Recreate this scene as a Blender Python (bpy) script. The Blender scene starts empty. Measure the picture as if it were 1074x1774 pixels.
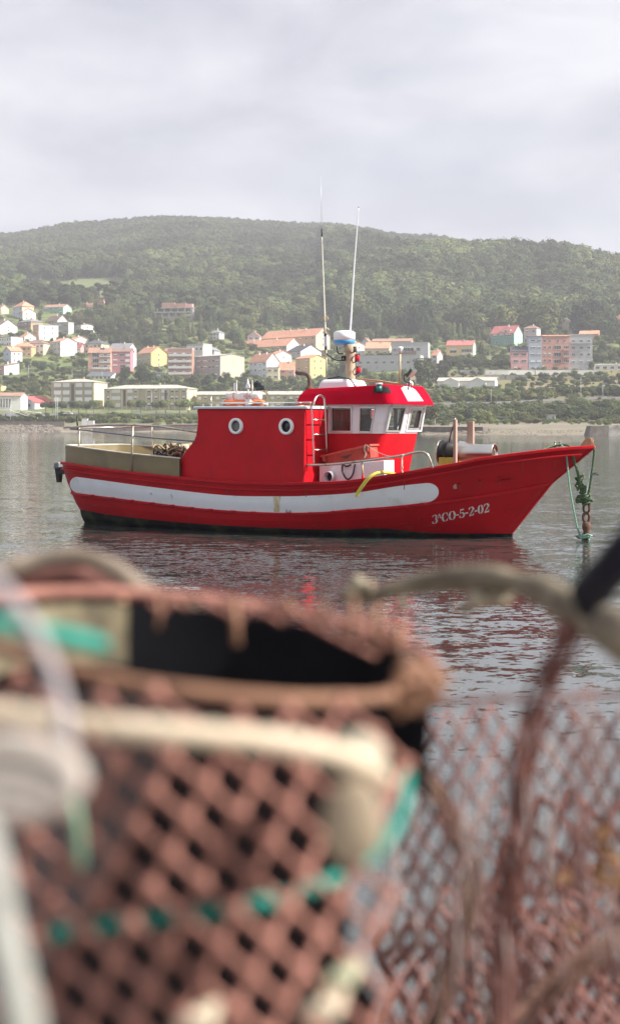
import bpy, bmesh, math, random
import numpy as np
from mathutils import Vector, Matrix, noise
from mathutils.bvhtree import BVHTree

R = math.radians
rnd = random.Random(7)
C = bpy.context.scene.collection
S = bpy.context.scene

# ------------------------------------------------------------------ camera
FPX = 2464.0          # focal length in photograph pixels (50 mm on a 36 mm tall frame)
HAZE = 0.00022
CX, HY = 537.0, 740.0 # image centre column, horizon row
EYE = Vector((0.0, 0.0, 2.0))
cam_d = bpy.data.cameras.new('camera')
cam = bpy.data.objects.new('camera', cam_d); C.objects.link(cam)
cam.location = EYE; cam.rotation_euler = (R(90), 0, 0)
cam_d.sensor_fit = 'VERTICAL'; cam_d.sensor_height = 36.0; cam_d.sensor_width = 36.0
cam_d.lens = 50.0
cam_d.shift_y = -(887.0 - HY) / 1774.0
cam_d.clip_start = 0.05; cam_d.clip_end = 9000
cam_d.dof.use_dof = True; cam_d.dof.focus_distance = 28.0
cam_d.dof.aperture_fstop = 4.3; cam_d.dof.aperture_blades = 0
S.camera = cam

# ------------------------------------------------------------------ light
SUN_AZ, SUN_EL = R(-12), R(40)     # azimuth measured from +X towards +Y
W = bpy.data.worlds.new('World'); S.world = W; W.use_nodes = True
nt = W.node_tree; nt.nodes.clear()
N = nt.nodes.new; L = nt.links.new
out = N('ShaderNodeOutputWorld')
sky = N('ShaderNodeTexSky'); sky.sky_type = 'NISHITA'; sky.sun_disc = False
sky.sun_elevation = SUN_EL; sky.sun_rotation = R(90) - SUN_AZ
bg1 = N('ShaderNodeBackground'); bg1.inputs['Strength'].default_value = 0.05
L(sky.outputs[0], bg1.inputs[0])
tc = N('ShaderNodeTexCoord')
mp = N('ShaderNodeMapping'); mp.inputs['Scale'].default_value = (1.5, 1.5, 3.2)
mp.inputs['Rotation'].default_value = (0.0, R(18), R(20))
L(tc.outputs['Generated'], mp.inputs[0])
n1 = N('ShaderNodeTexNoise'); n1.inputs['Scale'].default_value = 4.2; n1.inputs['Detail'].default_value = 7
n1.inputs['Roughness'].default_value = 0.48; n1.inputs['Distortion'].default_value = 0.3
L(mp.outputs[0], n1.inputs['Vector'])
r1 = N('ShaderNodeValToRGB')
r1.color_ramp.elements[0].position = 0.36; r1.color_ramp.elements[0].color = (0.500, 0.522, 0.610, 1)
r1.color_ramp.elements[1].position = 0.64; r1.color_ramp.elements[1].color = (0.800, 0.810, 0.870, 1)
L(n1.outputs['Fac'], r1.inputs[0])
bg2 = N('ShaderNodeBackground'); bg2.inputs['Strength'].default_value = 0.51
L(r1.outputs[0], bg2.inputs[0])
mp2 = N('ShaderNodeMapping'); mp2.inputs['Scale'].default_value = (1.1, 1.1, 5.0)
mp2.inputs['Location'].default_value = (2.3, 0.4, 1.7)
L(tc.outputs['Generated'], mp2.inputs[0])
n2 = N('ShaderNodeTexNoise'); n2.inputs['Scale'].default_value = 3.0; n2.inputs['Detail'].default_value = 6
L(mp2.outputs[0], n2.inputs['Vector'])
r2 = N('ShaderNodeValToRGB')
r2.color_ramp.elements[0].position = 0.30; r2.color_ramp.elements[0].color = (0.72, 0.72, 0.72, 1)
r2.color_ramp.elements[1].position = 0.50; r2.color_ramp.elements[1].color = (1, 1, 1, 1)
L(n2.outputs['Fac'], r2.inputs[0])
mx = N('ShaderNodeMixShader'); L(r2.outputs[0], mx.inputs[0]); L(bg1.outputs[0], mx.inputs[1]); L(bg2.outputs[0], mx.inputs[2])
L(mx.outputs[0], out.inputs['Surface'])

sd = bpy.data.lights.new('sun', 'SUN'); sd.energy = 4.8; sd.angle = R(0.6); sd.color = (1.0, 0.95, 0.88)
sun = bpy.data.objects.new('sun', sd); C.objects.link(sun)
to_sun = Vector((math.cos(SUN_AZ)*math.cos(SUN_EL), math.sin(SUN_AZ)*math.cos(SUN_EL), math.sin(SUN_EL)))
sun.rotation_euler = to_sun.to_track_quat('Z', 'Y').to_euler()
sun.location = to_sun * 60

S.view_settings.view_transform = 'Standard'; S.view_settings.look = 'None'
S.view_settings.exposure = 1.12; S.view_settings.gamma = 1.0
S.view_settings.use_curve_mapping = False
S.render.engine = 'CYCLES'
S.cycles.use_denoising = True
S.cycles.max_bounces = 8; S.cycles.diffuse_bounces = 3; S.cycles.glossy_bounces = 3
S.cycles.transparent_max_bounces = 12; S.cycles.volume_bounces = 0
S.cycles.sample_clamp_indirect = 6.0

# ------------------------------------------------------------------ helpers
def FP(px, py, Y):
    """world point seen at photograph pixel (px, py) at distance Y"""
    return Vector(((px-CX)/FPX*Y, Y, EYE.z + (HY-py)/FPX*Y))

def lerp_tab(tab, x):
    if x <= tab[0][0]: return tab[0][1]
    for (a, va), (b, vb) in zip(tab, tab[1:]):
        if x <= b:
            return va + (vb-va)*(x-a)/(b-a)
    return tab[-1][1]

def smooth_tab(tab, x):
    """monotone-ish cubic (Catmull-Rom) through a table"""
    n = len(tab)
    if x <= tab[0][0]: return tab[0][1]
    if x >= tab[-1][0]: return tab[-1][1]
    for i in range(n-1):
        x0, y0 = tab[i]; x1, y1 = tab[i+1]
        if x <= x1:
            def sl(j):
                if j == 0: return (tab[1][1]-tab[0][1])/(tab[1][0]-tab[0][0])
                if j == n-1: return (tab[-1][1]-tab[-2][1])/(tab[-1][0]-tab[-2][0])
                return (tab[j+1][1]-tab[j-1][1])/(tab[j+1][0]-tab[j-1][0])
            h = x1-x0; t = (x-x0)/h
            m0, m1 = sl(i)*h, sl(i+1)*h
            return (2*t**3-3*t*t+1)*y0+(t**3-2*t*t+t)*m0+(-2*t**3+3*t*t)*y1+(t**3-t*t)*m1

MATS = {}
def mat(name, col, rough=0.6, metal=0.0, var=0.12, scale=8.0, bump=0.0, bscale=None, spec=0.5,
        col2=None, detail=4.0, coords='Object', stretch=None, obj_var=0.0, dirt=None, trans=0.0, coat=0.0):
    """procedural principled material: base colour broken up by noise, optional bump, dirt and per-object variation"""
    if name in MATS: return MATS[name]
    m = bpy.data.materials.new(name); m.use_nodes = True
    t = m.node_tree; p = t.nodes['Principled BSDF']; o = t.nodes['Material Output']
    nn = t.nodes.new; ll = t.links.new
    p.inputs['Roughness'].default_value = rough; p.inputs['Metallic'].default_value = metal
    p.inputs['Specular IOR Level'].default_value = spec
    if coat: p.inputs['Coat Weight'].default_value = coat; p.inputs['Coat Roughness'].default_value = 0.12
    co = nn('ShaderNodeTexCoord'); vec = co.outputs[coords]
    if stretch:
        mm = nn('ShaderNodeMapping'); mm.inputs['Scale'].default_value = stretch; ll(vec, mm.inputs[0]); vec = mm.outputs[0]
    ns = nn('ShaderNodeTexNoise'); ns.inputs['Scale'].default_value = scale; ns.inputs['Detail'].default_value = detail
    ns.inputs['Roughness'].default_value = 0.6
    ll(vec, ns.inputs['Vector'])
    rp = nn('ShaderNodeValToRGB'); e = rp.color_ramp.elements
    e[0].position = 0.33; e[1].position = 0.67
    c2 = col2 or tuple(min(1, c*(1+var)) for c in col)
    c1 = col if col2 else tuple(c*(1-var) for c in col)
    e[0].color = (*c1, 1); e[1].color = (*c2, 1)
    ll(ns.outputs['Fac'], rp.inputs[0]); src = rp.outputs[0]
    if dirt:
        dc, ds, dlo, dhi = dirt
        d = nn('ShaderNodeTexNoise'); d.inputs['Scale'].default_value = ds; d.inputs['Detail'].default_value = 6
        ll(co.outputs[coords], d.inputs['Vector'])
        dr = nn('ShaderNodeMapRange'); dr.inputs['From Min'].default_value = dlo; dr.inputs['From Max'].default_value = dhi
        ll(d.outputs['Fac'], dr.inputs['Value'])
        mxx = nn('ShaderNodeMix'); mxx.data_type = 'RGBA'
        ll(dr.outputs[0], mxx.inputs[0]); ll(src, mxx.inputs[6]); mxx.inputs[7].default_value = (*dc, 1)
        src = mxx.outputs[2]
    if obj_var:
        oi = nn('ShaderNodeObjectInfo'); hs = nn('ShaderNodeHueSaturation')
        mr = nn('ShaderNodeMapRange'); mr.inputs['To Min'].default_value = 1-obj_var; mr.inputs['To Max'].default_value = 1+obj_var
        ll(oi.outputs['Random'], mr.inputs['Value']); ll(mr.outputs[0], hs.inputs['Value'])
        mh = nn('ShaderNodeMath'); mh.operation = 'MULTIPLY_ADD'; mh.inputs[1].default_value = 13.7; mh.inputs[2].default_value = 0
        ll(oi.outputs['Random'], mh.inputs[0]); fr = nn('ShaderNodeMath'); fr.operation = 'FRACT'; ll(mh.outputs[0], fr.inputs[0])
        mr2 = nn('ShaderNodeMapRange'); mr2.inputs['To Min'].default_value = 0.5-obj_var*0.09; mr2.inputs['To Max'].default_value = 0.5+obj_var*0.05
        ll(fr.outputs[0], mr2.inputs['Value']); ll(mr2.outputs[0], hs.inputs['Hue'])
        ll(src, hs.inputs['Color']); src = hs.outputs[0]
    ll(src, p.inputs['Base Color'])
    if bump:
        nb = nn('ShaderNodeTexNoise'); nb.inputs['Scale'].default_value = bscale or scale*2; nb.inputs['Detail'].default_value = 5
        ll(vec, nb.inputs['Vector'])
        bp = nn('ShaderNodeBump'); bp.inputs['Strength'].default_value = 1.0; bp.inputs['Distance'].default_value = bump
        ll(nb.outputs['Fac'], bp.inputs['Height']); ll(bp.outputs[0], p.inputs['Normal'])
    if trans:
        tr = nn('ShaderNodeBsdfTranslucent'); ll(src, tr.inputs['Color'])
        ms = nn('ShaderNodeMixShader'); ms.inputs[0].default_value = trans
        ll(p.outputs[0], ms.inputs[1]); ll(tr.outputs[0], ms.inputs[2]); ll(ms.outputs[0], o.inputs['Surface'])
    MATS[name] = m
    return m

def glass_mat(name, tint=(0.75, 0.8, 0.78), refl=0.12, dark=0.0):
    if name in MATS: return MATS[name]
    m = bpy.data.materials.new(name); m.use_nodes = True
    t = m.node_tree; t.nodes.clear(); nn = t.nodes.new; ll = t.links.new
    o = nn('ShaderNodeOutputMaterial'); tr = nn('ShaderNodeBsdfTransparent'); tr.inputs[0].default_value = (*tint, 1)
    g = nn('ShaderNodeBsdfGlossy'); g.inputs['Roughness'].default_value = 0.03
    fr = nn('ShaderNodeFresnel'); fr.inputs[0].default_value = 1.5
    ad = nn('ShaderNodeMath'); ad.operation = 'ADD'; ad.inputs[1].default_value = refl; ll(fr.outputs[0], ad.inputs[0])
    gm = nn('ShaderNodeNewGeometry'); sb = nn('ShaderNodeMath'); sb.operation = 'SUBTRACT'; sb.inputs[0].default_value = 1.0; ll(gm.outputs['Backfacing'], sb.inputs[1])
    mu = nn('ShaderNodeMath'); mu.operation = 'MULTIPLY'; ll(ad.outputs[0], mu.inputs[0]); ll(sb.outputs[0], mu.inputs[1]); ad = mu
    mx = nn('ShaderNodeMixShader'); ll(ad.outputs[0], mx.inputs[0]); ll(tr.outputs[0], mx.inputs[1]); ll(g.outputs[0], mx.inputs[2])
    ll(mx.outputs[0], o.inputs[0]); MATS[name] = m
    return m

class MB:
    """collects shapes, then links them as one mesh object"""
    def __init__(s): s.v = []; s.f = []; s.m = []; s.sm = []; s.mi = 0; s.smooth = False
    def add(s, vs, fs, mi=None, smooth=None):
        b = len(s.v); s.v += [tuple(v) for v in vs]
        for f in fs:
            s.f.append(tuple(b+i for i in f)); s.m.append(s.mi if mi is None else mi)
            s.sm.append(s.smooth if smooth is None else smooth)
        return s
    def box(s, a, b, mi=None):
        x0, y0, z0 = (min(a[i], b[i]) for i in range(3)); x1, y1, z1 = (max(a[i], b[i]) for i in range(3))
        v = [(x0,y0,z0),(x1,y0,z0),(x1,y1,z0),(x0,y1,z0),(x0,y0,z1),(x1,y0,z1),(x1,y1,z1),(x0,y1,z1)]
        return s.add(v, [(0,3,2,1),(4,5,6,7),(0,1,5,4),(1,2,6,5),(2,3,7,6),(3,0,4,7)], mi, False)
    def hexa(s, v, mi=None):   # 8 points: bottom ring, top ring
        return s.add(v, [(0,3,2,1),(4,5,6,7),(0,1,5,4),(1,2,6,5),(2,3,7,6),(3,0,4,7)], mi, False)
    def slab(s, quad, off, mi=None):  # planar polygon thickened by vector off
        q = [Vector(p) for p in quad]; o = Vector(off); n = len(q)
        vs = q+[p+o for p in q]
        fs = [tuple(range(n)), tuple(range(2*n-1, n-1, -1))]+[(i, n+i, n+(i+1) % n, (i+1) % n) for i in range(n)]
        return s.add(vs, fs, mi, False)
    def tube(s, pts, r, n=8, mi=None, cap=True, closed=False):
        pts = [Vector(p) for p in pts]; rr = r if isinstance(r, (list, tuple)) else [r]*len(pts)
        k = len(pts); vs = []; up = None
        for i, p in enumerate(pts):
            if closed: d = pts[(i+1) % k]-pts[i-1]
            else: d = pts[min(i+1, k-1)]-pts[max(i-1, 0)]
            if d.length < 1e-9: d = Vector((0, 0, 1))
            d.normalize()
            if up is None:
                up = Vector((0, 0, 1)) if abs(d.z) < 0.9 else Vector((1, 0, 0))
            a = up - d*up.dot(d)
            if a.length < 1e-6: a = d.orthogonal()
            a.normalize(); up = a; b = d.cross(a)
            for j in range(n):
                t = 2*math.pi*j/n; vs.append(p+(a*math.cos(t)+b*math.sin(t))*rr[i])
        fs = []
        for i in range(k if closed else k-1):
            i2 = (i+1) % k
            for j in range(n):
                j2 = (j+1) % n; fs.append((i*n+j, i*n+j2, i2*n+j2, i2*n+j))
        if cap and not closed: fs += [tuple(range(n-1, -1, -1)), tuple((k-1)*n+j for j in range(n))]
        return s.add(vs, fs, mi, True)
    def lathe(s, prof, origin=(0,0,0), axis='Z', n=20, mi=None, smooth=True, M=None, cap=True):
        vs = []
        for (r, h) in prof:
            for j in range(n):
                t = 2*math.pi*j/n; a, b = r*math.cos(t), r*math.sin(t)
                v = {'Z': (a, b, h), 'X': (h, a, b), 'Y': (b, h, a)}[axis]
                v = Vector(v)
                if M is not None: v = M @ v
                vs.append(v+Vector(origin))
        fs = [(i*n+j, i*n+(j+1) % n, (i+1)*n+(j+1) % n, (i+1)*n+j) for i in range(len(prof)-1) for j in range(n)]
        if cap: fs += [tuple(range(n-1, -1, -1)), tuple((len(prof)-1)*n+j for j in range(n))]
        return s.add(vs, fs, mi, smooth)
    def ball(s, c, r, n=12, mi=None, sc=(1,1,1)):
        vs = []; k = n//2
        for i in range(k+1):
            ph = math.pi*i/k
            for j in range(n):
                t = 2*math.pi*j/n
                vs.append((c[0]+r*sc[0]*math.sin(ph)*math.cos(t), c[1]+r*sc[1]*math.sin(ph)*math.sin(t), c[2]+r*sc[2]*math.cos(ph)))
        fs = [(i*n+j, (i+1)*n+j, (i+1)*n+(j+1) % n, i*n+(j+1) % n) for i in range(k) for j in range(n)]
        return s.add(vs, fs, mi, True)
    def grid(s, rows, mi=None, smooth=True, closed=False):
        nr, nc = len(rows), len(rows[0]); vs = [p for r in rows for p in r]
        fs = [(i*nc+j, i*nc+(j+1) % nc, (i+1)*nc+(j+1) % nc, (i+1)*nc+j) for i in range(nr-1) for j in range(nc if closed else nc-1)]
        return s.add(vs, fs, mi, smooth)
    def mesh(s, name, mats):
        me = bpy.data.meshes.new(name); me.from_pydata(s.v, [], s.f)
        for m in (mats if isinstance(mats, (list, tuple)) else [mats]): me.materials.append(m)
        me.polygons.foreach_set('material_index', s.m); me.polygons.foreach_set('use_smooth', s.sm)
        me.validate(clean_customdata=False); me.update()
        return me
    def build(s, name, mats, parent=None, bevel=0.0, fix=True, loc=None):
        me = s.mesh(name, mats)
        if fix and len(me.polygons) < 60000:
            bm = bmesh.new(); bm.from_mesh(me); bmesh.ops.remove_doubles(bm, verts=bm.verts, dist=1e-6)
            bmesh.ops.recalc_face_normals(bm, faces=bm.faces); bm.to_mesh(me); bm.free()
        o = bpy.data.objects.new(name, me); C.objects.link(o)
        if parent is not None: o.parent = parent
        if loc is not None: o.location = loc
        if bevel:
            b = o.modifiers.new('bevel', 'BEVEL'); b.width = bevel; b.segments = 2; b.limit_method = 'ANGLE'; b.angle_limit = R(40)
        return o

def thing(name, label, cat, loc=(0,0,0), rotz=0.0, group=None, parent=None):
    o = bpy.data.objects.new(name, None); C.objects.link(o); o.empty_display_size = 0.2
    o.location = loc; o.rotation_euler = (0, 0, rotz); o['label'] = label; o['category'] = cat
    if group: o['group'] = group
    return o
def tag(o, label=None, cat=None, group=None, kind=None):
    if label: o['label'] = label
    if cat: o['category'] = cat
    if group: o['group'] = group
    if kind: o['kind'] = kind
    return o
def link(name, me, parent=None, loc=(0,0,0), rot=(0,0,0), sc=(1,1,1)):
    o = bpy.data.objects.new(name, me); C.objects.link(o); o.location = loc; o.rotation_euler = rot; o.scale = sc
    if parent is not None: o.parent = parent
    return o
def spline(pts, k=8, closed=False):
    """Catmull-Rom through points"""
    P = [Vector(p) for p in pts]; n = len(P); o = []
    for i in range(n if closed else n-1):
        p0 = P[i-1] if (i > 0 or closed) else P[0]*2-P[1]
        p1, p2 = P[i], P[(i+1) % n]
        p3 = P[(i+2) % n] if (i+2 < n or closed) else P[-1]*2-P[-2]
        for j in range(k):
            t = j/k
            o.append(0.5*((2*p1)+(p2-p0)*t+(2*p0-5*p1+4*p2-p3)*t*t+(3*p1-p0-3*p2+p3)*t**3))
    if not closed: o.append(P[-1])
    return o
# ------------------------------------------------------------------ terrain, shore and water
# every column lists the same contour lines from the water's edge to the ridge as (distance, image row)
KN = ['seabed','shore','strand','bank_foot','bank_top','road_back','yard','slope1','slope2','upper_road','town0','town1','town2',
      'town3','town4','town5','wood0','wood1','wood2','wood3','wood4','ridge','back']
COLS = {
 0:   [(560,752.5),(588,748.3),(596,738.5),(604,732),(612,721),(648,716),(712,709),(750,694),(780,678),(810,661),(850,646),(890,626),(930,600),
       (980,580),(1040,556),(1110,534),(1230,512),(1330,497),(1480,474),(1680,448),(1900,428),(2120,413),(2300,430)],
 150: [(560,752.5),(588,748.3),(594,745),(603,734),(612,721),(648,716),(712,709),(750,694),(780,678),(812,661),(850,650),(890,634),(930,612),
       (980,592),(1040,566),(1110,540),(1230,517),(1330,498),(1480,472),(1680,440),(1900,414),(2120,394),(2300,412)],
 300: [(556,752.8),(580,748.5),(588,744),(600,734),(612,722),(648,716),(712,709),(760,694),(790,680),(820,664),(855,652),(895,636),(935,615),
       (980,597),(1040,578),(1110,556),(1230,522),(1330,498),(1480,470),(1680,430),(1900,400),(2120,385),(2300,402)],
 560: [(540,753),(560,749),(572,744),(600,735),(618,723),(650,716),(710,706),(770,692),(800,680),(830,668),(860,656),(900,640),(940,620),
       (990,602),(1050,585),(1120,568),(1240,530),(1340,500),(1480,470),(1680,440),(1900,412),(2120,397),(2300,415)],
 740: [(370,757),(380,753),(386,741.2),(520,736.5),(596,728),(618,712),(636,702),(652,698),(676,684),(694,674.5),(745,671),(800,662),(850,645),
       (900,626),(960,604),(1040,582),(1150,562),(1240,530),(1340,485),(1430,456),(1600,450),(2120,417),(2300,434)],
 840: [(350,758),(366,753.5),(384,743),(520,734),(600,727),(622,709),(638,700),(652,697),(678,683),(694,674.5),(745,671),(800,655),(826,640),
       (860,633),(930,612),(1020,590),(1130,570),(1230,535),(1340,485),(1430,455),(1600,456),(2120,432),(2300,448)],
 960: [(330,759),(350,754.6),(384,745),(520,732),(600,725),(622,708),(638,694),(652,691),(690,681),(730,672),(780,662),(812,650),(826,640),
       (870,636),(930,606),(1000,585),(1110,572),(1220,540),(1330,490),(1420,458),(1600,462),(2120,444),(2300,460)],
 1074:[(318,759.5),(338,755.2),(384,746),(520,733),(600,725),(622,710),(638,690),(652,687),(690,679),(730,671),(780,661),(812,650),(826,641),
       (870,638),(930,612),(1000,590),(1100,568),(1220,545),(1330,505),(1440,480),(1640,477),(2120,466),(2300,480)],
}
COLS[-2400] = [(y, p + (14 if i > 12 else 6 if i > 8 else 0)) for i, (y, p) in enumerate(COLS[0])]
COLS[-700] = [(y, p + (8 if i > 14 else 0)) for i, (y, p) in enumerate(COLS[0])]
COLS[1700] = [(y, p + (18 if i > 16 else 4 if i > 12 else 0)) for i, (y, p) in enumerate(COLS[1074])]
COLS[3400] = [(y, p + (60 if i > 16 else 20 if i > 12 else 0)) for i, (y, p) in enumerate(COLS[1074])]
CK = sorted(COLS)
NK = len(KN)
def knot(px, i):
    px = max(CK[0], min(CK[-1], px))
    for a, b in zip(CK, CK[1:]):
        if px <= b:
            t = (px-a)/(b-a); t = t*t*(3-2*t) if abs(b-a) < 400 else t
            ya, pa = COLS[a][i]; yb, pb = COLS[b][i]
            return ya+(yb-ya)*t, pa+(pb-pa)*t
def prof(px): return [knot(px, i) for i in range(NK)]
def rough_z(x, y, k):
    if k < 3: return 0.0
    a = 0.5 if k < 16 else 5.0
    sc = 0.02 if k < 16 else 0.006
    return a*noise.noise(Vector((x*sc, y*sc, 3.1))) + (0.0 if k < 16 else 1.2*noise.noise(Vector((x*0.02, y*0.02, 9.1))))
def ground_pk(px, kf):
    """point on the terrain at column px, fractional contour kf"""
    i = min(NK-2, int(kf)); t = kf-i
    (ya, pa), (yb, pb) = knot(px, i), knot(px, i+1)
    Y = ya+(yb-ya)*t; za = EYE.z+(HY-pa)/FPX*ya; zb = EYE.z+(HY-pb)/FPX*yb
    z = za+(zb-za)*t; x = (px-CX)/FPX*Y
    fade = min(1.0, max(0.0, kf-3))
    return Vector((x, Y, z+rough_z(x, Y, kf)*fade))
def ground_at(px, py, lo=1.0, hi=21.0):
    """walk up the slope until the terrain reaches image row py"""
    k = lo; prev = None
    while k <= hi:
        p = ground_pk(px, k); row = HY-(p.z-EYE.z)/p.y*FPX
        if row <= py: return p, k
        k += 0.04
    return p, k
def ground_y(px, Y):
    k = 0.0
    for i in range(NK-1):
        a = knot(px, i)[0]; b = knot(px, i+1)[0]
        if Y <= b: return ground_pk(px, i+max(0, (Y-a)/(b-a)))
    return ground_pk(px, NK-1.001)

M_grass = mat('grass', (0.085,0.130,0.026), 0.95, var=0.5, scale=0.05, col2=(0.185,0.195,0.060), detail=8, dirt=((0.035,0.055,0.015), 0.12, 0.48, 0.62))
M_dry = mat('dry_grass', (0.17,0.135,0.060), 0.95, scale=0.06, col2=(0.13,0.15,0.045), detail=8, dirt=((0.20,0.16,0.10), 0.03, 0.50, 0.66))
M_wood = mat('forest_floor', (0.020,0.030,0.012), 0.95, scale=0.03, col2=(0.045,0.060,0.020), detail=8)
M_field = mat('field', (0.095,0.125,0.042), 0.95, scale=0.02, col2=(0.135,0.16,0.055), detail=6)
M_sand = mat('sand', (0.15,0.125,0.085), 0.9, scale=0.10, col2=(0.26,0.225,0.175), detail=9, dirt=((0.15,0.14,0.09), 0.05, 0.50, 0.62))
M_asph = mat('asphalt', (0.10,0.10,0.10), 0.9, scale=0.3, col2=(0.15,0.145,0.14), detail=4)
M_bank = mat('bank_earth', (0.10,0.075,0.050), 0.95, scale=0.10, col2=(0.075,0.085,0.030), detail=9)
M_conc = mat('concrete', (0.30,0.285,0.26), 0.85, scale=1.2, col2=(0.40,0.385,0.35), detail=8, dirt=((0.16,0.14,0.12), 0.7, 0.5, 0.72))
M_rock = mat('rock', (0.11,0.09,0.075), 0.9, scale=1.0, col2=(0.24,0.205,0.17), detail=6, obj_var=0.1)

pxs = list(range(-2400, -300, 140))+list(range(-300, 1400, 10))+list(range(1400, 3401, 140))
SUB = [1,2,3,4,4,3,2,3,3,3,4,4,4,4,4,5,8,8,8,8,8,5]
ks = []
for i, s_ in enumerate(SUB): ks += [i+j/s_ for j in range(s_)]
ks.append(NK-1.001)
rows = [[ground_pk(px, k) for px in pxs] for k in ks]
tb = MB()
vs = [p for r in rows for p in r]; nc = len(pxs); fs = []; mi = []
for a in range(len(ks)-1):
    for b in range(nc-1):
        fs.append((a*nc+b, a*nc+b+1, (a+1)*nc+b+1, (a+1)*nc+b))
        k = ks[a]; px = pxs[b]
        if k < 3: m = 2
        elif k < 4: m = 0 if px < 600 else 4
        elif 4 <= k < 5: m = 3 if px < 600 else 4
        elif k < 6: m = 0 if px < 600 else (3 if 5.9 < k else 4)
        elif 6 <= k < 7 and px >= 640: m = 3
        elif k < 9: m = 0 if px < 600 else (5 if px > 870 else 0)
        elif k < 12: m = 0 if px < 700 else 5
        elif k < 16: m = 0
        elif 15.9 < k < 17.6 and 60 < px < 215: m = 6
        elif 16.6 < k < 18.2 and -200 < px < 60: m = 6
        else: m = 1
        mi.append(m)
tb.v = [tuple(p) for p in vs]; tb.f = fs; tb.m = mi; tb.sm = [True]*len(fs)
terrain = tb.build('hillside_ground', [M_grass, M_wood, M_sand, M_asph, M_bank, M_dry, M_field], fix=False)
tag(terrain, kind='structure')

# water: one wide sheet; the waves are a fine bump relief
mw = bpy.data.materials.new('sea_water'); mw.use_nodes = True
t = mw.node_tree; p = t.nodes['Principled BSDF']
p.inputs['Base Color'].default_value = (0.044, 0.050, 0.046, 1); p.inputs['Roughness'].default_value = 0.03
p.inputs['IOR'].default_value = 1.90; p.inputs['Specular IOR Level'].default_value = 0.5
co = t.nodes.new('ShaderNodeTexCoord')
# ripple slopes: three sizes of wavelet tilt the surface, so the water stays lively out to the far shore
def ripple(sx, sy, scale, det, rot, amp, prev):
    m_ = t.nodes.new('ShaderNodeMapping'); m_.inputs['Scale'].default_value = (sx, sy, 1); m_.inputs['Rotation'].default_value = (0, 0, R(rot))
    t.links.new(co.outputs['Object'], m_.inputs[0])
    n_ = t.nodes.new('ShaderNodeTexNoise'); n_.inputs['Scale'].default_value = scale; n_.inputs['Detail'].default_value = det
    n_.inputs['Roughness'].default_value = 0.5; n_.inputs['Distortion'].default_value = 0.3
    t.links.new(m_.outputs[0], n_.inputs['Vector'])
    su = t.nodes.new('ShaderNodeVectorMath'); su.operation = 'SUBTRACT'; su.inputs[1].default_value = (0.5, 0.5, 0.5); t.links.new(n_.outputs['Color'], su.inputs[0])
    ml = t.nodes.new('ShaderNodeVectorMath'); ml.operation = 'MULTIPLY_ADD'; ml.inputs[1].default_value = (amp*0.6, amp, 0); t.links.new(su.outputs[0], ml.inputs[0])
    if prev is None: ml.inputs[2].default_value = (0, 0, 1)
    else: t.links.new(prev, ml.inputs[2])
    return ml.outputs[0]
RIP = (0.09, 0.20, 0.22)
v = ripple(0.45, 1.0, 0.9, 2, 8, RIP[0], None); v = ripple(0.55, 1.0, 4.6, 2, -10, RIP[1], v); v = ripple(0.7, 1.0, 15.0, 2, 5, RIP[2], v)
nz = t.nodes.new('ShaderNodeVectorMath'); nz.operation = 'NORMALIZE'; t.links.new(v, nz.inputs[0]); t.links.new(nz.outputs[0], p.inputs['Normal'])
wb = MB(); wb.add([(-2200,-50,0),(2200,-50,0),(2200,1200,0),(-2200,1200,0)], [(0,1,2,3)])
water = wb.build('water', mw, fix=False); tag(water, kind='structure')
sb_ = MB(); sb_.box((-2200,-50,-4),(2200,700,-3)); tag(sb_.build('seabed', M_sand, fix=False), kind='structure')
# ------------------------------------------------------------------ buildings of the town
def paint(name, c, **k):
    return mat('wall_'+name, c, 0.9, var=0.06, scale=0.6, detail=6, dirt=((c[0]*0.72, c[1]*0.70, c[2]*0.66), 0.25, 0.52, 0.80), **k)
PAL = dict(white=(0.76,0.75,0.72), offwhite=(0.62,0.61,0.58), cream=(0.66,0.58,0.40), yellow=(0.70,0.56,0.25), tan=(0.45,0.34,0.22),
   orange=(0.62,0.38,0.20), pink=(0.60,0.33,0.32), magenta=(0.50,0.22,0.26), salmon=(0.62,0.36,0.28), terracotta=(0.50,0.25,0.20),
   grey=(0.30,0.30,0.30), darkgrey=(0.22,0.22,0.22), palegrey=(0.46,0.47,0.48), bluegrey=(0.36,0.40,0.47), paleblue=(0.50,0.56,0.66),
   teal=(0.20,0.42,0.34), mint=(0.40,0.66,0.52), khaki=(0.44,0.38,0.25), beige=(0.52,0.47,0.38), ochre=(0.46,0.38,0.20), brick=(0.44,0.23,0.18),
   deepteal=(0.14,0.30,0.27), brown=(0.22,0.15,0.11))
def wall(n): return paint(n, PAL[n])
def roofm(n):
    c = dict(orange=(0.62,0.30,0.19), red=(0.48,0.15,0.14), maroon=(0.28,0.09,0.08), slate=(0.10,0.11,0.13), grey=(0.24,0.24,0.25), brown=(0.25,0.16,0.13),
             fibre=(0.46,0.43,0.37), tiles=(0.36,0.21,0.15), dark=(0.06,0.065,0.08), brightred=(0.60,0.10,0.10), terrace=(0.40,0.38,0.35))[n]
    return mat('roof_'+n, c, 0.85, var=0.18, scale=1.6, detail=6, dirt=(tuple(q*0.6 for q in c), 0.35, 0.52, 0.75))
M_frame = mat('window_frame', (0.74,0.74,0.72), 0.5, var=0.05)
M_pane = mat('window_pane', (0.035,0.042,0.05), 0.2, var=0.3, scale=0.4, obj_var=0.5)
M_shut = mat('shutter', (0.74,0.73,0.71), 0.7, var=0.08, obj_var=0.12)
M_stone = mat('stone_trim', (0.42,0.40,0.37), 0.85)
_win = {}
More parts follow.
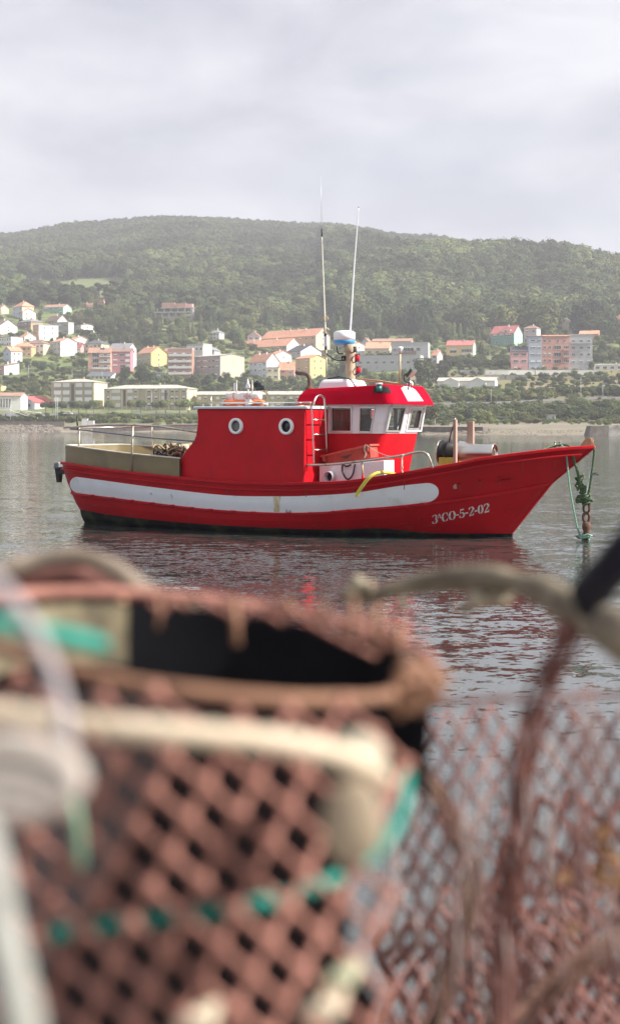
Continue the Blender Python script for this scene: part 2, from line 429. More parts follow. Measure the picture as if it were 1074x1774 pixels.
def win_mesh(w, h, style):
    key = (round(w*5)/5, round(h*5)/5, style)
    if key in _win: return _win[key]
    w, h = key[0], key[1]; m = MB(); f = 0.09
    for (a, b) in (((-w/2, -h/2), (w/2, -h/2+f)), ((-w/2, h/2-f), (w/2, h/2)), ((-w/2, -h/2+f), (-w/2+f, h/2-f)), ((w/2-f, -h/2+f), (w/2, h/2-f))):
        m.box((a[0], -0.10, a[1]), (b[0], 0.04, b[1]), 0)
    n = 1 if w < 1.0 else (2 if w < 2.0 else 3)
    for i in range(1, n): m.box((-w/2+w*i/n-0.04, -0.08, -h/2+f), (-w/2+w*i/n+0.04, 0.04, h/2-f), 0)
    m.box((-w/2-0.06, -0.16, -h/2-0.08), (w/2+0.06, 0.02, -h/2), 3)
    lo = -h/2+f
    if style == 1: m.box((-w/2+f, -0.06, h*0.05), (w/2-f, 0.05, h/2-f), 2); m.box((-w/2+f, -0.03, lo), (w/2-f, 0.05, h*0.05-.002), 1)
    elif style == 2: m.box((-w/2+f, -0.06, lo), (w/2-f, 0.05, h/2-f), 2)
    else: m.box((-w/2+f, -0.03, lo), (w/2-f, 0.05, h/2-f), 1)
    _win[key] = m.mesh('window', [M_frame, M_pane, M_shut, M_stone]); return _win[key]
HRECT = []   # image rectangles taken by buildings, with their distance
HOUSES = []
def house(name, label, x0, xc, x1, yb, ye, yr, roof, fcol, scol=None, rcol='orange', nf=2, nc=3, ns=0, depth=None, wst=(0,0,1), ww=None,
          chim=1, band=None, wins=None, skip=(), group=None, cat='house', Y=None, balcony=None, parapet=0.3, wh=1.45, base=4.0):
    """a building standing where its front corner (xc, yb) meets the slope; (x0..xc) is its front, (xc..x1) its sunny right side"""
    if Y is None: P, k = ground_at(xc, yb)
    else: P = FP(xc, yb, Y)
    Y = P.y; mpp = Y/FPX; P = FP(xc, yb, Y)
    sw, fw = (x1-xc)*mpp, (xc-x0)*mpp
    D = depth or max(7.0, min(13.0, fw*0.8))
    view = (0.5*(x0+x1)-CX)/FPX
    if sw > 0.3:
        sb = min(0.82, sw/D); b = math.asin(sb)
        if sb >= 0.82: D = sw/sb
    else: b = R(4)
    b_eff = b; Wd = fw/max(0.5, math.cos(b))
    ux, uy = Vector((math.cos(b), -math.sin(b), 0)), Vector((math.sin(b), math.cos(b), 0))
    org = Vector((P.x, P.y, P.z)) - ux*Wd
    H = (yb-ye)*mpp; HR = max(0.3, (ye-yr)*mpp)
    t = thing(name, label, cat, org, -b, group)
    m = MB()
    if roof in ('gable_side', 'gable_front', 'hip', 'flat', 'mono'):
        # walls as one body, front face material 0, side 1
        v = [(0,0,-base),(Wd,0,-base),(Wd,D,-base),(0,D,-base),(0,0,H),(Wd,0,H),(Wd,D,H),(0,D,H)]
        m.add(v, [(0,1,5,4)], 0); m.add(v, [(1,2,6,5),(2,3,7,6),(3,0,4,7),(4,5,6,7)], 1)
        if roof == 'gable_side': m.add([(Wd,0,H),(Wd,D,H),(Wd,D/2,H+HR)], [(0,1,2)], 1); m.add([(0,0,H),(0,D,H),(0,D/2,H+HR)], [(0,2,1)], 1)
        if roof == 'gable_front': m.add([(0,0,H),(Wd,0,H),(Wd/2,0,H+HR)], [(0,1,2)], 0); m.add([(0,D,H),(Wd,D,H),(Wd/2,D,H+HR)], [(0,2,1)], 1)
        if roof == 'mono': m.add([(Wd,0,H),(Wd,D,H),(Wd,D,H+HR)], [(0,1,2)], 1); m.add([(0,D,H),(Wd,D,H),(Wd,D,H+HR),(0,D,H+HR)], [(0,1,2,3)], 1); m.add([(0,0,H),(0,D,H),(0,D,H+HR)], [(0,1,2)], 1)
    m.build('walls', [wall(fcol), wall(scol or fcol)], t, fix=False)  # some fronts carry shade in their colour, a duller tone of the sunny side
    r = MB(); o = 0.45; th = 0.18; zz = H+0.01
    def pl(q): r.slab(q, (0, 0, th))
    if roof == 'gable_side':
        s_ = HR/(D/2)
        pl([(-o,-o,zz-o*s_),(Wd+o,-o,zz-o*s_),(Wd+o,D/2,H+HR),(-o,D/2,H+HR)]); pl([(-o,D/2,H+HR+.002),(Wd+o,D/2,H+HR+.002),(Wd+o,D+o,zz-o*s_),(-o,D+o,zz-o*s_)])
    elif roof == 'gable_front':
        s_ = HR/(Wd/2)
        pl([(-o,-o,zz-o*s_),(Wd/2,-o,H+HR),(Wd/2,D+o,H+HR),(-o,D+o,zz-o*s_)]); pl([(Wd/2,-o,H+HR+.002),(Wd+o,-o,zz-o*s_),(Wd+o,D+o,zz-o*s_),(Wd/2,D+o,H+HR+.002)])
    elif roof == 'hip':
        i = min(D, Wd)/2; a, bb = (i, Wd-i) if Wd > D else (Wd/2-0.01, Wd/2+0.01)
        y0, y1 = (D/2-0.01, D/2+0.01) if Wd > D else (i, D-i)
        pts = [(-o,-o,zz),(Wd+o,-o,zz),(Wd+o,D+o,zz),(-o,D+o,zz),(a,y0,H+HR),(bb,y0,H+HR),(bb,y1,H+HR),(a,y1,H+HR)]
        r.add(pts, [(0,3,2,1),(0,1,5,4),(1,2,6,5),(2,3,7,6),(3,0,4,7),(4,5,6,7)], 0, False)
        r.box((-o-.02,-o-.02,zz-0.22),(Wd+o+.02,D+o+.02,zz-0.02))
    elif roof == 'mono':
        s_ = HR/D; pl([(-o,-o,zz-o*s_),(Wd+o,-o,zz-o*s_),(Wd+o,D+o,H+HR+o*s_),(-o,D+o,H+HR+o*s_)])
    else:
        for (a_, b_) in (((-.12,-.12),(Wd+.12,.15)),((-.12,D-.15),(Wd+.12,D+.12)),((-.12,.15),(.15,D-.15)),((Wd-.15,.15),(Wd+.12,D-.15))):
            r.box((*a_, H-0.02), (*b_, H+HR))
        r.box((.15,.15,H+.01),(Wd-.15,D-.15,H+.06))
    ro = r.build('roof', roofm(rcol), t, fix=False)
    if chim and roof != 'flat':
        for q in range(chim):
            cm = MB(); cx_ = Wd*(0.30+0.42*q/max(1, chim-0.999)) if chim > 1 else Wd*0.62; cy = D*0.42
            cm.box((cx_-.3,cy-.3,H+HR*0.3),(cx_+.3,cy+.3,H+HR+0.7)); cm.box((cx_-.38,cy-.38,H+HR+0.7),(cx_+.38,cy+.38,H+HR+0.85))
            cm.build('chimney', wall(scol or 'offwhite'), ro, fix=False)
    fh = H/nf
    if wins is not None:      # explicit windows in image fractions: (x0,x1,y0,y1,style)
        for (a_, b_, c_, d_, st) in wins:
            w_ = (b_-a_)/(xc-x0)*Wd; h_ = (d_-c_)*mpp
            me = win_mesh(w_, h_, st)
            link('window', me, t, ((0.5*(a_+b_)-x0)/(xc-x0)*Wd, 0, (yb-0.5*(c_+d_))*mpp))
    else:
        w_ = ww or max(1.0, min(2.2, Wd/nc*0.56))
        if nc: me_ = {st: win_mesh(w_, wh, st) for st in (0, 1, 2)}
        for j in range(nf):
            for i in range(nc):
                if (j, i) in skip: continue
                link('window', me_[wst[(i*7+j*3+int(x0)) % len(wst)]], t, (Wd*(i+0.5)/nc, 0, fh*(j+0.56)))
    if ns and sw > 1:
        me = win_mesh(1.0, 1.4, 0)
        for j in range(nf):
            for i in range(ns):
                link('window', me, t, (Wd, D*(i+0.75)/(ns+0.5), fh*(j+0.56)), (0, 0, R(90)))
    if band:                  # white balcony strips along the front: list of (x0,x1,ytop,ybottom)
        for (a_, b_, c_, d_, col) in band:
            bm_ = MB(); xa, xb = ((q-x0)/(xc-x0)*Wd for q in (a_, b_)); za, zb_ = (yb-d_)*mpp, (yb-c_)*mpp
            bm_.box((xa,-1.0,za),(xb,-0.9,zb_)); bm_.box((xa,-0.9,za-0.15),(xb,0.0,za)); bm_.box((xa,-0.9,za),(xa+.1,0,zb_)); bm_.box((xb-.1,-0.9,za),(xb,0,zb_))
            bm_.build('balcony', wall(col), t, fix=False)
    HRECT.append((min(x0, x1), max(x0, x1), yr, yb, Y)); HOUSES.append(((x0+x1)/2, (yr+yb)/2, x0, x1, yr, yb, Y, label))
    return t, Wd, D, H, HR, mpp

G = 'houses on the hillside above the harbour'
hs = [
 # name,label,x0,xc,x1,yb,ye,yr,roof,front,side,roofcol,floors,cols,side windows
 ('house','small old house with a faded red roof at the left edge high on the slope',-8,2,14,545,533,527,'gable_side','tan','beige','tiles',2,2,0),
 ('house','cream villa with a terracotta hip roof, highest on the left slope',16,39,57,553,530,521,'hip','paleblue','cream','orange',3,3,1),
 ('house','small white gabled house below the cream villa with the hip roof',30,40,60,555,540,534,'gable_side','palegrey','white','orange',2,2,2),
 ('house','teal green house with a red roof and a broad grey chimney stack',74,110,120,544,531.6,526,'gable_side','teal','mint','tiles',2,4,0),
 ('house','unfinished orange brick shell below the green field, left of its neighbour shell',139,150,160,534,527,524,'mono','salmon','salmon','tiles',1,3,0),
 ('house','unfinished orange brick shell below the green field, higher and further right',163,180,184,527,520,518,'flat','terracotta','salmon','orange',1,2,0),
 ('house','big white gabled house at the left edge with blank bright end wall',-16,0,27,580,564,553,'gable_side','palegrey','white','brown',3,2,1),
 ('house','brown house with a grey hip roof in the middle of the left slope',24,54,72,574,556.5,551,'hip','brown','tan','grey',2,4,1),
 ('house','house with several small brown roofs and a pink gable below the teal house',74,100,116,565,555,545,'gable_side','palegrey','offwhite','brown',2,4,1),
 ('house','grey unpainted block with flat top below the brown roofs',98,119,126,580,559,557.5,'flat','grey','palegrey','terrace',2,2,0),
 ('house','white house with a thin brown roof edge, alone beside the wood',126,141,162,578,563,560.5,'gable_side','palegrey','white','tiles',2,4,1),
 ('house','tall block with tan balconied front and blank white side wall',54,68,98,590,563.5,562,'flat','tan','white','terrace',3,1,2),
 ('house','low white house with an orange roof left of the tan and white block',32,43,61,590,583,576,'gable_side','offwhite','white','orange',1,2,1),
 ('house','long low white building with many small windows at the left edge',-14,20,36,600,584,582.5,'flat','white','white','grey',2,7,1),
 ('house','white gabled house with an orange roof behind the big blank white gable',116,128,154,603,588,582,'gable_side','offwhite','white','orange',2,2,0),
 ('house','cream house with a slate hip roof behind the pink apartments',145,176,187,613,595,588,'hip','cream','cream','slate',2,4,1),
 ('house','small pink house with a maroon roof right of the blank white gable',127,140,144,613,602,594,'gable_side','pink','pink','maroon',2,2,0),
 ('house','wide white house with brown tiled hip roof and two rows of windows',41,76,83,616,594.5,587,'hip','white','cream','brown',2,5,0),
 ('house','big house with grey front and tall blank white gable under an orange roof',83,105.5,131,618,591,584.5,'gable_side','palegrey','white','orange',3,3,0),
 ('house','orange plastered house with a terracotta hip roof and open terrace',22,55,58,619,600,591.6,'hip','orange','orange','orange',2,4,0),
 ('house','pale lilac and white house with an orange roof in front of the orange one',1,20,37,630,608,600,'gable_front','paleblue','white','orange',2,1,2),
 ('house','low pink house with an orange roof at the left edge above the bushes',-10,8,31,650,633,628,'mono','pink','offwhite','tiles',1,1,0),
 ('house','yellow corner of a low house at the left edge below the bushes',-14,3,7,681,669,668,'flat','yellow','yellow','terrace',1,2,0),
]
for h_ in hs:
    house(*h_, group=G)

# -- pink and magenta apartments
house('apartment_block','tall white and grey roofed block hidden behind the pink and magenta apartments',188,224,233.5,640,603,594,'gable_side','grey','white','grey',4,1,1,group=G,cat='apartments')
house('apartment_block','salmon pink apartment block with a white glazed bay, left of the magenta one',153,192.4,193.5,650,611,602,'gable_side','salmon','salmon','tiles',4,0,0,group=G,cat='apartments',depth=11,
      wins=[(160,172,611.5,619,0),(160.5,171.5,621.5,628,0),(160.5,171.5,632,639,0)]+[(x,x+6,y,y+4.2,s) for y in (613.3,623,633) for x,s in ((174,1),(180.5,0),(186,1))]+[(174,182,602.5,606,0)],
      band=[(173,191.5,616.3,618.5,'offwhite'),(173,191.5,626,628.4,'offwhite'),(160,191.5,636,639.6,'offwhite')])
house('apartment_block','magenta apartment block with three rows of white windows',192.8,226.5,228.2,650,609,602.5,'gable_side','magenta','magenta','brown',4,0,0,group=G,cat='apartments',depth=11,
      wins=[(x,x+7.4,y,y+4.6,s) for y in (612.8,622.2,631.4) for x,s in ((196.3,1),(208.3,0),(218,2))])
t_, Wd, D, H, HR, mpp = house('house','yellow house with a hipped orange roof and blank sunlit gable',233.5,262,287.6,636,610.5,599.6,'gable_side','khaki','yellow','orange',3,3,1,group=G,chim=2)
house('house','orange walled house half hidden behind the yellow gable',284,302,308,628,608,602,'gable_side','orange','orange','tiles',2,2,0,group=G)
house('apartment_block','white flat roofed building behind the red brick balconied block',322,352,366,640,598,595,'flat','offwhite','white','terrace',3,4,1,group=G,cat='apartments')
house('apartment_block','red brick apartment block with four long white balconies',291,333,334,656,605,602.5,'flat','brick','brick','fibre',5,0,0,group=G,cat='apartments',
      wins=[(x,x+5,y,y+4.6,s) for y in (611,621.5,632,642.6) for x,s in ((293,0),(301,1),(309,0),(316,2),(324,0))],
      band=[(292,332,y,y+4.2,'offwhite') for y in (613,623.5,634,644.6)])
house('apartment_block','dark grey apartment block with a windowed beige gable wall',333.5,381.7,422,657,616,611.8,'gable_side','grey','beige','fibre',4,0,0,group=G,cat='apartments',depth=19,
      wins=[(x,x+5.4,y,y+4,s) for y in (622.8,633) for x,s in ((338,1),(344.5,0),(351,1),(359,0),(366.5,0),(373.5,1))]+[(x,x+5,y,y+4.4,1) for y in (647,) for x in (339,355,371)])
house('house','small grey gabled house behind the dark grey apartment block',347,371,381,626,607,601,'gable_front','grey','palegrey','grey',2,1,0,group=G)
house('house','little white house alone among the trees above the apartment blocks',363,380,388,589,576,570.5,'hip','offwhite','white','grey',2,3,1,group=G)
house('house','small grey gable with an orange roof at the left end of the long terraces',429,450,452,600,582,574,'gable_front','palegrey','palegrey','orange',2,2,0,group=G)
house('terrace_row','upper long terrace of houses under an orange roof with white skylights',449,547,572,612,581,567.5,'gable_side','tan','beige','orange',3,9,1,group=G,cat='terraced houses',chim=4,depth=14)
house('terrace_row','lower long terrace of houses under an orange roof, in front of the other terrace',396,496.5,522,616,598.5,585,'gable_side','tan','offwhite','orange',2,10,0,group=G,cat='terraced houses',chim=2,depth=14)
house('house','house with a dark slate roof and a blank bright white side wall',496.5,521,557,624,608,596.6,'gable_side','palegrey','white','dark',2,3,0,group=G)
house('house','white house with orange roof half hidden behind the pair of white gables',466,477,505,634,614,607,'gable_side','offwhite','white','orange',2,1,1,group=G)
house('house','white and pale blue house with two dormers in its orange roof',429.6,461.5,484,656,625.6,611,'gable_side','paleblue','white','orange',3,4,0,group=G,chim=2)
house('house','small pale yellow block between the white gabled house and the brown one',462,483,484.2,659,637,636,'flat','cream','cream','terrace',2,2,0,group=G)
house('house','brownish pink house with an orange roof left of the yellow one',484,509.5,512,657,640,627,'gable_side','pink','pink','orange',2,2,0,group=G)
house('house','yellow house with an open balcony front and sunlit side wall',511.6,537,564,656,620,614,'gable_side','ochre','yellow','orange',3,2,2,group=G,chim=2)
# -- behind the mast and to its right
house('house','white gabled house half hidden behind the radar mast',600,612,632,618,597,592.5,'gable_side','palegrey','white','orange',2,1,1,group=G)
house('terrace_row','long brown roof with a grey gable behind the flat white modern house',625,640,646,606,594,585,'gable_front','palegrey','grey','tiles',1,1,0,group=G,cat='terraced houses')
house('terrace_row','brown roofed long building behind the flat white modern house',645,712,718,604,591,585.5,'gable_side','beige','beige','tiles',1,6,0,group=G,cat='terraced houses')
house('house','cream house with an orange roof left of the flat white modern house',633,674,680,618,603,592,'gable_side','cream','cream','orange',1,3,0,group=G)
house('house','white modern flat roofed house with dark framed recessed front',679,741.6,748,627,594,592.5,'flat','palegrey','offwhite','terrace',2,0,0,group=G,depth=16,
      wins=[(681,687,603,609,0),(688,690,603,609,0),(699,717,602,608,0),(721,728,602,608,0),(681,688,614,619,0),(699,705,614,619,0),(721,727,614,619,0)],
      band=[(692,721,608,612,'brown')])
house('warehouse','long low whitewashed building below the white modern house',618,728,736,642,615.5,614.5,'flat','palegrey','offwhite','terrace',1,8,0,group=G,cat='building',depth=12,wst=(0,))
house('house','small white house with an orange roof right of the modern house',748,757,768,630,615,606,'gable_side','palegrey','offwhite','orange',2,1,0,group=G)
t_, Wd, D, H, HR, mpp = house('house','bright yellow house with red roof, white glazed balcony and mint green side',774,819,828,624,597.8,589,'gable_side','yellow','mint','red',2,0,0,group=G,
      wins=[(780,791,603,611,1),(797,801,616,621,0),(779,785,616,621,0)])
m = MB(); xa, xb = (800-774)/45*Wd, (817-774)/45*Wd
m.box((xa,-1.3,(624-614.5)*mpp),(xb,-0.01,(624-611.5)*mpp)); m.build('balcony', wall('white'), t_)
for i in range(4): link('window', win_mesh((xb-xa)/4.2, 2.0, 0), t_, (xa+(xb-xa)*(i+.5)/4, -1.22, (624-607.5)*mpp))
t_, Wd, D, H, HR, mpp = house('house','deep teal house with red roof, dormer and pale mint side wall',853,890,908,601,576.5,563,'gable_side','deepteal','mint','red',2,0,1,group=G,
      wins=[(857.5,863,578,582.5,1),(867.5,873,578,582.5,1),(877,885,578,582,1),(860.5,864.5,590,594.5,0),(875.5,879.5,590,594.5,0)])
m = MB(); m.box(((868-853)/37*Wd,1.0,H+0.4),((883-853)/37*Wd,4.0,H+2.4)); m.build('dormer', wall('offwhite'), t_)
link('window', win_mesh(2.0, 1.2, 0), t_, ((875.5-853)/37*Wd, 0.95, H+1.5))
house('house','white two storey house with shallow hip roof behind the teal house',908.5,929,938,592,568,563,'hip','palegrey','white','tiles',2,2,0,group=G)
t_, Wd, D, H, HR, mpp = house('house','pale yellow villa with a wide gable, alone above the apartments',959.5,991,1003,577,561,549.5,'gable_front','cream','cream','fibre',2,0,1,group=G,
      wins=[(962,972,562,567.5,0),(985.5,991,562,566.5,0),(962,972,572,575,2),(976,979,553.5,557,0)])
house('house','brownish orange house cut by the right edge high on the slope',1055.6,1074,1092,566,553,546,'gable_side','orange','orange','tiles',2,2,1,group=G)
house('house','terracotta roofed low house right behind the grey apartments',1005,1036,1043,593,578,572,'gable_side','salmon','salmon','orange',1,3,0,group=G)
house('house','small rose pink house with four windows at the left end of the apartments',885,914,915.5,641,608,600,'gable_side','pink','pink','dark',3,0,0,group=G,depth=10,
      wins=[(x,x+9,y,y+4.2,0) for y in (612,623.3) for x in (889,902.5)]+[(890,895,635,640,1)])
house('apartment_block','narrow blue grey apartment block between the rose and terracotta ones',915,938,939,641,581.6,580.5,'gable_side','bluegrey','bluegrey','orange',5,0,0,group=G,cat='apartments',depth=10,chim=0,
      wins=[(x,x+w,y,y+3.8,s) for y,s in ((588,0),(599.5,1),(611.5,1),(623.5,2)) for x,w in ((918.5,8.5),(929.5,7))]+[(920,925,636,640,0)])
house('apartment_block','terracotta apartment block with white glazed bays and open balconies',938.5,985.5,986.5,641,582,580,'gable_side','terracotta','terracotta','orange',5,0,0,group=G,cat='apartments',depth=10,chim=1,
      wins=[(x,x+4.6,y,y+4.6,s) for y,s in ((588.5,0),(599.5,0),(611.3,1),(622.3,0)) for x in (941,949.5)]+[(964,968,588.5,593,0),(975,979,588.5,593,0)]
      +[(959,971.5,y,y+6.6,0) for y in (598.5,610.5,622.5)]+[(976,985,y,y+5.5,0) for y in (599,611,622.5)]+[(939,942.5,633,639,1),(975,983,636,640.5,0)],
      band=[(975,985.3,604.6,607.6,'terracotta'),(975,985.3,616.6,619.6,'terracotta')])
house('apartment_block','grey five storey apartment block at the right end of the row',986,1025.5,1029.5,641,581,578.5,'flat','palegrey','white','terrace',5,0,0,group=G,cat='apartments',depth=12,
      wins=[(x,x+w,y,y+4.4,s) for y,s in ((588.8,0),(600,0),(611.8,0),(623.7,1)) for x,w in ((990.5,6),(1003.5,6.5),(1016.5,5.5))],
      band=[(988,1024,592,595,'palegrey')])
house('warehouse','long low white building at the right edge beyond the grey apartments',1030,1092,1096,643,631.5,629.5,'mono','white','white','fibre',1,5,0,group=G,cat='building',wst=(0,),depth=9)
# -- near the water
wB = lambda xs, ys, st: [(a, b, c, d, st) for (a, b) in xs for (c, d) in ys]
rA = [(663,669.8),(676.2,683),(688.2,695),(700.5,706)]
t_, Wd, D, H, HR, mpp = house('apartment_block','three storey khaki block with square white windows behind the row of small trees',87,163.5,178,709,661.3,655,'hip','khaki','cream','fibre',4,0,0,cat='apartments',depth=18,
      wins=wB([(91,104),(107,119.3),(130.5,142.3),(146.6,159.3)], rA, 2))
m = MB(); m.box(((122.8-87)/76.5*Wd,-0.15,0.5),((127.8-87)/76.5*Wd,-0.002,H-1.2)); m.build('stair_glazing', mat('dark_glazing',(0.07,0.05,0.05),0.4), t_)
for q in (87.6,105.5,121,129,144.5,161.5):
    m = MB(); xa = (q-87)/76.5*Wd; m.box((xa-0.2,-0.35,-1),(xa+0.25,-0.003,H-0.3)); m.build('pilaster', wall('khaki'), t_)
for zz_ in (671.8,684.8,697.2):
    m = MB(); z = (709-zz_)*mpp; m.box((0.3,-0.10,z-0.9),(Wd-0.3,-0.004,z+0.1)); m.build('spandrel', wall('grey'), t_)
rB = [(673.3,680),(685.8,692.2),(698,704.5)]
t_, Wd, D, H, HR, mpp = house('apartment_block','longer khaki yellow block with pale corrugated roof behind the row of small trees',176,325,337.7,711,672.6,665.5,'hip','khaki','cream','fibre',3,0,0,cat='apartments',depth=16,
      wins=wB([(181,186),(266.8,271.8),(254.2,259.5),(295,301.5),(316,321),(230.5,235),(325.2-22,308.8)], rB, 1)+wB([(189.5,205.5),(218.5,227.2),(263.2-0,279)][:2], rB, 2)+wB([(279,290)], rB, 2))
for a_, b_ in ((211,215),(284.6,288.8)):
    m = MB(); m.box(((a_-176)/149*Wd,-0.15,2.2),((b_-176)/149*Wd,-0.002,H-0.8)); m.build('stair_glazing', mat('dark_glazing',(0.07,0.05,0.05),0.4), t_)
for q in (177,187.8,208.5,217.2,237.3,252,261.6,276.5,292.5,303,313,323.5):
    m = MB(); xa = (q-176)/149*Wd; m.box((xa-0.2,-0.35,-1),(xa+0.2,-0.003,H-0.3)); m.build('pilaster', wall('cream'), t_)
house('apartment_block','low ochre block with grey corrugated roof behind the boat cabin',338.8,520,526,709,683.5,677.5,'gable_side','ochre','ochre','fibre',2,17,0,cat='apartments',depth=12,wst=(1,0,2),chim=0)
house('market_hall','white arcaded hall with a brown roof at the left edge by the quay',-40,37,39,711,686,680,'gable_side','white','white','tiles',1,0,0,cat='hall',depth=14,chim=0,
      wins=[(x,x+3.2,691,706,0) for x in range(-34,18,5)])
t_, Wd, D, H, HR, mpp = house('boat_club','pale blue gabled building with a bright red roof beside the arcaded hall',18,61,88,709,697,686.5,'gable_front','paleblue','offwhite','brightred',1,0,2,cat='building',depth=16,chim=0,
      wins=[(40.5,53,699.5,705,0),(20,33,697.5,706,0)])
house('market_hall','low hall with a slate roof in front of the pink apartments',150,193,196,657,652,643.5,'mono','white','white','slate',1,6,0,cat='hall',depth=12,wst=(0,),chim=0)
house('market_hall','low slate roofed canopy building right of the big dark tree',254,290,292.5,657,651.5,645,'mono','palegrey','palegrey','slate',1,5,0,cat='hall',depth=12,wst=(0,),chim=0)
# bungalow with two front gables
t_, Wd, D, H, HR, mpp = house('bungalow','long white bungalow with two front gables beside the coast road',760,857,866,674.5,659.5,653.3,'gable_side','white','white','fibre',1,0,0,cat='bungalow',depth=10,chim=0,
      wins=[(760.8+2.5,768,663,668.5,2),(848,854,663,669,2)])
for a_, b_ in ((770,797),(815,842.5)):
    m = MB(); xa, xb = ((q-760)/97*Wd for q in (a_, b_)); hh = (674.5-661)*mpp; hr = (661-654.6)*mpp
    m.box((xa,-2.5,-3),(xb,-0.002,hh)); m.add([(xa,-2.5,hh),(xb,-2.5,hh),((xa+xb)/2,-2.5,hh+hr)],[(0,1,2)])
    gb = m.build('front_gable', wall('white'), t_, fix=False)
    m = MB(); m.slab([(xa-.4,-2.8,hh-.2),((xa+xb)/2,-2.8,hh+hr),((xa+xb)/2,3,hh+hr),(xa-.4,3,hh-.2)],(0,0,.15)); m.slab([((xa+xb)/2,-2.8,hh+hr+.002),(xb+.4,-2.8,hh-.2),(xb+.4,3,hh-.2),((xa+xb)/2,3,hh+hr+.002)],(0,0,.15))
    m.build('gable_roof', roofm('fibre'), t_, fix=False)
    link('window', win_mesh(3.6, 2.2, 2), t_, ((xa+xb)/2, -2.5, hh*0.45))
# unfinished concrete building in the woods
P, k = ground_at(300, 556); mpp = P.y/FPX; t_ = thing('unfinished_building','unfinished grey concrete building with red brick upper walls in the wood','building',FP(265,556,P.y),R(-6),G)
def px2(a, b, c, d, y0, y1, name, mt):
    m = MB(); m.box(((a-265)*mpp, y0, (556-d)*mpp), ((b-265)*mpp, y1, (556-c)*mpp)); m.build(name, mt, t_)
for (a,b,c,d) in ((266,334,540,542),(266,320,549,551),(278,336,532.8,534.5)): px2(a,b,c,d,0,12,'floor_slab',M_conc)
for x_ in (268,280,292,304,316): px2(x_,x_+2.2,542,549,0.2,1.0,'concrete_column',M_conc); px2(x_+4,x_+5.8,534.5,540,0.2,1.0,'concrete_column',M_conc)
px2(320,322.5,533,556,0,1,'concrete_column',M_conc); px2(331,335,534.5,556,0,8,'concrete_column',M_conc)
px2(266,330,551,560,1,11,'basement_wall',M_conc); px2(270,318,542,549,6,6.5,'back_wall',wall('grey'))
px2(280,302,524,532.8,2,10,'brick_wall',wall('brick')); px2(304,322,525.5,532.8,2,10,'brick_wall',wall('brick')); px2(321,333,526,532.8,3,10,'brick_wall',wall('pink'))
HRECT.append((262,338,523,553,P.y)); HOUSES.append((300,540,265,336,523,556,P.y,'unfinished concrete building'))

# skylights on the two terrace roofs, as parts
# -- long walls, shacks, pier
def wall_run(name, label, pts, h_px, th, mt, cat='wall', down=3.0):
    """a wall following ground points given as (px, bottom row, Y)"""
    m = MB(); P = [FP(a, b, Y) for a, b, Y in pts]; 
    t = thing(name, label, cat, P[0])
    for a, b in zip(P, P[1:]):
        d = (b-a); n = Vector((-d.y, d.x, 0)).normalized()*th; hh = h_px*a.y/FPX
        q = [a-P[0]-Vector((0,0,down)), b-P[0]-Vector((0,0,down)), b-P[0]+n-Vector((0,0,down)), a-P[0]+n-Vector((0,0,down))]
        tp = [a-P[0]+Vector((0,0,hh)), b-P[0]+Vector((0,0,hh)), b-P[0]+n+Vector((0,0,hh)), a-P[0]+n+Vector((0,0,hh))]
        m.hexa(q+tp)
    m.build('wall_body', mt, t, fix=False)
    c = MB()
    for a, b in zip(P, P[1:]):
        d = (b-a); n = Vector((-d.y, d.x, 0)).normalized(); hh = h_px*a.y/FPX
        q = [a-P[0]-n*0.06+Vector((0,0,hh)), b-P[0]-n*0.06+Vector((0,0,hh)), b-P[0]+n*(th+.06)+Vector((0,0,hh)), a-P[0]+n*(th+.06)+Vector((0,0,hh))]
        c.hexa(q+[v+Vector((0,0,0.14)) for v in q])
    c.build('coping', mt if cat != 'wall' or 'masonry' in mt.name else M_conc, t, fix=False)
    return t
def gy(px, py):
    p_, k_ = ground_at(px, py); return (px, py, p_.y)
wall_run('retaining_wall','long stained white wall along the upper road below the rose and terracotta apartments',[gy(x,649) for x in (796,840,880,930,980,1036)],8,0.4,wall('offwhite'))
wall_run('retaining_wall','lower grey rendered wall between the bungalow and the ivy hedge',[gy(x,659) for x in (838,866,890,912)],9,0.4,M_conc)
wall_run('sea_wall','brown stone sea wall above the boulders at the left edge',[(x,737,598) for x in (-60,0,60,112)],6.5,1.5,mat('old_masonry',(0.10,0.085,0.07),0.9,scale=0.8,col2=(0.19,0.165,0.14),detail=8,bump=0.1),down=4)
wall_run('low_wall','low dark wall along the promenade in front of the small trees',[(x,722,612) for x in (100,180,260,345,420,500,560)],4.0,0.4,M_rock if False else mat('old_masonry',(0.17,0.14,0.11)),down=3)
wall_run('sea_wall','dark masonry quay wall behind the boat stern, right of the white boxes',[(x,745.5,586) for x in (161,230,300,360,460,560)],9,1.0,mat('old_masonry',(0.17,0.14,0.11)),down=3)
wall_run('stone_quay','rough dark stone quay wall at the start of the right beach',[(560,753.2,402),(640,753.2,394),(730,753.2,384),(800,753.4,378),(836,753.6,376)],13.0,7.0,mat('old_masonry',(0.17,0.14,0.11)),down=2)
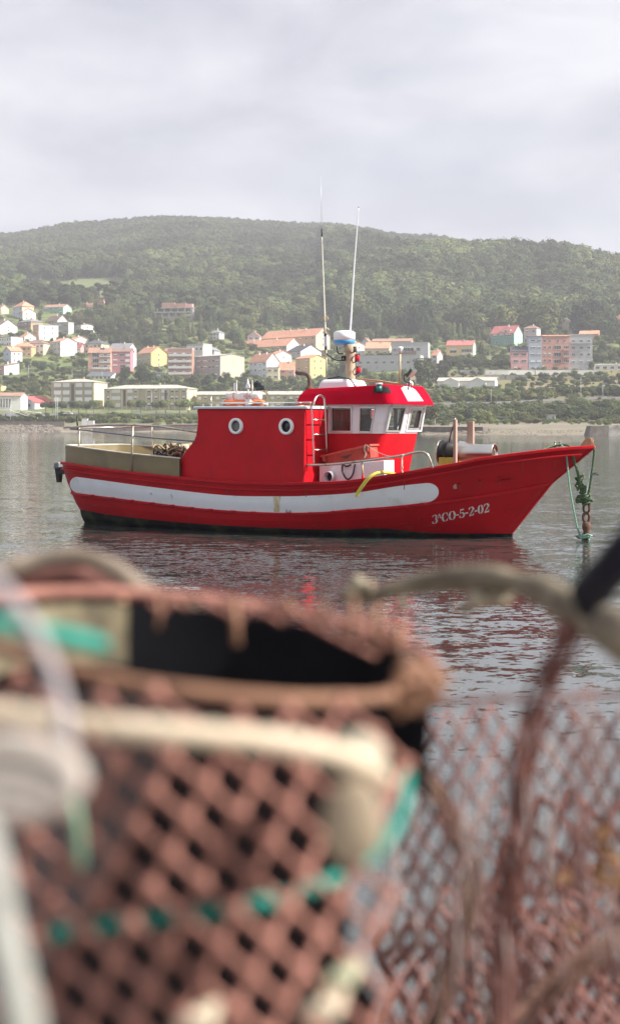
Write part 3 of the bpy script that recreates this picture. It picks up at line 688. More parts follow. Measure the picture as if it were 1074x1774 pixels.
# pier stump, right
m = MB(); P = FP(1018,756,334); mpp = P.y/FPX; t_ = thing('pier_stump','broken block of an old stone pier on the right beach','pier',P)
m.hexa([(0,0,-1),(36*mpp,0,-1),(37*mpp,7,-1),(0,7,-1),(5*mpp,.5,18.5*mpp),(35*mpp,0.5,18.5*mpp),(36*mpp,6,18.5*mpp),(6*mpp,6,18.5*mpp)])
m.build('stone_block', mat('old_masonry',(0.17,0.14,0.11)), t_, bevel=0.1)
m = MB(); m.hexa([(36*mpp+.02,0.4,-1),(80*mpp,1,-1),(80*mpp,9,-1),(37*mpp+.02,7,-1),(36*mpp,.6,19.5*mpp),(80*mpp,1,21.5*mpp),(80*mpp,9,21.5*mpp),(37*mpp,6.6,19.5*mpp)])
m.build('pier_root', M_conc, t_)
# shacks
def shack(label, x0, x1, yb, yt, Y, wc, rc):
    P = FP(x0, yb, Y); q = Y/FPX; t = thing('shack', label, 'shed', P); w = (x1-x0)*q; h = (yb-yt)*q
    m = MB(); m.hexa([(0,0,-1),(w,0,-1),(w,4,-1),(0,4,-1),(0,0,h),(w,0,h),(w,4,h*0.9),(0,4,h*0.9)]); m.build('walls', wc, t)
    m = MB(); m.hexa([(-.3,-.3,h+.01),(w+.3,-.3,h+.01),(w+.3,4.3,h*0.9+.01),(-.3,4.3,h*0.9+.01),(-.3,-.3,h+.2),(w+.3,-.3,h+.2),(w+.3,4.3,h*.9+.2),(-.3,4.3,h*.9+.2)]); m.build('roof', rc, t)
    m = MB(); m.box((w*.55,-.05,0),(w*.8,-.003,h*.75)); m.build('door', mat('shack_door',(0.10,0.11,0.10),0.8), t)
shack('pale ruined shed overgrown with ivy at the back of the right beach',949,962,729.5,719,545,wall('palegrey'),M_conc)
shack('dark flat shed among the bushes behind the right beach',861,878,731.5,723,545,mat('dark_shed',(0.06,0.06,0.06),0.8),M_conc)
for lb, x0_, x1_, y0_, y1_ in (('taller of the two white boxes on the slipway behind the stern',142,152,736,725.5),('lower white box beside the taller one on the slipway',152.6,163,735.5,729)):
    P = FP(x0_, y0_, 592); q = 592/FPX; t_ = thing('storage_box', lb, 'box', P)
    m = MB(); w, h = (x1_-x0_)*q, (y0_-y1_)*q; m.box((0,0,-1),(w,2.2,h)); m.build('box_body', wall('offwhite'), t_, bevel=0.05)
    m = MB(); m.box((-.05,-.05,h+.002),(w+.05,2.25,h+.14)); m.build('lid', wall('palegrey'), t_)
# white ramp railing, left
def railing(label, pts, Y, hpx):
    P = [FP(a, b, Y) for a, b in pts]; t = thing('ramp_railing', label, 'railing', P[0]); q = Y/FPX
    m = MB(); m.tube([p-P[0]+Vector((0,0,hpx*q)) for p in P], 0.12, 6); m.build('top_rail', wall('white'), t)
    for p in P:
        m = MB(); m.tube([p-P[0], p-P[0]+Vector((0,0,hpx*q))], 0.07, 5); m.build('post', wall('white'), t)
    m = MB()
    for a, b in zip(P, P[1:]): m.slab([a-P[0], b-P[0], b-P[0]-Vector((0,0,2.0)), a-P[0]-Vector((0,0,2.0))], (0,-.3,0))
    m.build('ramp_side', wall('palegrey'), t, fix=False)
railing('white railed ramp running down to the quay below the red roofed building',[(12,712),(24,716),(36,720),(48,724),(62,727),(76,730)],609,3.5)
railing('white parapet in front of the red roofed building',[(34,715),(46,716),(58,718),(72,719),(76,714.8)][:4],625,4)
# lamp posts
def lamp(label, px, pb, pt, double=False, Y=None):
    if Y is None: P, k = ground_at(px, pb)
    else: P = FP(px, pb, Y)
    q = P.y/FPX; P = FP(px, pb, P.y); h = (pb-pt)*q
    t = thing('street_lamp', label, 'street lamp', P, 0, 'street lamps')
    m = MB(); m.tube([(0,0,-.5),(0,0,h)],[0.13,0.08],8); m.build('pole', wall('palegrey'), t)
    m = MB(); m.tube([(0,0,h-.1),(0.5,0,h+.25),(1.3,0,h+.3)],0.05,6); m.build('arm', wall('palegrey'), t)
    m = MB(); m.box((1.1,-.15,h+.2),(1.9,.15,h+.36)); m.build('lamp_head', wall('offwhite'), t, bevel=0.04)
for a in (('tall lamp post on the quay left of its twin, before the khaki block',97.3,730,684.5,),('tall lamp post on the quay right of its twin, before the khaki block',100.4,730,688),
          ('lamp post on the coast below the pale blue gabled building',19,730,700),('lamp post above the bushes left of the khaki block',50,662,632),
          ('short bright lamp post on the bushy bank above the khaki block',125.5,660,640),('slender pole before the low slate hall left of the dark tree',177.5,659,641),
          ('lamp post in front of the longer khaki block',263.5,713,681),('lamp post right of the big dark tree',287.5,658,641),
          ('lamp post on the road bank below the bungalow',850,699.5,673),('tall lamp post on the dry slope above the right beach',1005.5,690,653.5),
          ('shorter lamp post at the far right of the dry slope',1043.5,691,665),('lamp post by the wall left of the rose pink house',848,634,609),
          ('lamp post on the wall before the blue grey apartments',927.5,649,632)):
    lamp(*a)
# parked cars
def car(label, px, py, col, L_=4.3, rot=0.0):
    P, k = ground_at(px, py); t = thing('parked_car', label, 'car', P+Vector((0,0,0.02)), rot, 'parked cars')
    m = MB(); w = 0.85
    prof_ = [(0,.35),(0,.75),(.25,.88),(1.1,.95),(1.7,1.42),(3.1,1.45),(3.9,.98),(4.25,.9),(4.3,.35)]
    vs = [(x*L_/4.3-L_/2, -w, z) for x, z in prof_]; m.slab(vs, (0, 2*w, 0)); m.build('body', col, t, bevel=0.06)
    m = MB(); m.slab([(1.2*L_/4.3-L_/2,-w-.01,.97),(1.72*L_/4.3-L_/2,-w-.01,1.36),(3.05*L_/4.3-L_/2,-w-.01,1.38),(3.7*L_/4.3-L_/2,-w-.01,.99)],(0,2*w+.02,0)); m.build('windows', M_pane, t)
    for x_ in (-L_*.3, L_*.3):
        for y_ in (-w-.02, w-.16):
            m = MB(); m.lathe([(.33,0),(.33,.18)],(x_,y_,.33),'Y',12); m.build('wheel', mat('tyre',(0.02,0.02,0.02),0.8), t)
carp = lambda n, c: mat('car_'+n, c, 0.25, var=0.03, coat=0.5)
for a in (('dark car parked under the small trees before the longer khaki block',197,719.5,carp('dark',(0.03,0.035,0.05))),('white car parked before the square windowed khaki block',118,719,carp('white',(0.7,0.7,0.7))),
          ('dark car parked behind the white car near the quay lamps',108,719,carp('dark',(0.03,0.035,0.05))),('silver car parked beside the yellow gabled house',280,640,carp('silver',(0.5,0.5,0.52))),
          ('dark car parked left of the silver one by the yellow gabled house',270,640,carp('dark',(0.03,0.035,0.05))),('white van like car above the wall before the grey apartments',1014,639.5,carp('white',(0.7,0.7,0.7))),
          ('red car beside the white one before the grey apartments',1002,639.5,carp('red',(0.4,0.05,0.05))),('silver car parked outside the blank white gable of the orange roofed house',128,622,carp('silver',(0.5,0.5,0.52)))):
    car(*a)
# ------------------------------------------------------------------ trees, bushes and woods
def leaf_mat(name, c, c2, tr=0.12):
    fresh = name not in MATS
    m = _leaf(name, c, c2, tr)
    if fresh:      # stands of slightly different green across the hill
        t = m.node_tree; ll = t.links.new; p = t.nodes['Principled BSDF']; src = p.inputs['Base Color'].links[0].from_socket
        g = t.nodes.new('ShaderNodeNewGeometry'); n = t.nodes.new('ShaderNodeTexNoise'); n.inputs['Scale'].default_value = 0.011; n.inputs['Detail'].default_value = 4
        ll(g.outputs['Position'], n.inputs['Vector']); mr = t.nodes.new('ShaderNodeMapRange'); mr.inputs['From Min'].default_value = .36; mr.inputs['From Max'].default_value = .64
        mr.inputs['To Min'].default_value = 0.50; mr.inputs['To Max'].default_value = 1.45; ll(n.outputs['Fac'], mr.inputs['Value'])
        h = t.nodes.new('ShaderNodeHueSaturation'); ll(src, h.inputs['Color']); ll(mr.outputs[0], h.inputs['Value']); ll(h.outputs[0], p.inputs['Base Color'])
        mr2 = t.nodes.new('ShaderNodeMapRange'); mr2.inputs['From Min'].default_value = .36; mr2.inputs['From Max'].default_value = .64; mr2.inputs['To Min'].default_value = .515; mr2.inputs['To Max'].default_value = .485
        ll(n.outputs['Fac'], mr2.inputs['Value']); ll(mr2.outputs[0], h.inputs['Hue'])
    return m
def _leaf(name, c, c2, tr):
    return mat(name, c, 0.85, scale=0.35, col2=c2, detail=3, spec=0.2, obj_var=0.42, trans=tr)
L_broad = leaf_mat('leaves_broad', (0.055,0.085,0.028), (0.115,0.145,0.050))
L_dark = leaf_mat('leaves_dark', (0.030,0.054,0.022), (0.064,0.095,0.038))
L_pale = leaf_mat('leaves_pale', (0.078,0.100,0.042), (0.145,0.162,0.070))
L_pine = leaf_mat('needles', (0.045,0.070,0.026), (0.085,0.115,0.042), 0.1)
M_bark = mat('bark', (0.10,0.075,0.055), 0.95, var=0.3, scale=4)
M_palebark = mat('pale_bark', (0.36,0.33,0.29), 0.95, var=0.2, scale=2)

def crown_mesh(name, h, w, seed, kind='round', n=520, leaf=0.55, mt=None, base=0.25, trunk=None):
    """leaf sprays spread over uneven lobes; unit metres, foot of the tree at the origin"""
    r = random.Random(seed); m = MB(); m.mi = 0
    lobes = []
    if kind in ('round', 'bush'):
        k = 7 if kind == 'round' else 6
        for i in range(k):
            a = r.uniform(0, 6.28); rr = w*0.5*r.uniform(0.15, 0.62); zz = h*(base+(1-base)*r.uniform(0.22, 0.80))
            lobes.append((rr*math.cos(a), rr*math.sin(a), zz, w*0.5*r.uniform(0.38, 0.60), h*(1-base)*r.uniform(0.18, 0.30)))
        lobes.append((0, 0, h*(base+(1-base)*0.6), w*0.36, h*(1-base)*0.40))
    elif kind == 'ball':
        lobes.append((0, 0, h*(1+base)/2, w*0.5, h*(1-base)/2)); 
        for i in range(4):
            a = r.uniform(0, 6.28); lobes.append((w*.22*math.cos(a), w*.22*math.sin(a), h*r.uniform(.55,.8), w*.28, h*.2))
    elif kind == 'tall':
        for i in range(8):
            q = i/7; a = r.uniform(0, 6.28); ww = w*(0.5-0.34*q)*r.uniform(0.7, 1.1); rr = w*0.12*(1-q)
            lobes.append((rr*math.cos(a), rr*math.sin(a), h*(base+(1-base)*(0.08+0.86*q)), ww, h*0.11))
    elif kind == 'pine':
        for i in range(6):
            a = r.uniform(0, 6.28); rr = w*0.3*r.uniform(0.2, 1)
            lobes.append((rr*math.cos(a), rr*math.sin(a), h*r.uniform(0.62, 0.93), w*r.uniform(0.22, 0.34), h*0.085))
    for i in range(n):
        lx, ly, lz, lr, lh = lobes[i % len(lobes)]
        a = r.uniform(0, 6.28); u = r.uniform(-0.75, 1); s_ = math.sqrt(max(0, 1-u*u)); q = r.uniform(0.72, 1.08)
        c = Vector((lx+lr*q*s_*math.cos(a), ly+lr*q*s_*math.sin(a), lz+lh*q*u))
        nrm = Vector((s_*math.cos(a), s_*math.sin(a), u*0.8+0.25)) + Vector((r.gauss(0,.22), r.gauss(0,.22), r.gauss(0,.22)))
        nrm.normalize(); x_ = nrm.orthogonal().normalized(); x_ = Matrix.Rotation(r.uniform(0, 6.28), 3, nrm) @ x_; y_ = nrm.cross(x_)
        sz = leaf*r.uniform(0.6, 1.25); el = r.uniform(0.5, 0.9)
        b = nrm*(-0.25*sz)
        m.add([c-x_*sz, c+y_*sz*el+b, c+x_*sz, c-y_*sz*el+b, c+nrm*0.25*sz], [(0,3,4),(3,2,4),(2,1,4),(1,0,4)], None, False)
    if trunk is not None:
        m.tube([(0,0,-1.0),(0.1*w*.2,0,h*0.4),(0,0,h*0.8)], [w*.045, w*.035, w*.012], 6, 1)
        for i in range(4):
            a = i*1.7+seed; z0 = h*(0.3+0.1*i); m.tube([(0,0,z0),(w*.2*math.cos(a), w*.2*math.sin(a), z0+h*.14)], [w*.018, w*.006], 5, 1)
    return m.mesh(name, [mt, trunk] if trunk is not None else [mt])
def trunk_mesh(name, h, w, seed, mt):
    r = random.Random(seed); m = MB()
    m.tube([(0,0,-0.8),(0.03*w,0,h*0.3),(0,0.02*w,h*0.6),(0,0,h*0.85)], [w*.05, w*.04, w*.028, w*.008], 8)
    for i in range(6):
        a = i*2.1+seed; z0 = h*(0.28+0.08*i); q = w*.30
        m.tube([(0,0,z0),(q*.5*math.cos(a),q*.5*math.sin(a),z0+h*.07),(q*math.cos(a),q*math.sin(a),z0+h*.18)], [w*.024, w*.016, w*.005], 5)
    return m.mesh(name, [mt])
KT = {}
def kind_mesh(k, v):
    """crown and trunk meshes of unit kinds (10 m high trees), several variants each"""
    if (k, v) in KT: return KT[(k, v)]
    if k == 'broad': r_ = (crown_mesh('crown',10,9,11+v,'round',700,.55,L_broad,.12), trunk_mesh('trunk',10,9,v,M_bark))
    elif k == 'dark': r_ = (crown_mesh('crown',10,8,31+v,'round',760,.50,L_dark,.08), trunk_mesh('trunk',10,8,v,M_bark))
    elif k == 'pale': r_ = (crown_mesh('crown',10,9,51+v,'round',640,.55,L_pale,.15), trunk_mesh('trunk',10,8,v,M_palebark))
    elif k == 'tall': r_ = (crown_mesh('crown',10,4.6,71+v,'tall',520,.42,L_broad,.08), trunk_mesh('trunk',10,4,v,M_palebark))
    elif k == 'street': r_ = (crown_mesh('crown',10,9,91+v,'ball',620,.62,L_broad,.38), trunk_mesh('trunk',10,8,v,M_palebark))
    elif k == 'bush': r_ = (crown_mesh('foliage',10,15,111+v,'bush',520,.8,L_pale,.0), None)
    elif k == 'darkbush': r_ = (crown_mesh('foliage',10,15,131+v,'bush',520,.8,L_dark,.0), None)
    KT[(k, v)] = r_; return r_
TREES = []
def rel_label(px, py, adj, Y):
    best = None
    for (cx, cy, x0, x1, y0, y1, hy, lab) in HOUSES:
        dx = max(x0-px, 0, px-x1); dy = abs(py-y1); d = dx+dy*1.2
        if best is None or d < best[0]: best = (d, cx, x0, x1, y1, lab)
    return best
def tree(px, pb, hpx, kind, label=None, v=None, group=None, wide=1.0, Y=None):
    """hpx is the tree's height in the photograph's pixels; its foot stands on the slope at row pb"""
    if Y is None: P, k = ground_at(px, pb)
    else: P = FP(px, pb, Y)
    q = P.y/FPX; s_ = hpx*q/10.0; v = rnd.randrange(4) if v is None else v
    cm_, tm_ = kind_mesh(kind, v)
    nm = dict(broad='leafy_tree', dark='evergreen_tree', pale='pale_tree', tall='tall_tree', street='street_tree', bush='bush', darkbush='dark_bush')[kind]
    w = wide*rnd.uniform(0.9, 1.1); rz = rnd.uniform(0, 6.28)
    if tm_ is None:
        o = link(nm, cm_, None, P-Vector((0,0,0.3)), (0,0,rz), (s_*w, s_*w, s_)); tag(o, label, 'bush')
    else:
        o = thing(nm, label or '', 'tree', P, rz); o.scale = (s_*w, s_*w, s_)
        link('trunk', tm_, o); link('crown', cm_, o)
    if group: o['group'] = group
    TREES.append((o, px, pb, hpx, kind, label, P.y)); return o
# the row of small pollarded trees on the promenade
st = [(80,715.5,21),(92,715.5,20),(107.5,715.5,20),(124.5,716,22),(137,716,22),(150,716,19),(163.5,716.5,24),(190.5,716.5,23),(229,716.5,23),(244.8,716.5,24),
      (271.5,716.5,23),(287.5,716.5,25),(311.5,716.5,25),(327,717,26),(346,717,21),(362,717,22),(400,716,23),(452,716,23),(503,716,25)]
stl = ['first small round tree from the left on the promenade','second small round tree from the left on the promenade','third small round tree from the left, beside the quay lamps',
 'small round tree under the dark stair glazing of the square windowed block','small round tree just right of the stair glazing of the square windowed block','slim small tree between two fuller ones before the square windowed block',
 'full round tree at the right corner of the square windowed block','round tree with pale trunk at the left end of the longer khaki block','left tree of the first touching pair before the longer khaki block',
 'right tree of the first touching pair before the longer khaki block','left tree of the middle pair before the longer khaki block','right tree of the middle pair before the longer khaki block',
 'left tree of the big pair at the right end of the longer khaki block','right tree of the big pair at the right end of the longer khaki block','round tree just left of the cabin roof edge',
 'round tree at the left end of the low ochre block','small tree before the ochre block behind the life ring','round tree before the ochre block right of the shrouded lamp','round tree before the ochre block just left of the exhaust pipe']
for (a, b_, c_), lb in zip(st, stl): tree(a, b_, c_, 'street', lb, group='round trees along the promenade')
tree(218,668,37,'dark','left crown of the two big dark evergreens above the khaki block',0,wide=0.95)
tree(246,668,40,'dark','right and taller crown of the two big dark evergreens above the khaki block',1,wide=1.0)
tree(267,668,24,'dark','small dark evergreen leaning on the right of the two big ones',2)
tree(732,672,52,'dark','big dark conifer like tree below the white modern house',3,wide=0.9)
tree(700,668,30,'broad','green tree left of the big dark tree below the white modern house',1)
tree(767,658,26,'dark','dark rounded tree right of the big one below the small white house',2,wide=1.4)
tree(833,628,34,'tall','tall dark monkey puzzle like tree right of the bright yellow house',0,wide=1.2)
tree(812,626,14,'dark','small dark tree before the balcony of the bright yellow house',1)
tree(1024,643,18,'dark','dark bush like tree at the foot of the grey apartments',0)
tree(594,668,44,'broad','big green tree behind the radar mast',2); tree(575,672,30,'broad','green tree left of the radar mast',0)
tree(640,668,24,'broad','green tree right of the radar mast and its red lamps',3); tree(665,670,27,'broad','green tree below the long whitewashed building, left part',1)
tree(752,737,36,'pale','small pine shaped tree beside the wheelhouse on the right shore',0)
# random individual trees: (px range, row range, count, heights, kinds, group)
def clear(px, pb, hpx, Y):
    wpx = hpx*0.4
    for (x0, x1, y0, y1, hy) in HRECT:
        ov = min(px+wpx, x1)-max(px-wpx, x0); oy = min(pb, y1)-max(pb-hpx, y0)
        if ov > 2 and oy > 0.25*(y1-y0)+1 and Y < hy+6: return False
        if x0-1 < px < x1+1 and Y >= hy-2 and Y < hy+14: return False
    return True
def scatter(x0, x1, y0, y1, n, h0, h1, kinds, group, minsep=5):
    pl = []; tries = 0
    while len(pl) < n and tries < n*30:
        tries += 1; px, py = rnd.uniform(x0, x1), rnd.uniform(y0, y1); h_ = rnd.uniform(h0, h1)
        P, k = ground_at(px, py)
        if not clear(px, py, h_, P.y): continue
        if any(abs(px-a)+abs(py-b)*1.6 < minsep for a, b in pl): continue
        pl.append((px, py)); tree(px, py, h_, rnd.choice(kinds), None, group=group)
gW = 'trees among the houses'
scatter(118,262,536,604,60,18,30,['broad','dark','broad','pale'],gW,9)
scatter(262,470,545,604,56,19,32,['broad','dark','broad','tall'],gW,10)
scatter(0,120,540,620,16,9,16,['broad','dark','pale'],gW,8)
scatter(32,152,636,652,16,10,18,['dark','broad'],gW,7)
scatter(565,860,566,604,44,20,36,['tall','broad','pale','tall','dark'],gW,11)
scatter(1036,1080,582,645,16,18,26,['dark','broad'],gW,7)
scatter(1000,1080,562,578,6,8,14,['broad','pale'],gW,8)
scatter(840,960,580,602,6,8,14,['pale','broad'],gW,8)
scatter(338,560,660,681,32,11,22,['broad','dark','pale'],gW,9)
scatter(575,760,652,680,24,14,26,['broad','dark'],gW,10)
scatter(745,900,628,652,12,8,16,['dark','pale','broad'],gW,9)
gB = 'bushes on the banks above the shore'
scatter(-5,90,662,684,16,6,12,['bush','bush','darkbush'],gB,8)
scatter(20,152,650,662,12,5,9,['darkbush','bush'],gB,8)
scatter(262,345,664,676,9,6,10,['bush','darkbush'],gB,8)
scatter(755,850,718,737,11,16,26,['bush','broad','darkbush'],gB,12)
scatter(875,935,722,735,7,6,13,['bush'],gB,8)
scatter(930,1080,700,728,16,12,22,['darkbush','bush','broad'],gB,11)
scatter(1000,1080,728,740,6,8,14,['bush'],gB,10)
scatter(745,1080,686,699,22,5,9,['darkbush','bush'],gB,9)
scatter(870,1080,655,663,22,8,13,['darkbush'],gB,7)
scatter(870,1080,668,682,12,3,5,['bush','darkbush'],gB,9)
scatter(255,345,722,740,10,5,9,['bush','darkbush'],gB,8)
scatter(1040,1080,655,690,6,12,20,['darkbush'],gB,6)
# labels that say where each one stands
sides = {}
for (o, px, pb, hpx, kind, lab, Y) in TREES:
    if lab: continue
    bd, cx, x0, x1, y1, hl = rel_label(px, pb, None, Y)
    short = ' '.join(hl.split()[:6]); 
    for cut in (' with',' in ',' of ',' under',' below',' at ',' behind',' between',' and ',' beside',' alone'):
        if cut in short and len(short.split(cut)[0].split()) > 2: short = short.split(cut)[0]
    rel = 'above' if pb < y1-3 else 'below' if pb > y1+4 else 'beside'
    hv = ' to the left of' if px < x0 else ' to the right of' if px > x1 else ''
    sides.setdefault((short, rel, hv), []).append((o, px, pb, hpx, kind))
ordn = ['first','second','third','fourth','fifth','sixth','seventh','eighth','ninth','tenth','eleventh','twelfth','thirteenth','fourteenth','fifteenth','sixteenth','seventeenth','eighteenth','nineteenth','twentieth','twenty first','twenty second','twenty third','twenty fourth','twenty fifth','twenty sixth','twenty seventh','twenty eighth']
for (short, rel, hv), lst in sides.items():
    lst.sort(key=lambda q: q[1])
    for i, (o, px, pb, hpx, kind) in enumerate(lst):
        kn = dict(broad='green leafy tree', dark='dark evergreen tree', pale='pale green tree', tall='slender tall tree', bush='pale green bush', darkbush='dark green bush', street='tree')[kind]
        where = (rel+' and'+hv.replace(' to the', '') if hv and rel != 'beside' else (hv.strip() or rel))
        s_ = short
        if len(lst) > 1:
            od = ordn[i] if i < 28 else 'last'
            o['label'] = f"{kn}, {od} from left {where} {s_}"
        else: o['label'] = f"{kn} {where} {s_}"
        o['label'] = ' '.join(o['label'].split()[:16])

# woods on the hill: instanced trees, too many to count
protos = []
P0 = [('hill_pine','tall narrow pine standing at the edge of the wood above the green field',crown_mesh('hill_pine',10,5.5,201,'pine',300,.5,L_pine,.3,M_bark),(120,508,15)),
      ('hill_tree','round dark broadleaf at the wood edge right of the green field',crown_mesh('hill_tree',10,9,202,'round',420,.62,L_dark,.1,M_bark),(226,512,22)),
      ('hill_tree','bushy green broadleaf at the wood edge above the unfinished building',crown_mesh('hill_tree',10,8.5,203,'round',420,.62,L_broad,.1,M_bark),(282,522,22)),
      ('hill_eucalyptus','slim eucalyptus rising above the teal house at the wood edge',crown_mesh('hill_eucalyptus',10,5,204,'tall',340,.5,L_broad,.1,M_palebark),(868,560,30)),
      ('hill_tree','pale leafy tree at the wood edge above the pale yellow villa',crown_mesh('hill_tree',10,8,205,'round',420,.6,L_pale,.12,M_bark),(950,548,28))]
for nm, lb, me, (px, py, hp) in P0:
    P, k = ground_at(px, py); s_ = hp*P.y/FPX/10
    o = link(nm, me, None, P-Vector((0,0,.3)), (0,0,rnd.uniform(0,6)), (s_,s_,s_)); tag(o, lb, 'tree'); protos.append(o)
def gn_scatter(name, pts, scs, proto, kind='stuff'):
    me = bpy.data.meshes.new(name); me.from_pydata(pts, [], [])
    at = me.attributes.new('sc', 'FLOAT_VECTOR', 'POINT'); at.data.foreach_set('vector', [c for s_ in scs for c in s_])
    ro = me.attributes.new('rt', 'FLOAT_VECTOR', 'POINT'); ro.data.foreach_set('vector', [c for i in range(len(pts)) for c in (rnd.uniform(-.06,.06), rnd.uniform(-.06,.06), rnd.uniform(0, 6.28))])
    o = bpy.data.objects.new(name, me); C.objects.link(o); tag(o, kind=kind)
    g = bpy.data.node_groups.new(name, 'GeometryNodeTree')
    g.interface.new_socket('Geometry', in_out='INPUT', socket_type='NodeSocketGeometry'); g.interface.new_socket('Geometry', in_out='OUTPUT', socket_type='NodeSocketGeometry')
    nn = g.nodes.new; gi = nn('NodeGroupInput'); go = nn('NodeGroupOutput')
    mp_ = nn('GeometryNodeMeshToPoints'); ip = nn('GeometryNodeInstanceOnPoints'); oi = nn('GeometryNodeObjectInfo'); oi.inputs['Object'].default_value = proto
    oi.transform_space = 'ORIGINAL'; oi.inputs['As Instance'].default_value = True
    a1 = nn('GeometryNodeInputNamedAttribute'); a1.data_type = 'FLOAT_VECTOR'; a1.inputs['Name'].default_value = 'sc'
    a2 = nn('GeometryNodeInputNamedAttribute'); a2.data_type = 'FLOAT_VECTOR'; a2.inputs['Name'].default_value = 'rt'
    e2r = nn('FunctionNodeEulerToRotation')
    l = g.links.new; l(gi.outputs[0], mp_.inputs[0]); l(mp_.outputs[0], ip.inputs['Points']); l(oi.outputs['Geometry'], ip.inputs['Instance'])
    l(a1.outputs[0], ip.inputs['Scale']); l(a2.outputs[0], e2r.inputs[0]); l(e2r.outputs[0], ip.inputs['Rotation']); l(ip.outputs[0], go.inputs[0])
    o.modifiers.new('scatter', 'NODES').node_group = g
    return o
sets = {i: ([], []) for i in range(5)}
def in_field(px, k): return (-120 < px < 55 and 16.7 < k < 17.7 and noise.noise(Vector((px*.04,k*1.5,2))) > -.1) or 45 < px < 222 and 16.0 < k < 17.5+0.3*noise.noise(Vector((px*.05,0,0)))
def add_wood(px0, px1, k0, k1, n, hfun, kinds):
    for _ in range(n):
        px = rnd.uniform(px0, px1); k = rnd.uniform(k0, k1)
        if in_field(px, k): continue
        P = ground_pk(px, k); 
        row = HY-(P.z-EYE.z)/P.y*FPX
        hm = hfun(px, k)*rnd.uniform(0.65, 1.3)
        bad = False
        for (x0, x1, y0, y1, hy) in HRECT:
            if x0-3 < px < x1+3 and y0+1 < row and hy+15 > P.y: bad = True; break
        if bad: continue
        c = noise.noise(Vector((P.x*0.012, P.y*0.012, 0.5)))
        i = kinds(px, k, c); s_ = hm/10; w_ = s_*rnd.uniform(0.9, 1.25)
        sets[i][0].append((P.x, P.y, P.z-0.4)); sets[i][1].append((w_, w_, s_))
def kd(px, k, c):
    u = rnd.random()
    if k > 19.6: return 0 if u < 0.7 else 1
    if px > 560: return (1 if u < 0.55 else 2 if u < 0.85 else 3 if u < .93 else 4)
    if c > 0.15: return 2 if u < 0.5 else 4 if u < 0.8 else 0
    if c < -0.2: return 1 if u < 0.6 else 0
    return 0 if u < 0.40 else 2 if u < 0.66 else 1 if u < 0.88 else 3
hf = lambda px, k: (20 if px > 560 and k < 19.5 else 14 if k < 18.5 else 10)*(1+(.35 if k < 19.2 else 0)*noise.noise(Vector((px*.03, k*2.1, 4))))
for (ka, kb, n) in ((15.0,16.4,1000),(16.4,17,1000),(17,18,2600),(18,19,3300),(19,20,4300),(20,21,4600),(21,21.4,2600)):
    add_wood(-120, 1200, ka, kb, n, hf, kd)
    add_wood(-900, -120, ka, kb, n//4, hf, kd); add_wood(1200, 2000, ka, kb, n//4, hf, kd)
add_wood(560, 1080, 15.6, 18.6, 1300, hf, kd)
add_wood(215, 560, 14.9, 16.6, 420, hf, kd)
names = ['hill_pine_wood','dark_hillside_wood','green_hillside_wood','eucalyptus_wood','pale_hillside_wood']
for i in range(5):
    if sets[i][0]: gn_scatter(names[i], sets[i][0], sets[i][1], protos[i])
# low undergrowth on the banks
ub = link('low_shrub', crown_mesh('low_shrub',1.6,3.2,301,'bush',150,.32,leaf_mat('leaves_scrub',(0.06,0.075,0.022),(0.14,0.14,0.05)),.0), None, ground_at(905,676)[0], (0,0,0)); tag(ub,'low pale shrub alone on the dry slope above the coast road','bush')
up, us = [], []
for (x0, x1, k0, k1, n, s0, s1) in ((-200,600,3.1,4.0,500,.4,1.0),(-200,640,6.6,9.0,900,.7,1.8),(600,1300,3.6,5.0,900,.8,2.1),(600,1300,7.0,7.9,420,.8,1.8),(600,1300,7.9,12,700,.4,1.3),(-200,620,8.8,13,700,.7,1.6),(640,1100,2.7,3.6,220,.3,.9),
                               (100,500,12,16,500,.8,2.2),(500,1200,12,16,900,.8,2.4)):
    for _ in range(n):
        px, k = rnd.uniform(x0, x1), rnd.uniform(k0, k1); P = ground_pk(px, k)
        row = HY-(P.z-EYE.z)/P.y*FPX
        if any(x0_-1 < px < x1_+1 and y0_ < row < y1_+0.5 and hy+12 > P.y > hy-1 for (x0_, x1_, y0_, y1_, hy) in HRECT): continue
        s_ = rnd.uniform(s0, s1); up.append((P.x, P.y, P.z-.2)); us.append((s_*rnd.uniform(.8,1.4),)*2+(s_,))
ub2 = link('green_shrub', crown_mesh('green_shrub',2.4,3.4,311,'bush',190,.34,L_broad,.0), None, ground_at(772,668)[0], (0,0,0)); tag(ub2,'fresh green shrub in front of the left gable of the bungalow','bush')
pick = [rnd.random() < .45 for _ in up]
gn_scatter('undergrowth', [q for q, k in zip(up, pick) if not k], [q for q, k in zip(us, pick) if not k], ub)
gn_scatter('green_undergrowth', [q for q, k in zip(up, pick) if k], [q for q, k in zip(us, pick) if k], ub2)
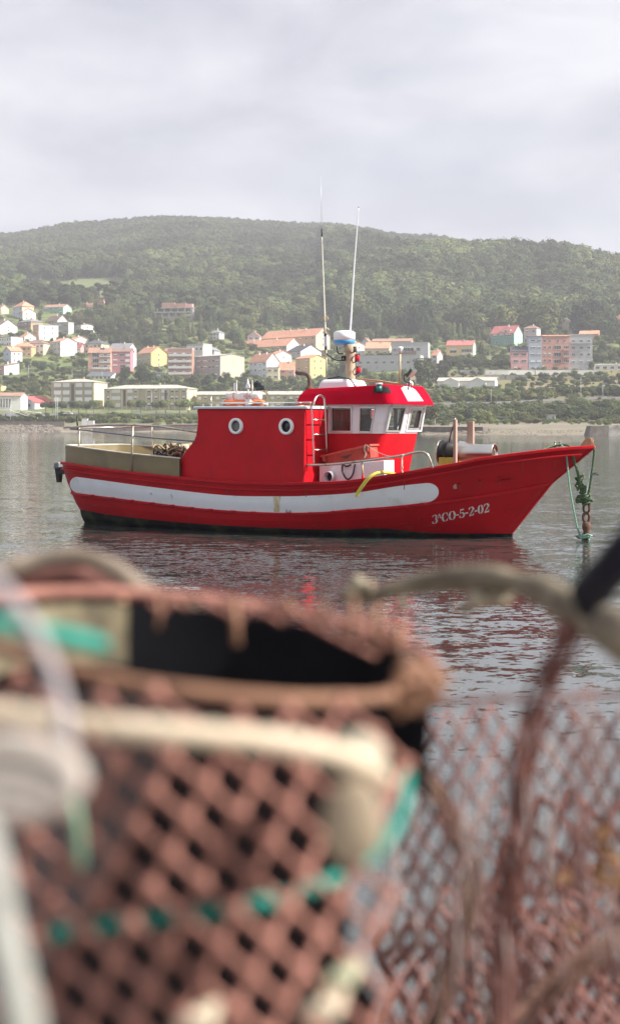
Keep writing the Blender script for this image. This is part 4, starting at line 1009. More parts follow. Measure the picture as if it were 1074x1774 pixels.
# boulders of the breakwater (small in the picture) and beach stones
def rocks(name, spots):
    m = MB()
    for (P, s_) in spots:
        bm = bmesh.new(); bmesh.ops.create_icosphere(bm, subdivisions=1, radius=1)
        sx, sy, sz = s_*rnd.uniform(.8,1.4), s_*rnd.uniform(.8,1.3), s_*rnd.uniform(.55,.95); a = rnd.uniform(0, 6.28)
        vs = []
        for v in bm.verts:
            q = v.co*(1+rnd.uniform(-.18,.18)); vs.append((P[0]+sx*(q.x*math.cos(a)-q.y*math.sin(a)), P[1]+sy*(q.x*math.sin(a)+q.y*math.cos(a)), P[2]+sz*q.z))
        m.add(vs, [tuple(v.index for v in f.verts) for f in bm.faces], 0, False); bm.free()
    o = m.build(name, M_rock, fix=False); tag(o, kind='stuff'); return o
sp = []
for _ in range(520):
    px = rnd.uniform(-60, 106); u = rnd.random(); Yb = 589+u*9; row = 748.2-u*10.5*(1 if px < 90 else (106-px)/16)
    sp.append((FP(px, row, Yb), rnd.uniform(.45, 1.05)))
rocks('breakwater_boulders', sp)
sp = []
for _ in range(900):
    px = rnd.uniform(610, 1150); P = ground_pk(px, rnd.uniform(0.85, 2.0)); sp.append((P, rnd.uniform(.06, .25)))
for _ in range(300):
    px = rnd.uniform(105, 600); P = ground_pk(px, rnd.uniform(0.85, 2.6)); sp.append((P, rnd.uniform(.1, .4)))
for _ in range(200):
    px = rnd.uniform(780, 850); P = ground_pk(px, rnd.uniform(1.2, 2.0)); sp.append((P, rnd.uniform(.2, .55)))
rocks('beach_stones', sp)
# ------------------------------------------------------------------ the red fishing boat
BC = Vector((-4.38, 30.55, 0.0)); BA = R(30)
ES = Vector((math.cos(BA), -math.sin(BA), 0)); EY = Vector((math.sin(BA), math.cos(BA), 0))
boat = thing('fishing_boat', 'red wooden fishing boat with white stripe moored in the middle of the bay', 'boat', BC, -BA)
def ray(px, py):
    d = Vector(((px-CX)/FPX, 1, (HY-py)/FPX)); o = EYE-BC
    return Vector((o.dot(ES), o.dot(EY), EYE.z)), Vector((d.dot(ES), d.dot(EY), d.z))
def LP(px, py, y):                 # point on the lengthwise plane at half breadth y
    o, d = ray(px, py); return o+d*((y-o.y)/d.y)
def LX(px, py, x):                 # point on the crosswise plane at station x
    o, d = ray(px, py); return o+d*((x-o.x)/d.x)
def PL(px, py, p0, n):
    o, d = ray(px, py); return o+d*((Vector(p0)-o).dot(n)/d.dot(n))
def DEP(px, py, Y):                # point at world distance Y
    o, d = ray(px, py); return o+d*Y
def pix(v):                        # local point -> photograph pixel
    w = BC+ES*v[0]+EY*v[1]+Vector((0, 0, v[2])); return CX+w.x/w.y*FPX, HY-(w.z-EYE.z)/w.y*FPX
def z_on(tab, s, y):               # height so that (s, y) shows on the image curve tab
    w = BC+ES*s+EY*y; px = CX+w.x/w.y*FPX; return EYE.z+(HY-smooth_tab(tab, px))/FPX*w.y

RED = (0.50, 0.006, 0.014)
def red_mat(name, c, rough=0.45, spec=0.20, **k):
    return mat(name, c, rough, var=0.12, scale=2.2, detail=8, bump=0.0016, bscale=7, spec=spec, dirt=((c[0]*0.62, c[1]*0.8, c[2]*0.8), 1.1, 0.55, 0.80), **k)
M_hull = red_mat('hull_red', (0.42, 0.003, 0.010)); M_red = red_mat('cabin_red', (0.49, 0.006, 0.014))
M_roofred = red_mat('visor_red', (0.44, 0.003, 0.020), rough=0.65, spec=0.03)
M_bwhite = mat('boat_white', (0.74,0.75,0.77), 0.42, var=0.04, scale=3, detail=6, dirt=((0.55,0.53,0.50), 2.0, 0.60, 0.80))
M_anti = mat('bottom_paint', (0.010,0.010,0.012), 0.8, var=0.4, scale=4, spec=.15, dirt=((0.035,0.045,0.022), 3, 0.5, 0.7))
M_khaki = mat('khaki_paint', (0.165,0.125,0.055), 0.55, var=0.10, scale=2, detail=7, dirt=((0.10,0.075,0.04), 1.6, 0.5, 0.75))
M_steel = mat('worn_steel', (0.50,0.46,0.40), 0.35, 0.85, var=0.15, scale=12, dirt=((0.25,0.14,0.07), 9, 0.55, 0.75))
M_tube = mat('rail_tube', (0.42,0.37,0.30), 0.45, 0.5, var=0.2, scale=14)
M_chrome = mat('polished_steel', (0.62,0.60,0.56), 0.28, 1.0, var=0.06, scale=5)
M_black = mat('black_rubber', (0.018,0.018,0.020), 0.55, var=0.3, scale=10, bump=0.001)
M_rust = mat('rusty_iron', (0.16,0.075,0.045), 0.85, 0.2, var=0.3, scale=25, col2=(0.09,0.05,0.04), bump=0.003)
M_mast = mat('mast_tan', (0.46,0.36,0.25), 0.7, var=0.16, scale=6, stretch=(1,1,0.25), detail=7, dirt=((0.30,0.20,0.12), 5, 0.55, 0.75))
M_deck = mat('deck_paint', (0.22,0.05,0.04), 0.7, scale=3)
M_glass = glass_mat('cabin_glass', tint=(0.93,0.95,0.94), refl=0.02)
M_timber = mat('weathered_timber', (0.36,0.24,0.19), 0.8, var=0.15, scale=8, stretch=(1,1,.2))

# hull rows: image curve of each fore-and-aft line on the near side, half breadths along it
GUN = [(60,798),(105,802),(140,808),(192,815.5),(303,828),(393,836),(480,839),(527,838.5),(599,835.6),(689,822.5),(748,812),(800,803),(829,796.5),(919,784.5),(978,778),(1029,775),(1060,773)]
STK = [(60,845),(118,852.5),(136,855.5),(259,871.5),(366,883.7),(480,889.8),(560,888.5),(599,885),(688,878),(745,871.5),(800,865),(859,855.5),(953,837.5),(1000,826)]
BLK = [(90,868),(125,879.5),(150,885),(214,895),(326,906),(411,911.5),(560,917.5),(665,915.5),(740,923),(883,924.5),(950,926)]
gun_hb = [(-.40,.96),(0.0,1.14),(0.6,1.28),(1.5,1.45),(3,1.62),(4.5,1.71),(6,1.70),(7,1.58),(8,1.34),(9,.98),(9.8,.64),(10.4,.33),(10.7,.15),(10.84,.03)]
wl_hb = [(0,.72),(1,1.02),(2.5,1.30),(4.5,1.46),(6,1.32),(7,1.02),(8,.60),(8.8,.25),(9.28,.02)]
def s_near(px, py, hb): return LP(px, py, -hb).x
s_stk0, s_stk1 = -0.22, LP(953,837.5,0).x
s_blk0, s_blk1 = -0.06, LP(884,924.5,0).x
def hb_of(tab, s0, s1, t):
    a, b = tab[0][0], tab[-1][0]; return smooth_tab(tab, a+(b-a)*t)
NS = 72
def row_pt(kind, t):
    """point of one hull line; t runs 0 at the stern to 1 at the stem"""
    g0, g1 = gun_hb[0][0], gun_hb[-1][0]
    if kind == 'gun':
        s = g0+(g1-g0)*t; hb = smooth_tab(gun_hb, s); return Vector((s, -hb, z_on(GUN, s, -hb)))
    if kind == 'wl':
        s = 9.28*t; hb = smooth_tab(wl_hb, s); return Vector((s, -hb, 0.0))
    if kind == 'stk':
        s = s_stk0+(s_stk1-s_stk0)*t; hb = 0.60*smooth_tab(gun_hb, g0+(g1-g0)*t)+0.40*smooth_tab(wl_hb, 9.28*t)
        if t > 0.999: hb = 0.03
        return Vector((s, -hb, z_on(STK, s, -hb)))
    if kind == 'blk':
        s = s_blk0+(s_blk1-s_blk0)*t; hb = 0.22*smooth_tab(gun_hb, g0+(g1-g0)*t)+0.80*smooth_tab(wl_hb, 9.28*t)
        if t > 0.999: hb = 0.025
        return Vector((s, -hb, max(0.02, z_on(BLK, s, -hb))))
    if kind == 'keel':
        s = 0.35+(8.9-0.35)*t; hb = 0.35*smooth_tab(wl_hb, 9.28*t); return Vector((s, -hb, -0.55))
def hullrows(kinds, sub=3):
    rows = []
    for a, b in zip(kinds, kinds[1:]):
        for j in range(sub):
            u = j/sub; rows.append([row_pt(a, i/NS).lerp(row_pt(b, i/NS), u)+Vector((0, -0.03*math.sin(math.pi*u)*min(1, (1-i/NS)*6), 0)) for i in range(NS+1)])
    rows.append([row_pt(kinds[-1], i/NS) for i in range(NS+1)])
    return rows
def mirror(rows): return [[Vector((p.x, -p.y, p.z)) for p in r] for r in rows]
def shell(name, kinds, mt, transom=True):
    m = MB(); r = hullrows(kinds); m.grid(r); q = mirror(r); m.grid(q)
    if transom: m.grid([[a[0], b[0]] for a, b in zip(r, q)], smooth=False); m.grid([[a[-1], b[-1]] for a, b in zip(r, q)], smooth=False)
    return m.build(name, mt, boat)
hull_o = shell('hull', ['blk', 'stk', 'gun'], M_hull)
shell('bottom', ['keel', 'wl', 'blk'], M_anti)
hm = MB(); hm.grid(hullrows(['blk', 'stk', 'gun'])); BV = BVHTree.FromPolygons([Vector(v) for v in hm.v], hm.f)
def on_hull(px, py, off=0.004):
    o, d = ray(px, py); h = BV.ray_cast(o, d.normalized())
    if h[0] is None: return None
    n = h[1] if h[1].y < 0 else -h[1]
    return h[0]+n*off
# bulwark cap, rubbing strakes
def rail_along(name, kind, w, h, out, mt, t0=0, t1=1, dz=0, both=True, par=None):
    m = MB()
    for sgn in ((1, -1) if both else (1,)):
        rows = [[], [], [], []]
        for i in range(NS+1):
            t = t0+(t1-t0)*i/NS; p = row_pt(kind, t); e = row_pt(kind, min(1, t+.004))-row_pt(kind, max(0, t-.004)); nn_ = Vector((e.y, -e.x, 0)).normalized()
            p = p+Vector((0, 0, dz)); 
            a, b = p+nn_*out, p+nn_*(out-w)
            if b.y > -0.005: b.y = -0.005
            for q, v in zip(rows, (a, a+Vector((0,0,h)), b+Vector((0,0,h)), b)): q.append(Vector((v.x, v.y*sgn, v.z)))
        m.grid(rows+[rows[0]], smooth=False)
        for e_ in (0, -1): m.add([r[e_] for r in rows], [(0,1,2,3)], None, False)
    return m.build(name, mt, par or boat, bevel=0.008)
rail_along('gunwale_cap', 'gun', 0.15, 0.055, 0.045, red_mat('cap_red', (0.44,0.004,0.012)), dz=-0.02)
rail_along('rubbing_strake', 'stk', 0.06, 0.05, 0.035, M_hull, dz=-0.03)
rail_along('upper_rubbing_strake', 'gun', 0.05, 0.03, 0.03, M_hull, dz=-0.13, t1=0.985)
for nm_, ka, kb, u_ in (('plank_seam','blk','stk',.5),):
    for sg in (1, -1):
        m = MB(); q = [row_pt(ka, i/NS).lerp(row_pt(kb, i/NS), u_)+Vector((0, -0.03*math.sin(math.pi*u_)*min(1, (1-i/NS)*6), 0)) for i in range(NS+1)]
        m.tube([Vector((v.x, v.y*sg, v.z)) for v in q], 0.0045, 5); m.build(nm_, M_hull, boat)
# stem post
m = MB(); st_ = [row_pt('gun', 1), row_pt('stk', 1), row_pt('blk', 1), Vector((9.26,-0.02,-0.1)), Vector((8.9,-.02,-.55))]
for a, b in zip(st_, st_[1:]):
    m.hexa([(a.x-.08,-.045,a.z),(a.x+.035,-.03,a.z),(a.x+.035,.03,a.z),(a.x-.08,.045,a.z),(b.x-.08,-.045,b.z),(b.x+.035,-.03,b.z),(b.x+.035,.03,b.z),(b.x-.08,.045,b.z)])
m.mi=0
m.m = [0]*12+[1]*(len(m.f)-12)
m.build('stem', [M_hull, M_anti], boat)
# long white stripe with round ends
top = [(118,825.3),(136,826.3),(259,843),(393,858),(480,859.8),(527,859),(614,853.5),(688.6,842),(739,836.5),(765,834)]
m = MB(); cols = []
x0_, x1_ = 122.0, 759.5; rl_, rr_2 = 13.0, 23.0
NP = 150
for i in range(NP+1):
    u = i/NP
    px = x0_+rl_*(1-math.cos(math.pi/2*i/14)) if i <= 14 else x1_-rr_2*(1-math.cos(math.pi/2*(NP-i)/18)) if i >= NP-18 else x0_+rl_+(x1_-rr_2-x0_-rl_)*(i-14)/(NP-32)
    ty, by = smooth_tab(top, px), smooth_tab(STK, px)-1.6
    c, hh = (ty+by)/2, (by-ty)/2; rr = 15.0; rl = 13.0
    if px < x0_+rl: k = math.sqrt(max(0, 1-((x0_+rl-px)/rl)**2)); ty, by = c-hh*k, c+hh*k
    if px > x1_-rr-8:
        k = math.sqrt(max(0, 1-((px-(x1_-rr-8))/(rr+8))**2)); ty, by = c-hh*k, min(by, c+hh*(k*0.9+0.1) if k > 0.02 else c)
    col = [on_hull(px, ty+(by-ty)*j/6, 0.006) for j in range(7)]
    if all(col): cols.append(col)
m.grid(cols, smooth=True)
Ms = mat('stripe_white', (0.80,0.82,0.85), 0.45, var=0.04, scale=2.5, detail=6, dirt=((0.50,0.50,0.48), 1.8, 0.60, 0.80))
m.build('white_stripe', Ms, boat, fix=False)
def patch(name, quadpts, mt, off, nx=4, ny=6, jit=0.0):
    (a, b, c, d) = quadpts; m = MB(); rows = []
    for j in range(ny+1):
        v = j/ny; r_ = []
        for i in range(nx+1):
            u = i/nx; x = (a[0]*(1-u)+b[0]*u)*(1-v)+(d[0]*(1-u)+c[0]*u)*v+rnd.uniform(-jit, jit); y = (a[1]*(1-u)+b[1]*u)*(1-v)+(d[1]*(1-u)+c[1]*u)*v
            r_.append(on_hull(x, y, off))
        rows.append(r_)
    if all(p for r_ in rows for p in r_): m.grid(rows); return m.build(name, mt, boat, fix=False)
patch('rust_streak', [(474,860),(486,860),(485,886.5),(475,886.5)], mat('rust_stain',(0.50,0.34,0.10),0.7,col2=(0.74,0.70,0.60),scale=16,stretch=(1,1,.06)), 0.009, jit=1.0)
for bx in (197,266,300,334,366,405,440,502,540,580,606,640,700,733,162,230): # little red fender blocks under the stripe
    by = smooth_tab(STK, bx)-1.3; p = on_hull(bx, by, 0.03)
    if p:
        m = MB(); e = 0.055; m.box((p.x-e, p.y-0.03, p.z-.02), (p.x+e, p.y+0.03, p.z+.022)); m.build('strake_block', M_hull, boat, bevel=0.01)
for (bx, by, r_) in ((263,855,.022),(298,857,.018),(299,861,.012),(500,884.5,.05),(796,837,.02),(831,832,.02),(865,826,.02)):
    p = on_hull(bx, by, 0.0)
    if p:
        m = MB(); m.lathe([(r_,-.02),(r_,.035),(r_*.6,.035),(r_*.6,-.02)], p, 'Y', 14, cap=False); m.build('through_hull_fitting', M_steel if r_ > .04 else (M_bwhite if bx < 400 else M_hull), boat)

rs_ = mat('rust_run', (0.20,0.045,0.015), 0.8, col2=(0.36,0.02,0.012), scale=22, stretch=(1,1,.1))
for (bx, by, l_, w_) in ((530,845,16,1.1),(394,846,10,.8),(612,842,11,.8),(700,832,16,1.0),(831,834,14,.8),(865,828,12,.8),(796,840,12,.8),(905,800,20,.9),(960,795,16,.8),(255,834,9,.8),(150,812,12,.8),(725,893,12,1.),(330,894,8,1.)):
    patch('rust_run', [(bx-w_,by),(bx+w_,by),(bx+w_*.5,by+l_),(bx-w_*.4,by+l_)], rs_, 0.0075, nx=2, ny=6, jit=.25)
sc_m = mat('scuffed_paint', (0.24,0.020,0.018), 0.8, col2=(0.40,0.05,0.04), scale=30)
for i in range(26):
    bx = rnd.uniform(150,860); by = smooth_tab(BLK, bx)-rnd.uniform(1.5,14); l_ = rnd.uniform(4,18); patch('scuff', [(bx,by),(bx+l_,by+rnd.uniform(-.5,.5)),(bx+l_*.8,by+rnd.uniform(.8,1.8)),(bx+l_*.1,by+rnd.uniform(.6,1.4))], sc_m, 0.006, nx=4, ny=2, jit=.3)
# registration number, painted: broad stencil figures laid on the planking
def ribbon(pts):
    """list of (x, y, half width) -> quad strip outline points"""
    o = []
    for i, (x, y, w) in enumerate(pts):
        a = pts[max(0, i-1)]; b = pts[min(len(pts)-1, i+1)]; dx, dy = b[0]-a[0], b[1]-a[1]; l = math.hypot(dx, dy) or 1
        o.append(((x-dy/l*w, y+dx/l*w), (x+dy/l*w, y-dx/l*w)))
    return o
def arc(cx, cy, rx, ry, a0, a1, thick, thin, n=14):
    r_ = []
    for i in range(n+1):
        a = R(a0+(a1-a0)*i/n); r_.append((cx+rx*math.cos(a), cy+ry*math.sin(a), thin+(thick-thin)*abs(math.cos(a))**1.3))
    return r_
def line(x0, y0, x1, y1, w0, w1=None): return [(x0, y0, w0), (x1, y1, w1 or w0)]
GL = {
 '3': (0.56, [arc(.24,.735,.20,.225,150,95,.07,.035,6), arc(.24,.735,.20,.225,82,-62,.09,.035), arc(.24,.275,.23,.235,62,-82,.10,.035), arc(.24,.275,.23,.235,-95,-160,.07,.035,6), [(.07,.80,.06),(.10,.76,.06)], [(.05,.22,.07),(.09,.27,.06)]]),
 'A': (0.40, [line(.02,.52,.15,.98,.022), line(.17,.98,.30,.52,.055), line(.07,.66,.22,.66,.02), line(-.02,.51,.08,.51,.02), line(.22,.51,.38,.51,.02)]),
 'C': (0.70, [arc(.36,.5,.27,.46,98,262,.11,.03,18), arc(.36,.5,.27,.46,82,40,.06,.03,6), arc(.36,.5,.27,.46,278,320,.06,.03,6), line(.58,.62,.58,.95,.03), line(.58,.05,.58,.30,.03)]),
 'O': (0.74, [arc(.37,.5,.27,.46,98,262,.11,.03,18), arc(.37,.5,.27,.46,82,-82,.11,.03,18)]),
 '0': (0.60, [arc(.30,.5,.20,.46,100,260,.10,.03,18), arc(.30,.5,.20,.46,80,-80,.10,.03,18)]),
 '-': (0.34, [line(.03,.42,.31,.42,.075)]),
 '5': (0.60, [line(.14,.90,.50,.90,.085,.06), line(.13,.86,.11,.52,.028), arc(.26,.30,.24,.27,120,-85,.10,.035), arc(.26,.30,.24,.27,-98,-160,.06,.035,6), [(.06,.22,.07),(.10,.27,.06)]]),
 '2': (0.60, [arc(.28,.72,.22,.24,160,98,.07,.035,7), arc(.28,.72,.22,.24,85,-25,.10,.05), [(.44,.58,.085),(.30,.36,.05),(.12,.12,.03)], line(.08,.07,.54,.09,.085,.07), line(.52,.06,.54,.28,.025), [(.08,.78,.06),(.12,.73,.06)]]),
}
def lettering(txt, p0, p1, hpx, mt, name):
    tot = sum(GL[c][0] for c in txt); m = MB(); dx, dy = p1[0]-p0[0], p1[1]-p0[1]; l = math.hypot(dx, dy); ux, uy = dx/l, dy/l; sc = l/tot; x = 0
    for c in txt:
        w, strokes = GL[c]
        for st2 in strokes:
            rb = ribbon(st2); pr = []
            for a, b in rb:
                q = []
                for (gx, gy_) in (a, b):
                    X = (x+gx)*sc; Yv = gy_*hpx; q.append(on_hull(p0[0]+ux*X+uy*Yv*0.15, p0[1]+uy*X-Yv, 0.004))
                pr.append(q)
            if all(q[0] and q[1] for q in pr): m.grid(pr, smooth=False)
        x += w
    return m.build(name, mt, boat, fix=False)
lettering('3ACO-5-2-02', (748.5,908.0), (847.5,886.5), 15.5, mat('figure_white',(0.62,0.60,0.58),0.6,var=.15,scale=20), 'registration_number')

# deck and inner bulwark
def gz(s, y=None): 
    hb = smooth_tab(gun_hb, s); return z_on(GUN, s, -hb)
m = MB(); rows_ = []
for i in range(41):
    s = -0.1+9.6*i/40; hb = smooth_tab(gun_hb, s)*.80-0.04; z = gz(s)-0.42
    rows_.append([Vector((s, -hb, z)), Vector((s, 0, z+0.05)), Vector((s, hb, z))])
m.grid(rows_); m.build('deck', M_deck, boat)
m = MB()
for sg in (-1, 1):
    m.grid([[Vector((s, sg*(smooth_tab(gun_hb, s)*.80-0.04), gz(s)-0.42)), Vector((s, sg*(smooth_tab(gun_hb, s)-0.06), gz(s)-0.01))] for s in [-0.1+7.9*i/40 for i in range(41)]])
m.build('bulwark_lining', M_red, boat)

# khaki stern tub
TUB = [(100,771.5),(119,773),(170,780),(227,787),(312,795),(345,798)]
def tub_z(s): hb = smooth_tab(gun_hb, s)-0.05; return z_on(TUB, s, -hb)
ss = [-0.32+3.36*i/26 for i in range(27)]
m = MB()
near = [Vector((s, -(smooth_tab(gun_hb, s)-0.05), 0)) for s in ss]
path = [p for p in reversed(near)]+[Vector((-0.42, -0.80, 0)), Vector((-0.47, -0.4, 0)), Vector((-0.48, 0, 0)), Vector((-0.47, .4, 0)), Vector((-0.42, .80, 0))]+[Vector((p.x, -p.y, 0)) for p in near]
def ring(inset, zf):
    r_ = []
    for p in path:
        q = Vector((p.x+(inset if p.x < -0.33 else 0), p.y-math.copysign(inset, p.y) if abs(p.y) > .81 else p.y, zf(max(-0.32, p.x)))); r_.append(q)
    return r_
m.grid([ring(0, lambda s: gz(s)-0.02), ring(0, tub_z), ring(0.05, tub_z), ring(0.05, lambda s: gz(s)-0.4)]); m.build('stern_bulwark', M_khaki, boat)
m = MB(); m.tube([p+Vector((0,0,0.01)) for p in ring(0.025, tub_z)], 0.018, 6); m.build('stern_bulwark_rim', mat('rim_pale',(0.55,0.52,0.45),0.5), boat)
m = MB(); m.tube([p+Vector((0,0,-0.03)) for p in ring(-0.02, tub_z)][:30], 0.012, 6); m.build('rubbing_wire', M_black, boat)
# stern railing
def top_rail_z(s): return 2.0+(0.05 if s > -0.2 else -0.02)*min(1, abs(s))-0.03*max(0, s-1.5)
rp = []
for p in path:
    rp.append(Vector((p.x-(0.06 if p.x < -.33 else 0), p.y*1.02, top_rail_z(p.x))))
rp = [LP(341,748.5,-1.5)]+[p for p in rp if not (p.y < -1.3 and p.x > 2.6)]
m = MB(); m.tube(rp, 0.020, 8); rl = m.build('stern_rail', M_steel, boat)
mid = [LP(122.5,742.5,-0.98), LP(170,748,-1.2), LP(227,754.5,-1.42), LP(280,760,-1.52), LP(338,764.5,-1.6)]
m = MB(); m.tube(spline(mid, 4), 0.015, 8); m.build('stern_middle_rail', mat('rail_bluegrey',(0.16,0.17,0.20),0.4,0.3), boat)
for px_, pb_, y_ in ((136.5,805,-1.05),(229,816,-1.44)):
    a = LP(px_, pb_, y_); b = LP(px_+2, 736 if px_ > 200 else 742, y_); b.z = top_rail_z(b.x); b.x = a.x+0.02
    m = MB(); m.tube([a, b], 0.022, 8); m.build('rail_post', M_tube, boat)
for s_, y_ in ((0.35, 1.18),(2.1, 1.5)):
    m = MB(); m.tube([(s_, y_, gz(s_)), (s_, y_, top_rail_z(s_))], 0.022, 8); m.build('rail_post', M_tube, boat)
m = MB(); a = LP(135.5,743,-1.05); m.tube([a, LP(133.5,721,-1.05)], [0.02, 0.012], 8); m.build('black_whip', M_black, boat)
m = MB(); m.box((-.15,-.75,gz(0)-.42),(0.55,-.1,gz(0)+.02)); m.build('stern_locker', mat('blue_grey_locker',(0.10,0.12,0.16),0.6), boat, bevel=0.02)

# aft cabin (deck house)
def cab_y(x): return -(1.40+0.27*min(1, max(0, (x-1.8)/4.1)))
CN = Vector((0.27/4.1, 1, 0)).normalized(); CP0 = Vector((1.8, -1.40, 0))
cabpts = [(340.5,708.5),(342.2,722),(341.5,738),(339,756),(332,768),(323.6,778.5),(316,789),(310,801),(304.5,815),(302.5,832),(393,841),(480,845),(523,845),(528.4,708.3)]
near = [PL(a, b, CP0, CN) for a, b in cabpts]
s_front = near[-1].x
near[-2].x = s_front-0.03
far = [Vector((p.x, -p.y, p.z)) for p in near]
m = MB(); n_ = len(near)
m.add(near+far, [tuple(range(n_)), tuple(range(2*n_-1, n_-1, -1))]+[(i, n_+i, n_+(i+1) % n_, (i+1) % n_) for i in range(n_) if i != 9 and i != 10 and i != 11], None, False)
m.build('aft_cabin', M_red, boat, bevel=0.03)
zt = near[0].z; zt2 = near[-1].z
m = MB()
a, b = near[0], near[-1]
o1 = 0.045
m.hexa([Vector((a.x-.05, a.y-o1, a.z-.0)), Vector((b.x+.03, b.y-o1, b.z-.0)), Vector((b.x+.03, -b.y+o1, b.z)), Vector((a.x-.05, -a.y+o1, a.z)),
        Vector((a.x-.05, a.y-o1, a.z+.05)), Vector((b.x+.03, b.y-o1, b.z+.05)), Vector((b.x+.03, -b.y+o1, b.z+.05)), Vector((a.x-.05, -a.y+o1, a.z+.05))])
m.build('cabin_roof_edge', mat('roof_edge_white',(0.62,0.64,0.70),0.5,var=.05), boat, bevel=0.015)
roof_z = lambda x: zt+(zt2-zt)*(x-a.x)/(b.x-a.x)+0.05
for px_, py_, r_ in ((410.5,738.2,0.152),(497.5,738.8,0.152)):
    p = PL(px_, py_, CP0, CN); t_ = MB(); Mr = CN.to_track_quat('Z','Y').to_matrix(); p = p-CN*0.003
    t_.lathe([(r_*0.70,-.02),(r_*0.72,-.055),(r_,-.055),(r_,0.01)], p, 'Z', 28, M=Mr, cap=False); rim = t_.build('porthole', mat('rim_white',(.86,.86,.86),.35,var=.03), boat)
    g = MB(); g.lathe([(r_*0.785,-.008),(r_*0.785,-.004)], p, 'Z', 24, M=Mr); g.build('porthole_glass', mat('porthole_dark' if px_ > 450 else 'porthole_pale', (0.03,0.03,0.035) if px_ > 450 else (0.24,0.23,0.20), 0.08, scale=6, var=.5), rim)
    for j in range(0):
        aa = j*math.pi/4; q = p+Mr@Vector((r_*.86*math.cos(aa), r_*.86*math.sin(aa), -.058)); s2 = MB(); s2.ball(q, 0.010, 6); s2.build('bolt', M_steel, rim)

# wheelhouse
HW = 0.80
Pn_t, Pn_m = LP(673.3,703,-HW), LP(662,751,-HW)      # near front corner: top, window sill line
Pf_t, Pf_m = LP(739.3,701.8,HW), LP(729,750.7,HW)
fr_t = (Pn_t.x+Pf_t.x)/2; fr_m = (Pn_m.x+Pf_m.x)/2; zt_w = (Pn_t.z+Pf_t.z)/2; zm_w = (Pn_m.z+Pf_m.z)/2
rake = (fr_t-fr_m)/(zt_w-zm_w)
FN = Vector((1, 0, -rake)).normalized(); FP0 = Vector((fr_t, 0, zt_w))
front_x = lambda z: fr_t-rake*(zt_w-z)
s_back = LP(568,720,-HW).x
z_bot = gz(6.2)-0.40
# the corner is chamfered and softly rounded
CH = 0.16
def wh_ring(z, grow=0.0):
    fx = front_x(z)+grow; h_ = HW+grow; p = [Vector((s_back-(0.0), -h_, z)), Vector((fx-CH-.03, -h_, z)), Vector((fx-CH, -h_, z))]
    for j in range(1, 5): a_ = R(90*j/5); p.append(Vector((fx-CH+CH*math.sin(a_), -h_+CH-CH*math.cos(a_), z)))
    p.append(Vector((fx, -h_+CH, z))); p.append(Vector((fx, -h_+CH+.03, z)))
    return p+[Vector((q.x, -q.y, z)) for q in reversed(p)]
m = MB(); zs = [z_bot+(zm_w-z_bot)*i/6 for i in range(7)]; m.grid([wh_ring(z) for z in zs], closed=False, smooth=True); r0 = wh_ring(zs[-1])
m.add([v-Vector((0,0,.004)) for v in r0], [tuple(range(len(r0)))], 1, False)
m.build('wheelhouse_lower', [M_red, mat('cabin_inside',(0.12,0.115,0.11),.8)], boat, fix=True)
M_wh = mat('wheelhouse_white', (0.74,0.74,0.75), 0.4, var=0.03, scale=2, dirt=((0.55,0.52,0.48), 3, 0.62, 0.85))
# upper white band with real openings; each wall is cut into strips round its windows
def strips(plane, outer, wins, mt, name, thick):
    """outer: image quad (tl,tr,br,bl); wins: image quads inside, left to right; plane maps image points to the wall"""
    m = MB(); off = thick
    def at_top(x): (a, b) = outer[0], outer[1]; u = (x-a[0])/(b[0]-a[0]); return (x, a[1]+(b[1]-a[1])*u)
    def at_bot(x): (a, b) = outer[3], outer[2]; u = (x-a[0])/(b[0]-a[0]); return (x, a[1]+(b[1]-a[1])*u)
    def ex(p, q, y): u = (y-p[1])/(q[1]-p[1]); return p[0]+(q[0]-p[0])*u
    cur = (outer[0], outer[3])
    for w in wins:
        tl, tr, br, bl = w
        T1, B1 = at_top(ex(tl, bl, outer[0][1])), at_bot(ex(tl, bl, outer[3][1])); T2, B2 = at_top(ex(tr, br, outer[1][1])), at_bot(ex(tr, br, outer[2][1]))
        m.slab([plane(*p) for p in (cur[0], T1, B1, cur[1])], off)
        m.slab([plane(*p) for p in (T1, T2, tr, tl)], off*0.97); m.slab([plane(*p) for p in (bl, br, B2, B1)], off*0.97)
        cur = (T2, B2)
    m.slab([plane(*p) for p in (cur[0], outer[1], outer[2], cur[1])], off)
    return m
side = lambda a, b: LP(a, b, -HW)
s_cx = fr_t-CH; c_t = pix(Vector((front_x(zt_w)-CH, -HW, zt_w))); c_b = pix(Vector((front_x(zm_w)-CH, -HW, zm_w)))
W1 = [(575,706.3),(608.6,706.5),(608.6,747.3),(575,746.8)]; W2 = [(624,706.6),(649.3,706.8),(641.8,748),(623.2,747.6)]
ztop = zt_w+0.06
tl = pix(Vector((s_back, -HW, ztop))); bl = pix(Vector((s_back, -HW, zm_w))); tr = pix(Vector((front_x(ztop)-CH, -HW, ztop)))
sm = strips(side, [tl, tr, c_b, bl], [W1, W2], None, '', Vector((0, 0.04, 0)))
o_ = sm.build('wheelhouse_side', M_wh, boat)
sm = strips(side, [tl, tr, c_b, bl], [[(576,706.3),(665,706.8),(656,747.8),(576,747.3)]], None, '', Vector((0, 0.04, 0)))
fm = MB(); fm.v = [(x, -y, z) for x, y, z in sm.v]; fm.f = sm.f; fm.m = sm.m; fm.sm = sm.sm; fm.build('wheelhouse_far_side', M_wh, boat)
m = MB(); m.slab([Vector((q.x, HW-.02, q.z)) for q in [side(*p_) for p_ in [(576,706.3),(665,706.8),(656,747.8),(576,747.3)]]], (0,.006,0)); m.build('far_pane', M_glass, boat)
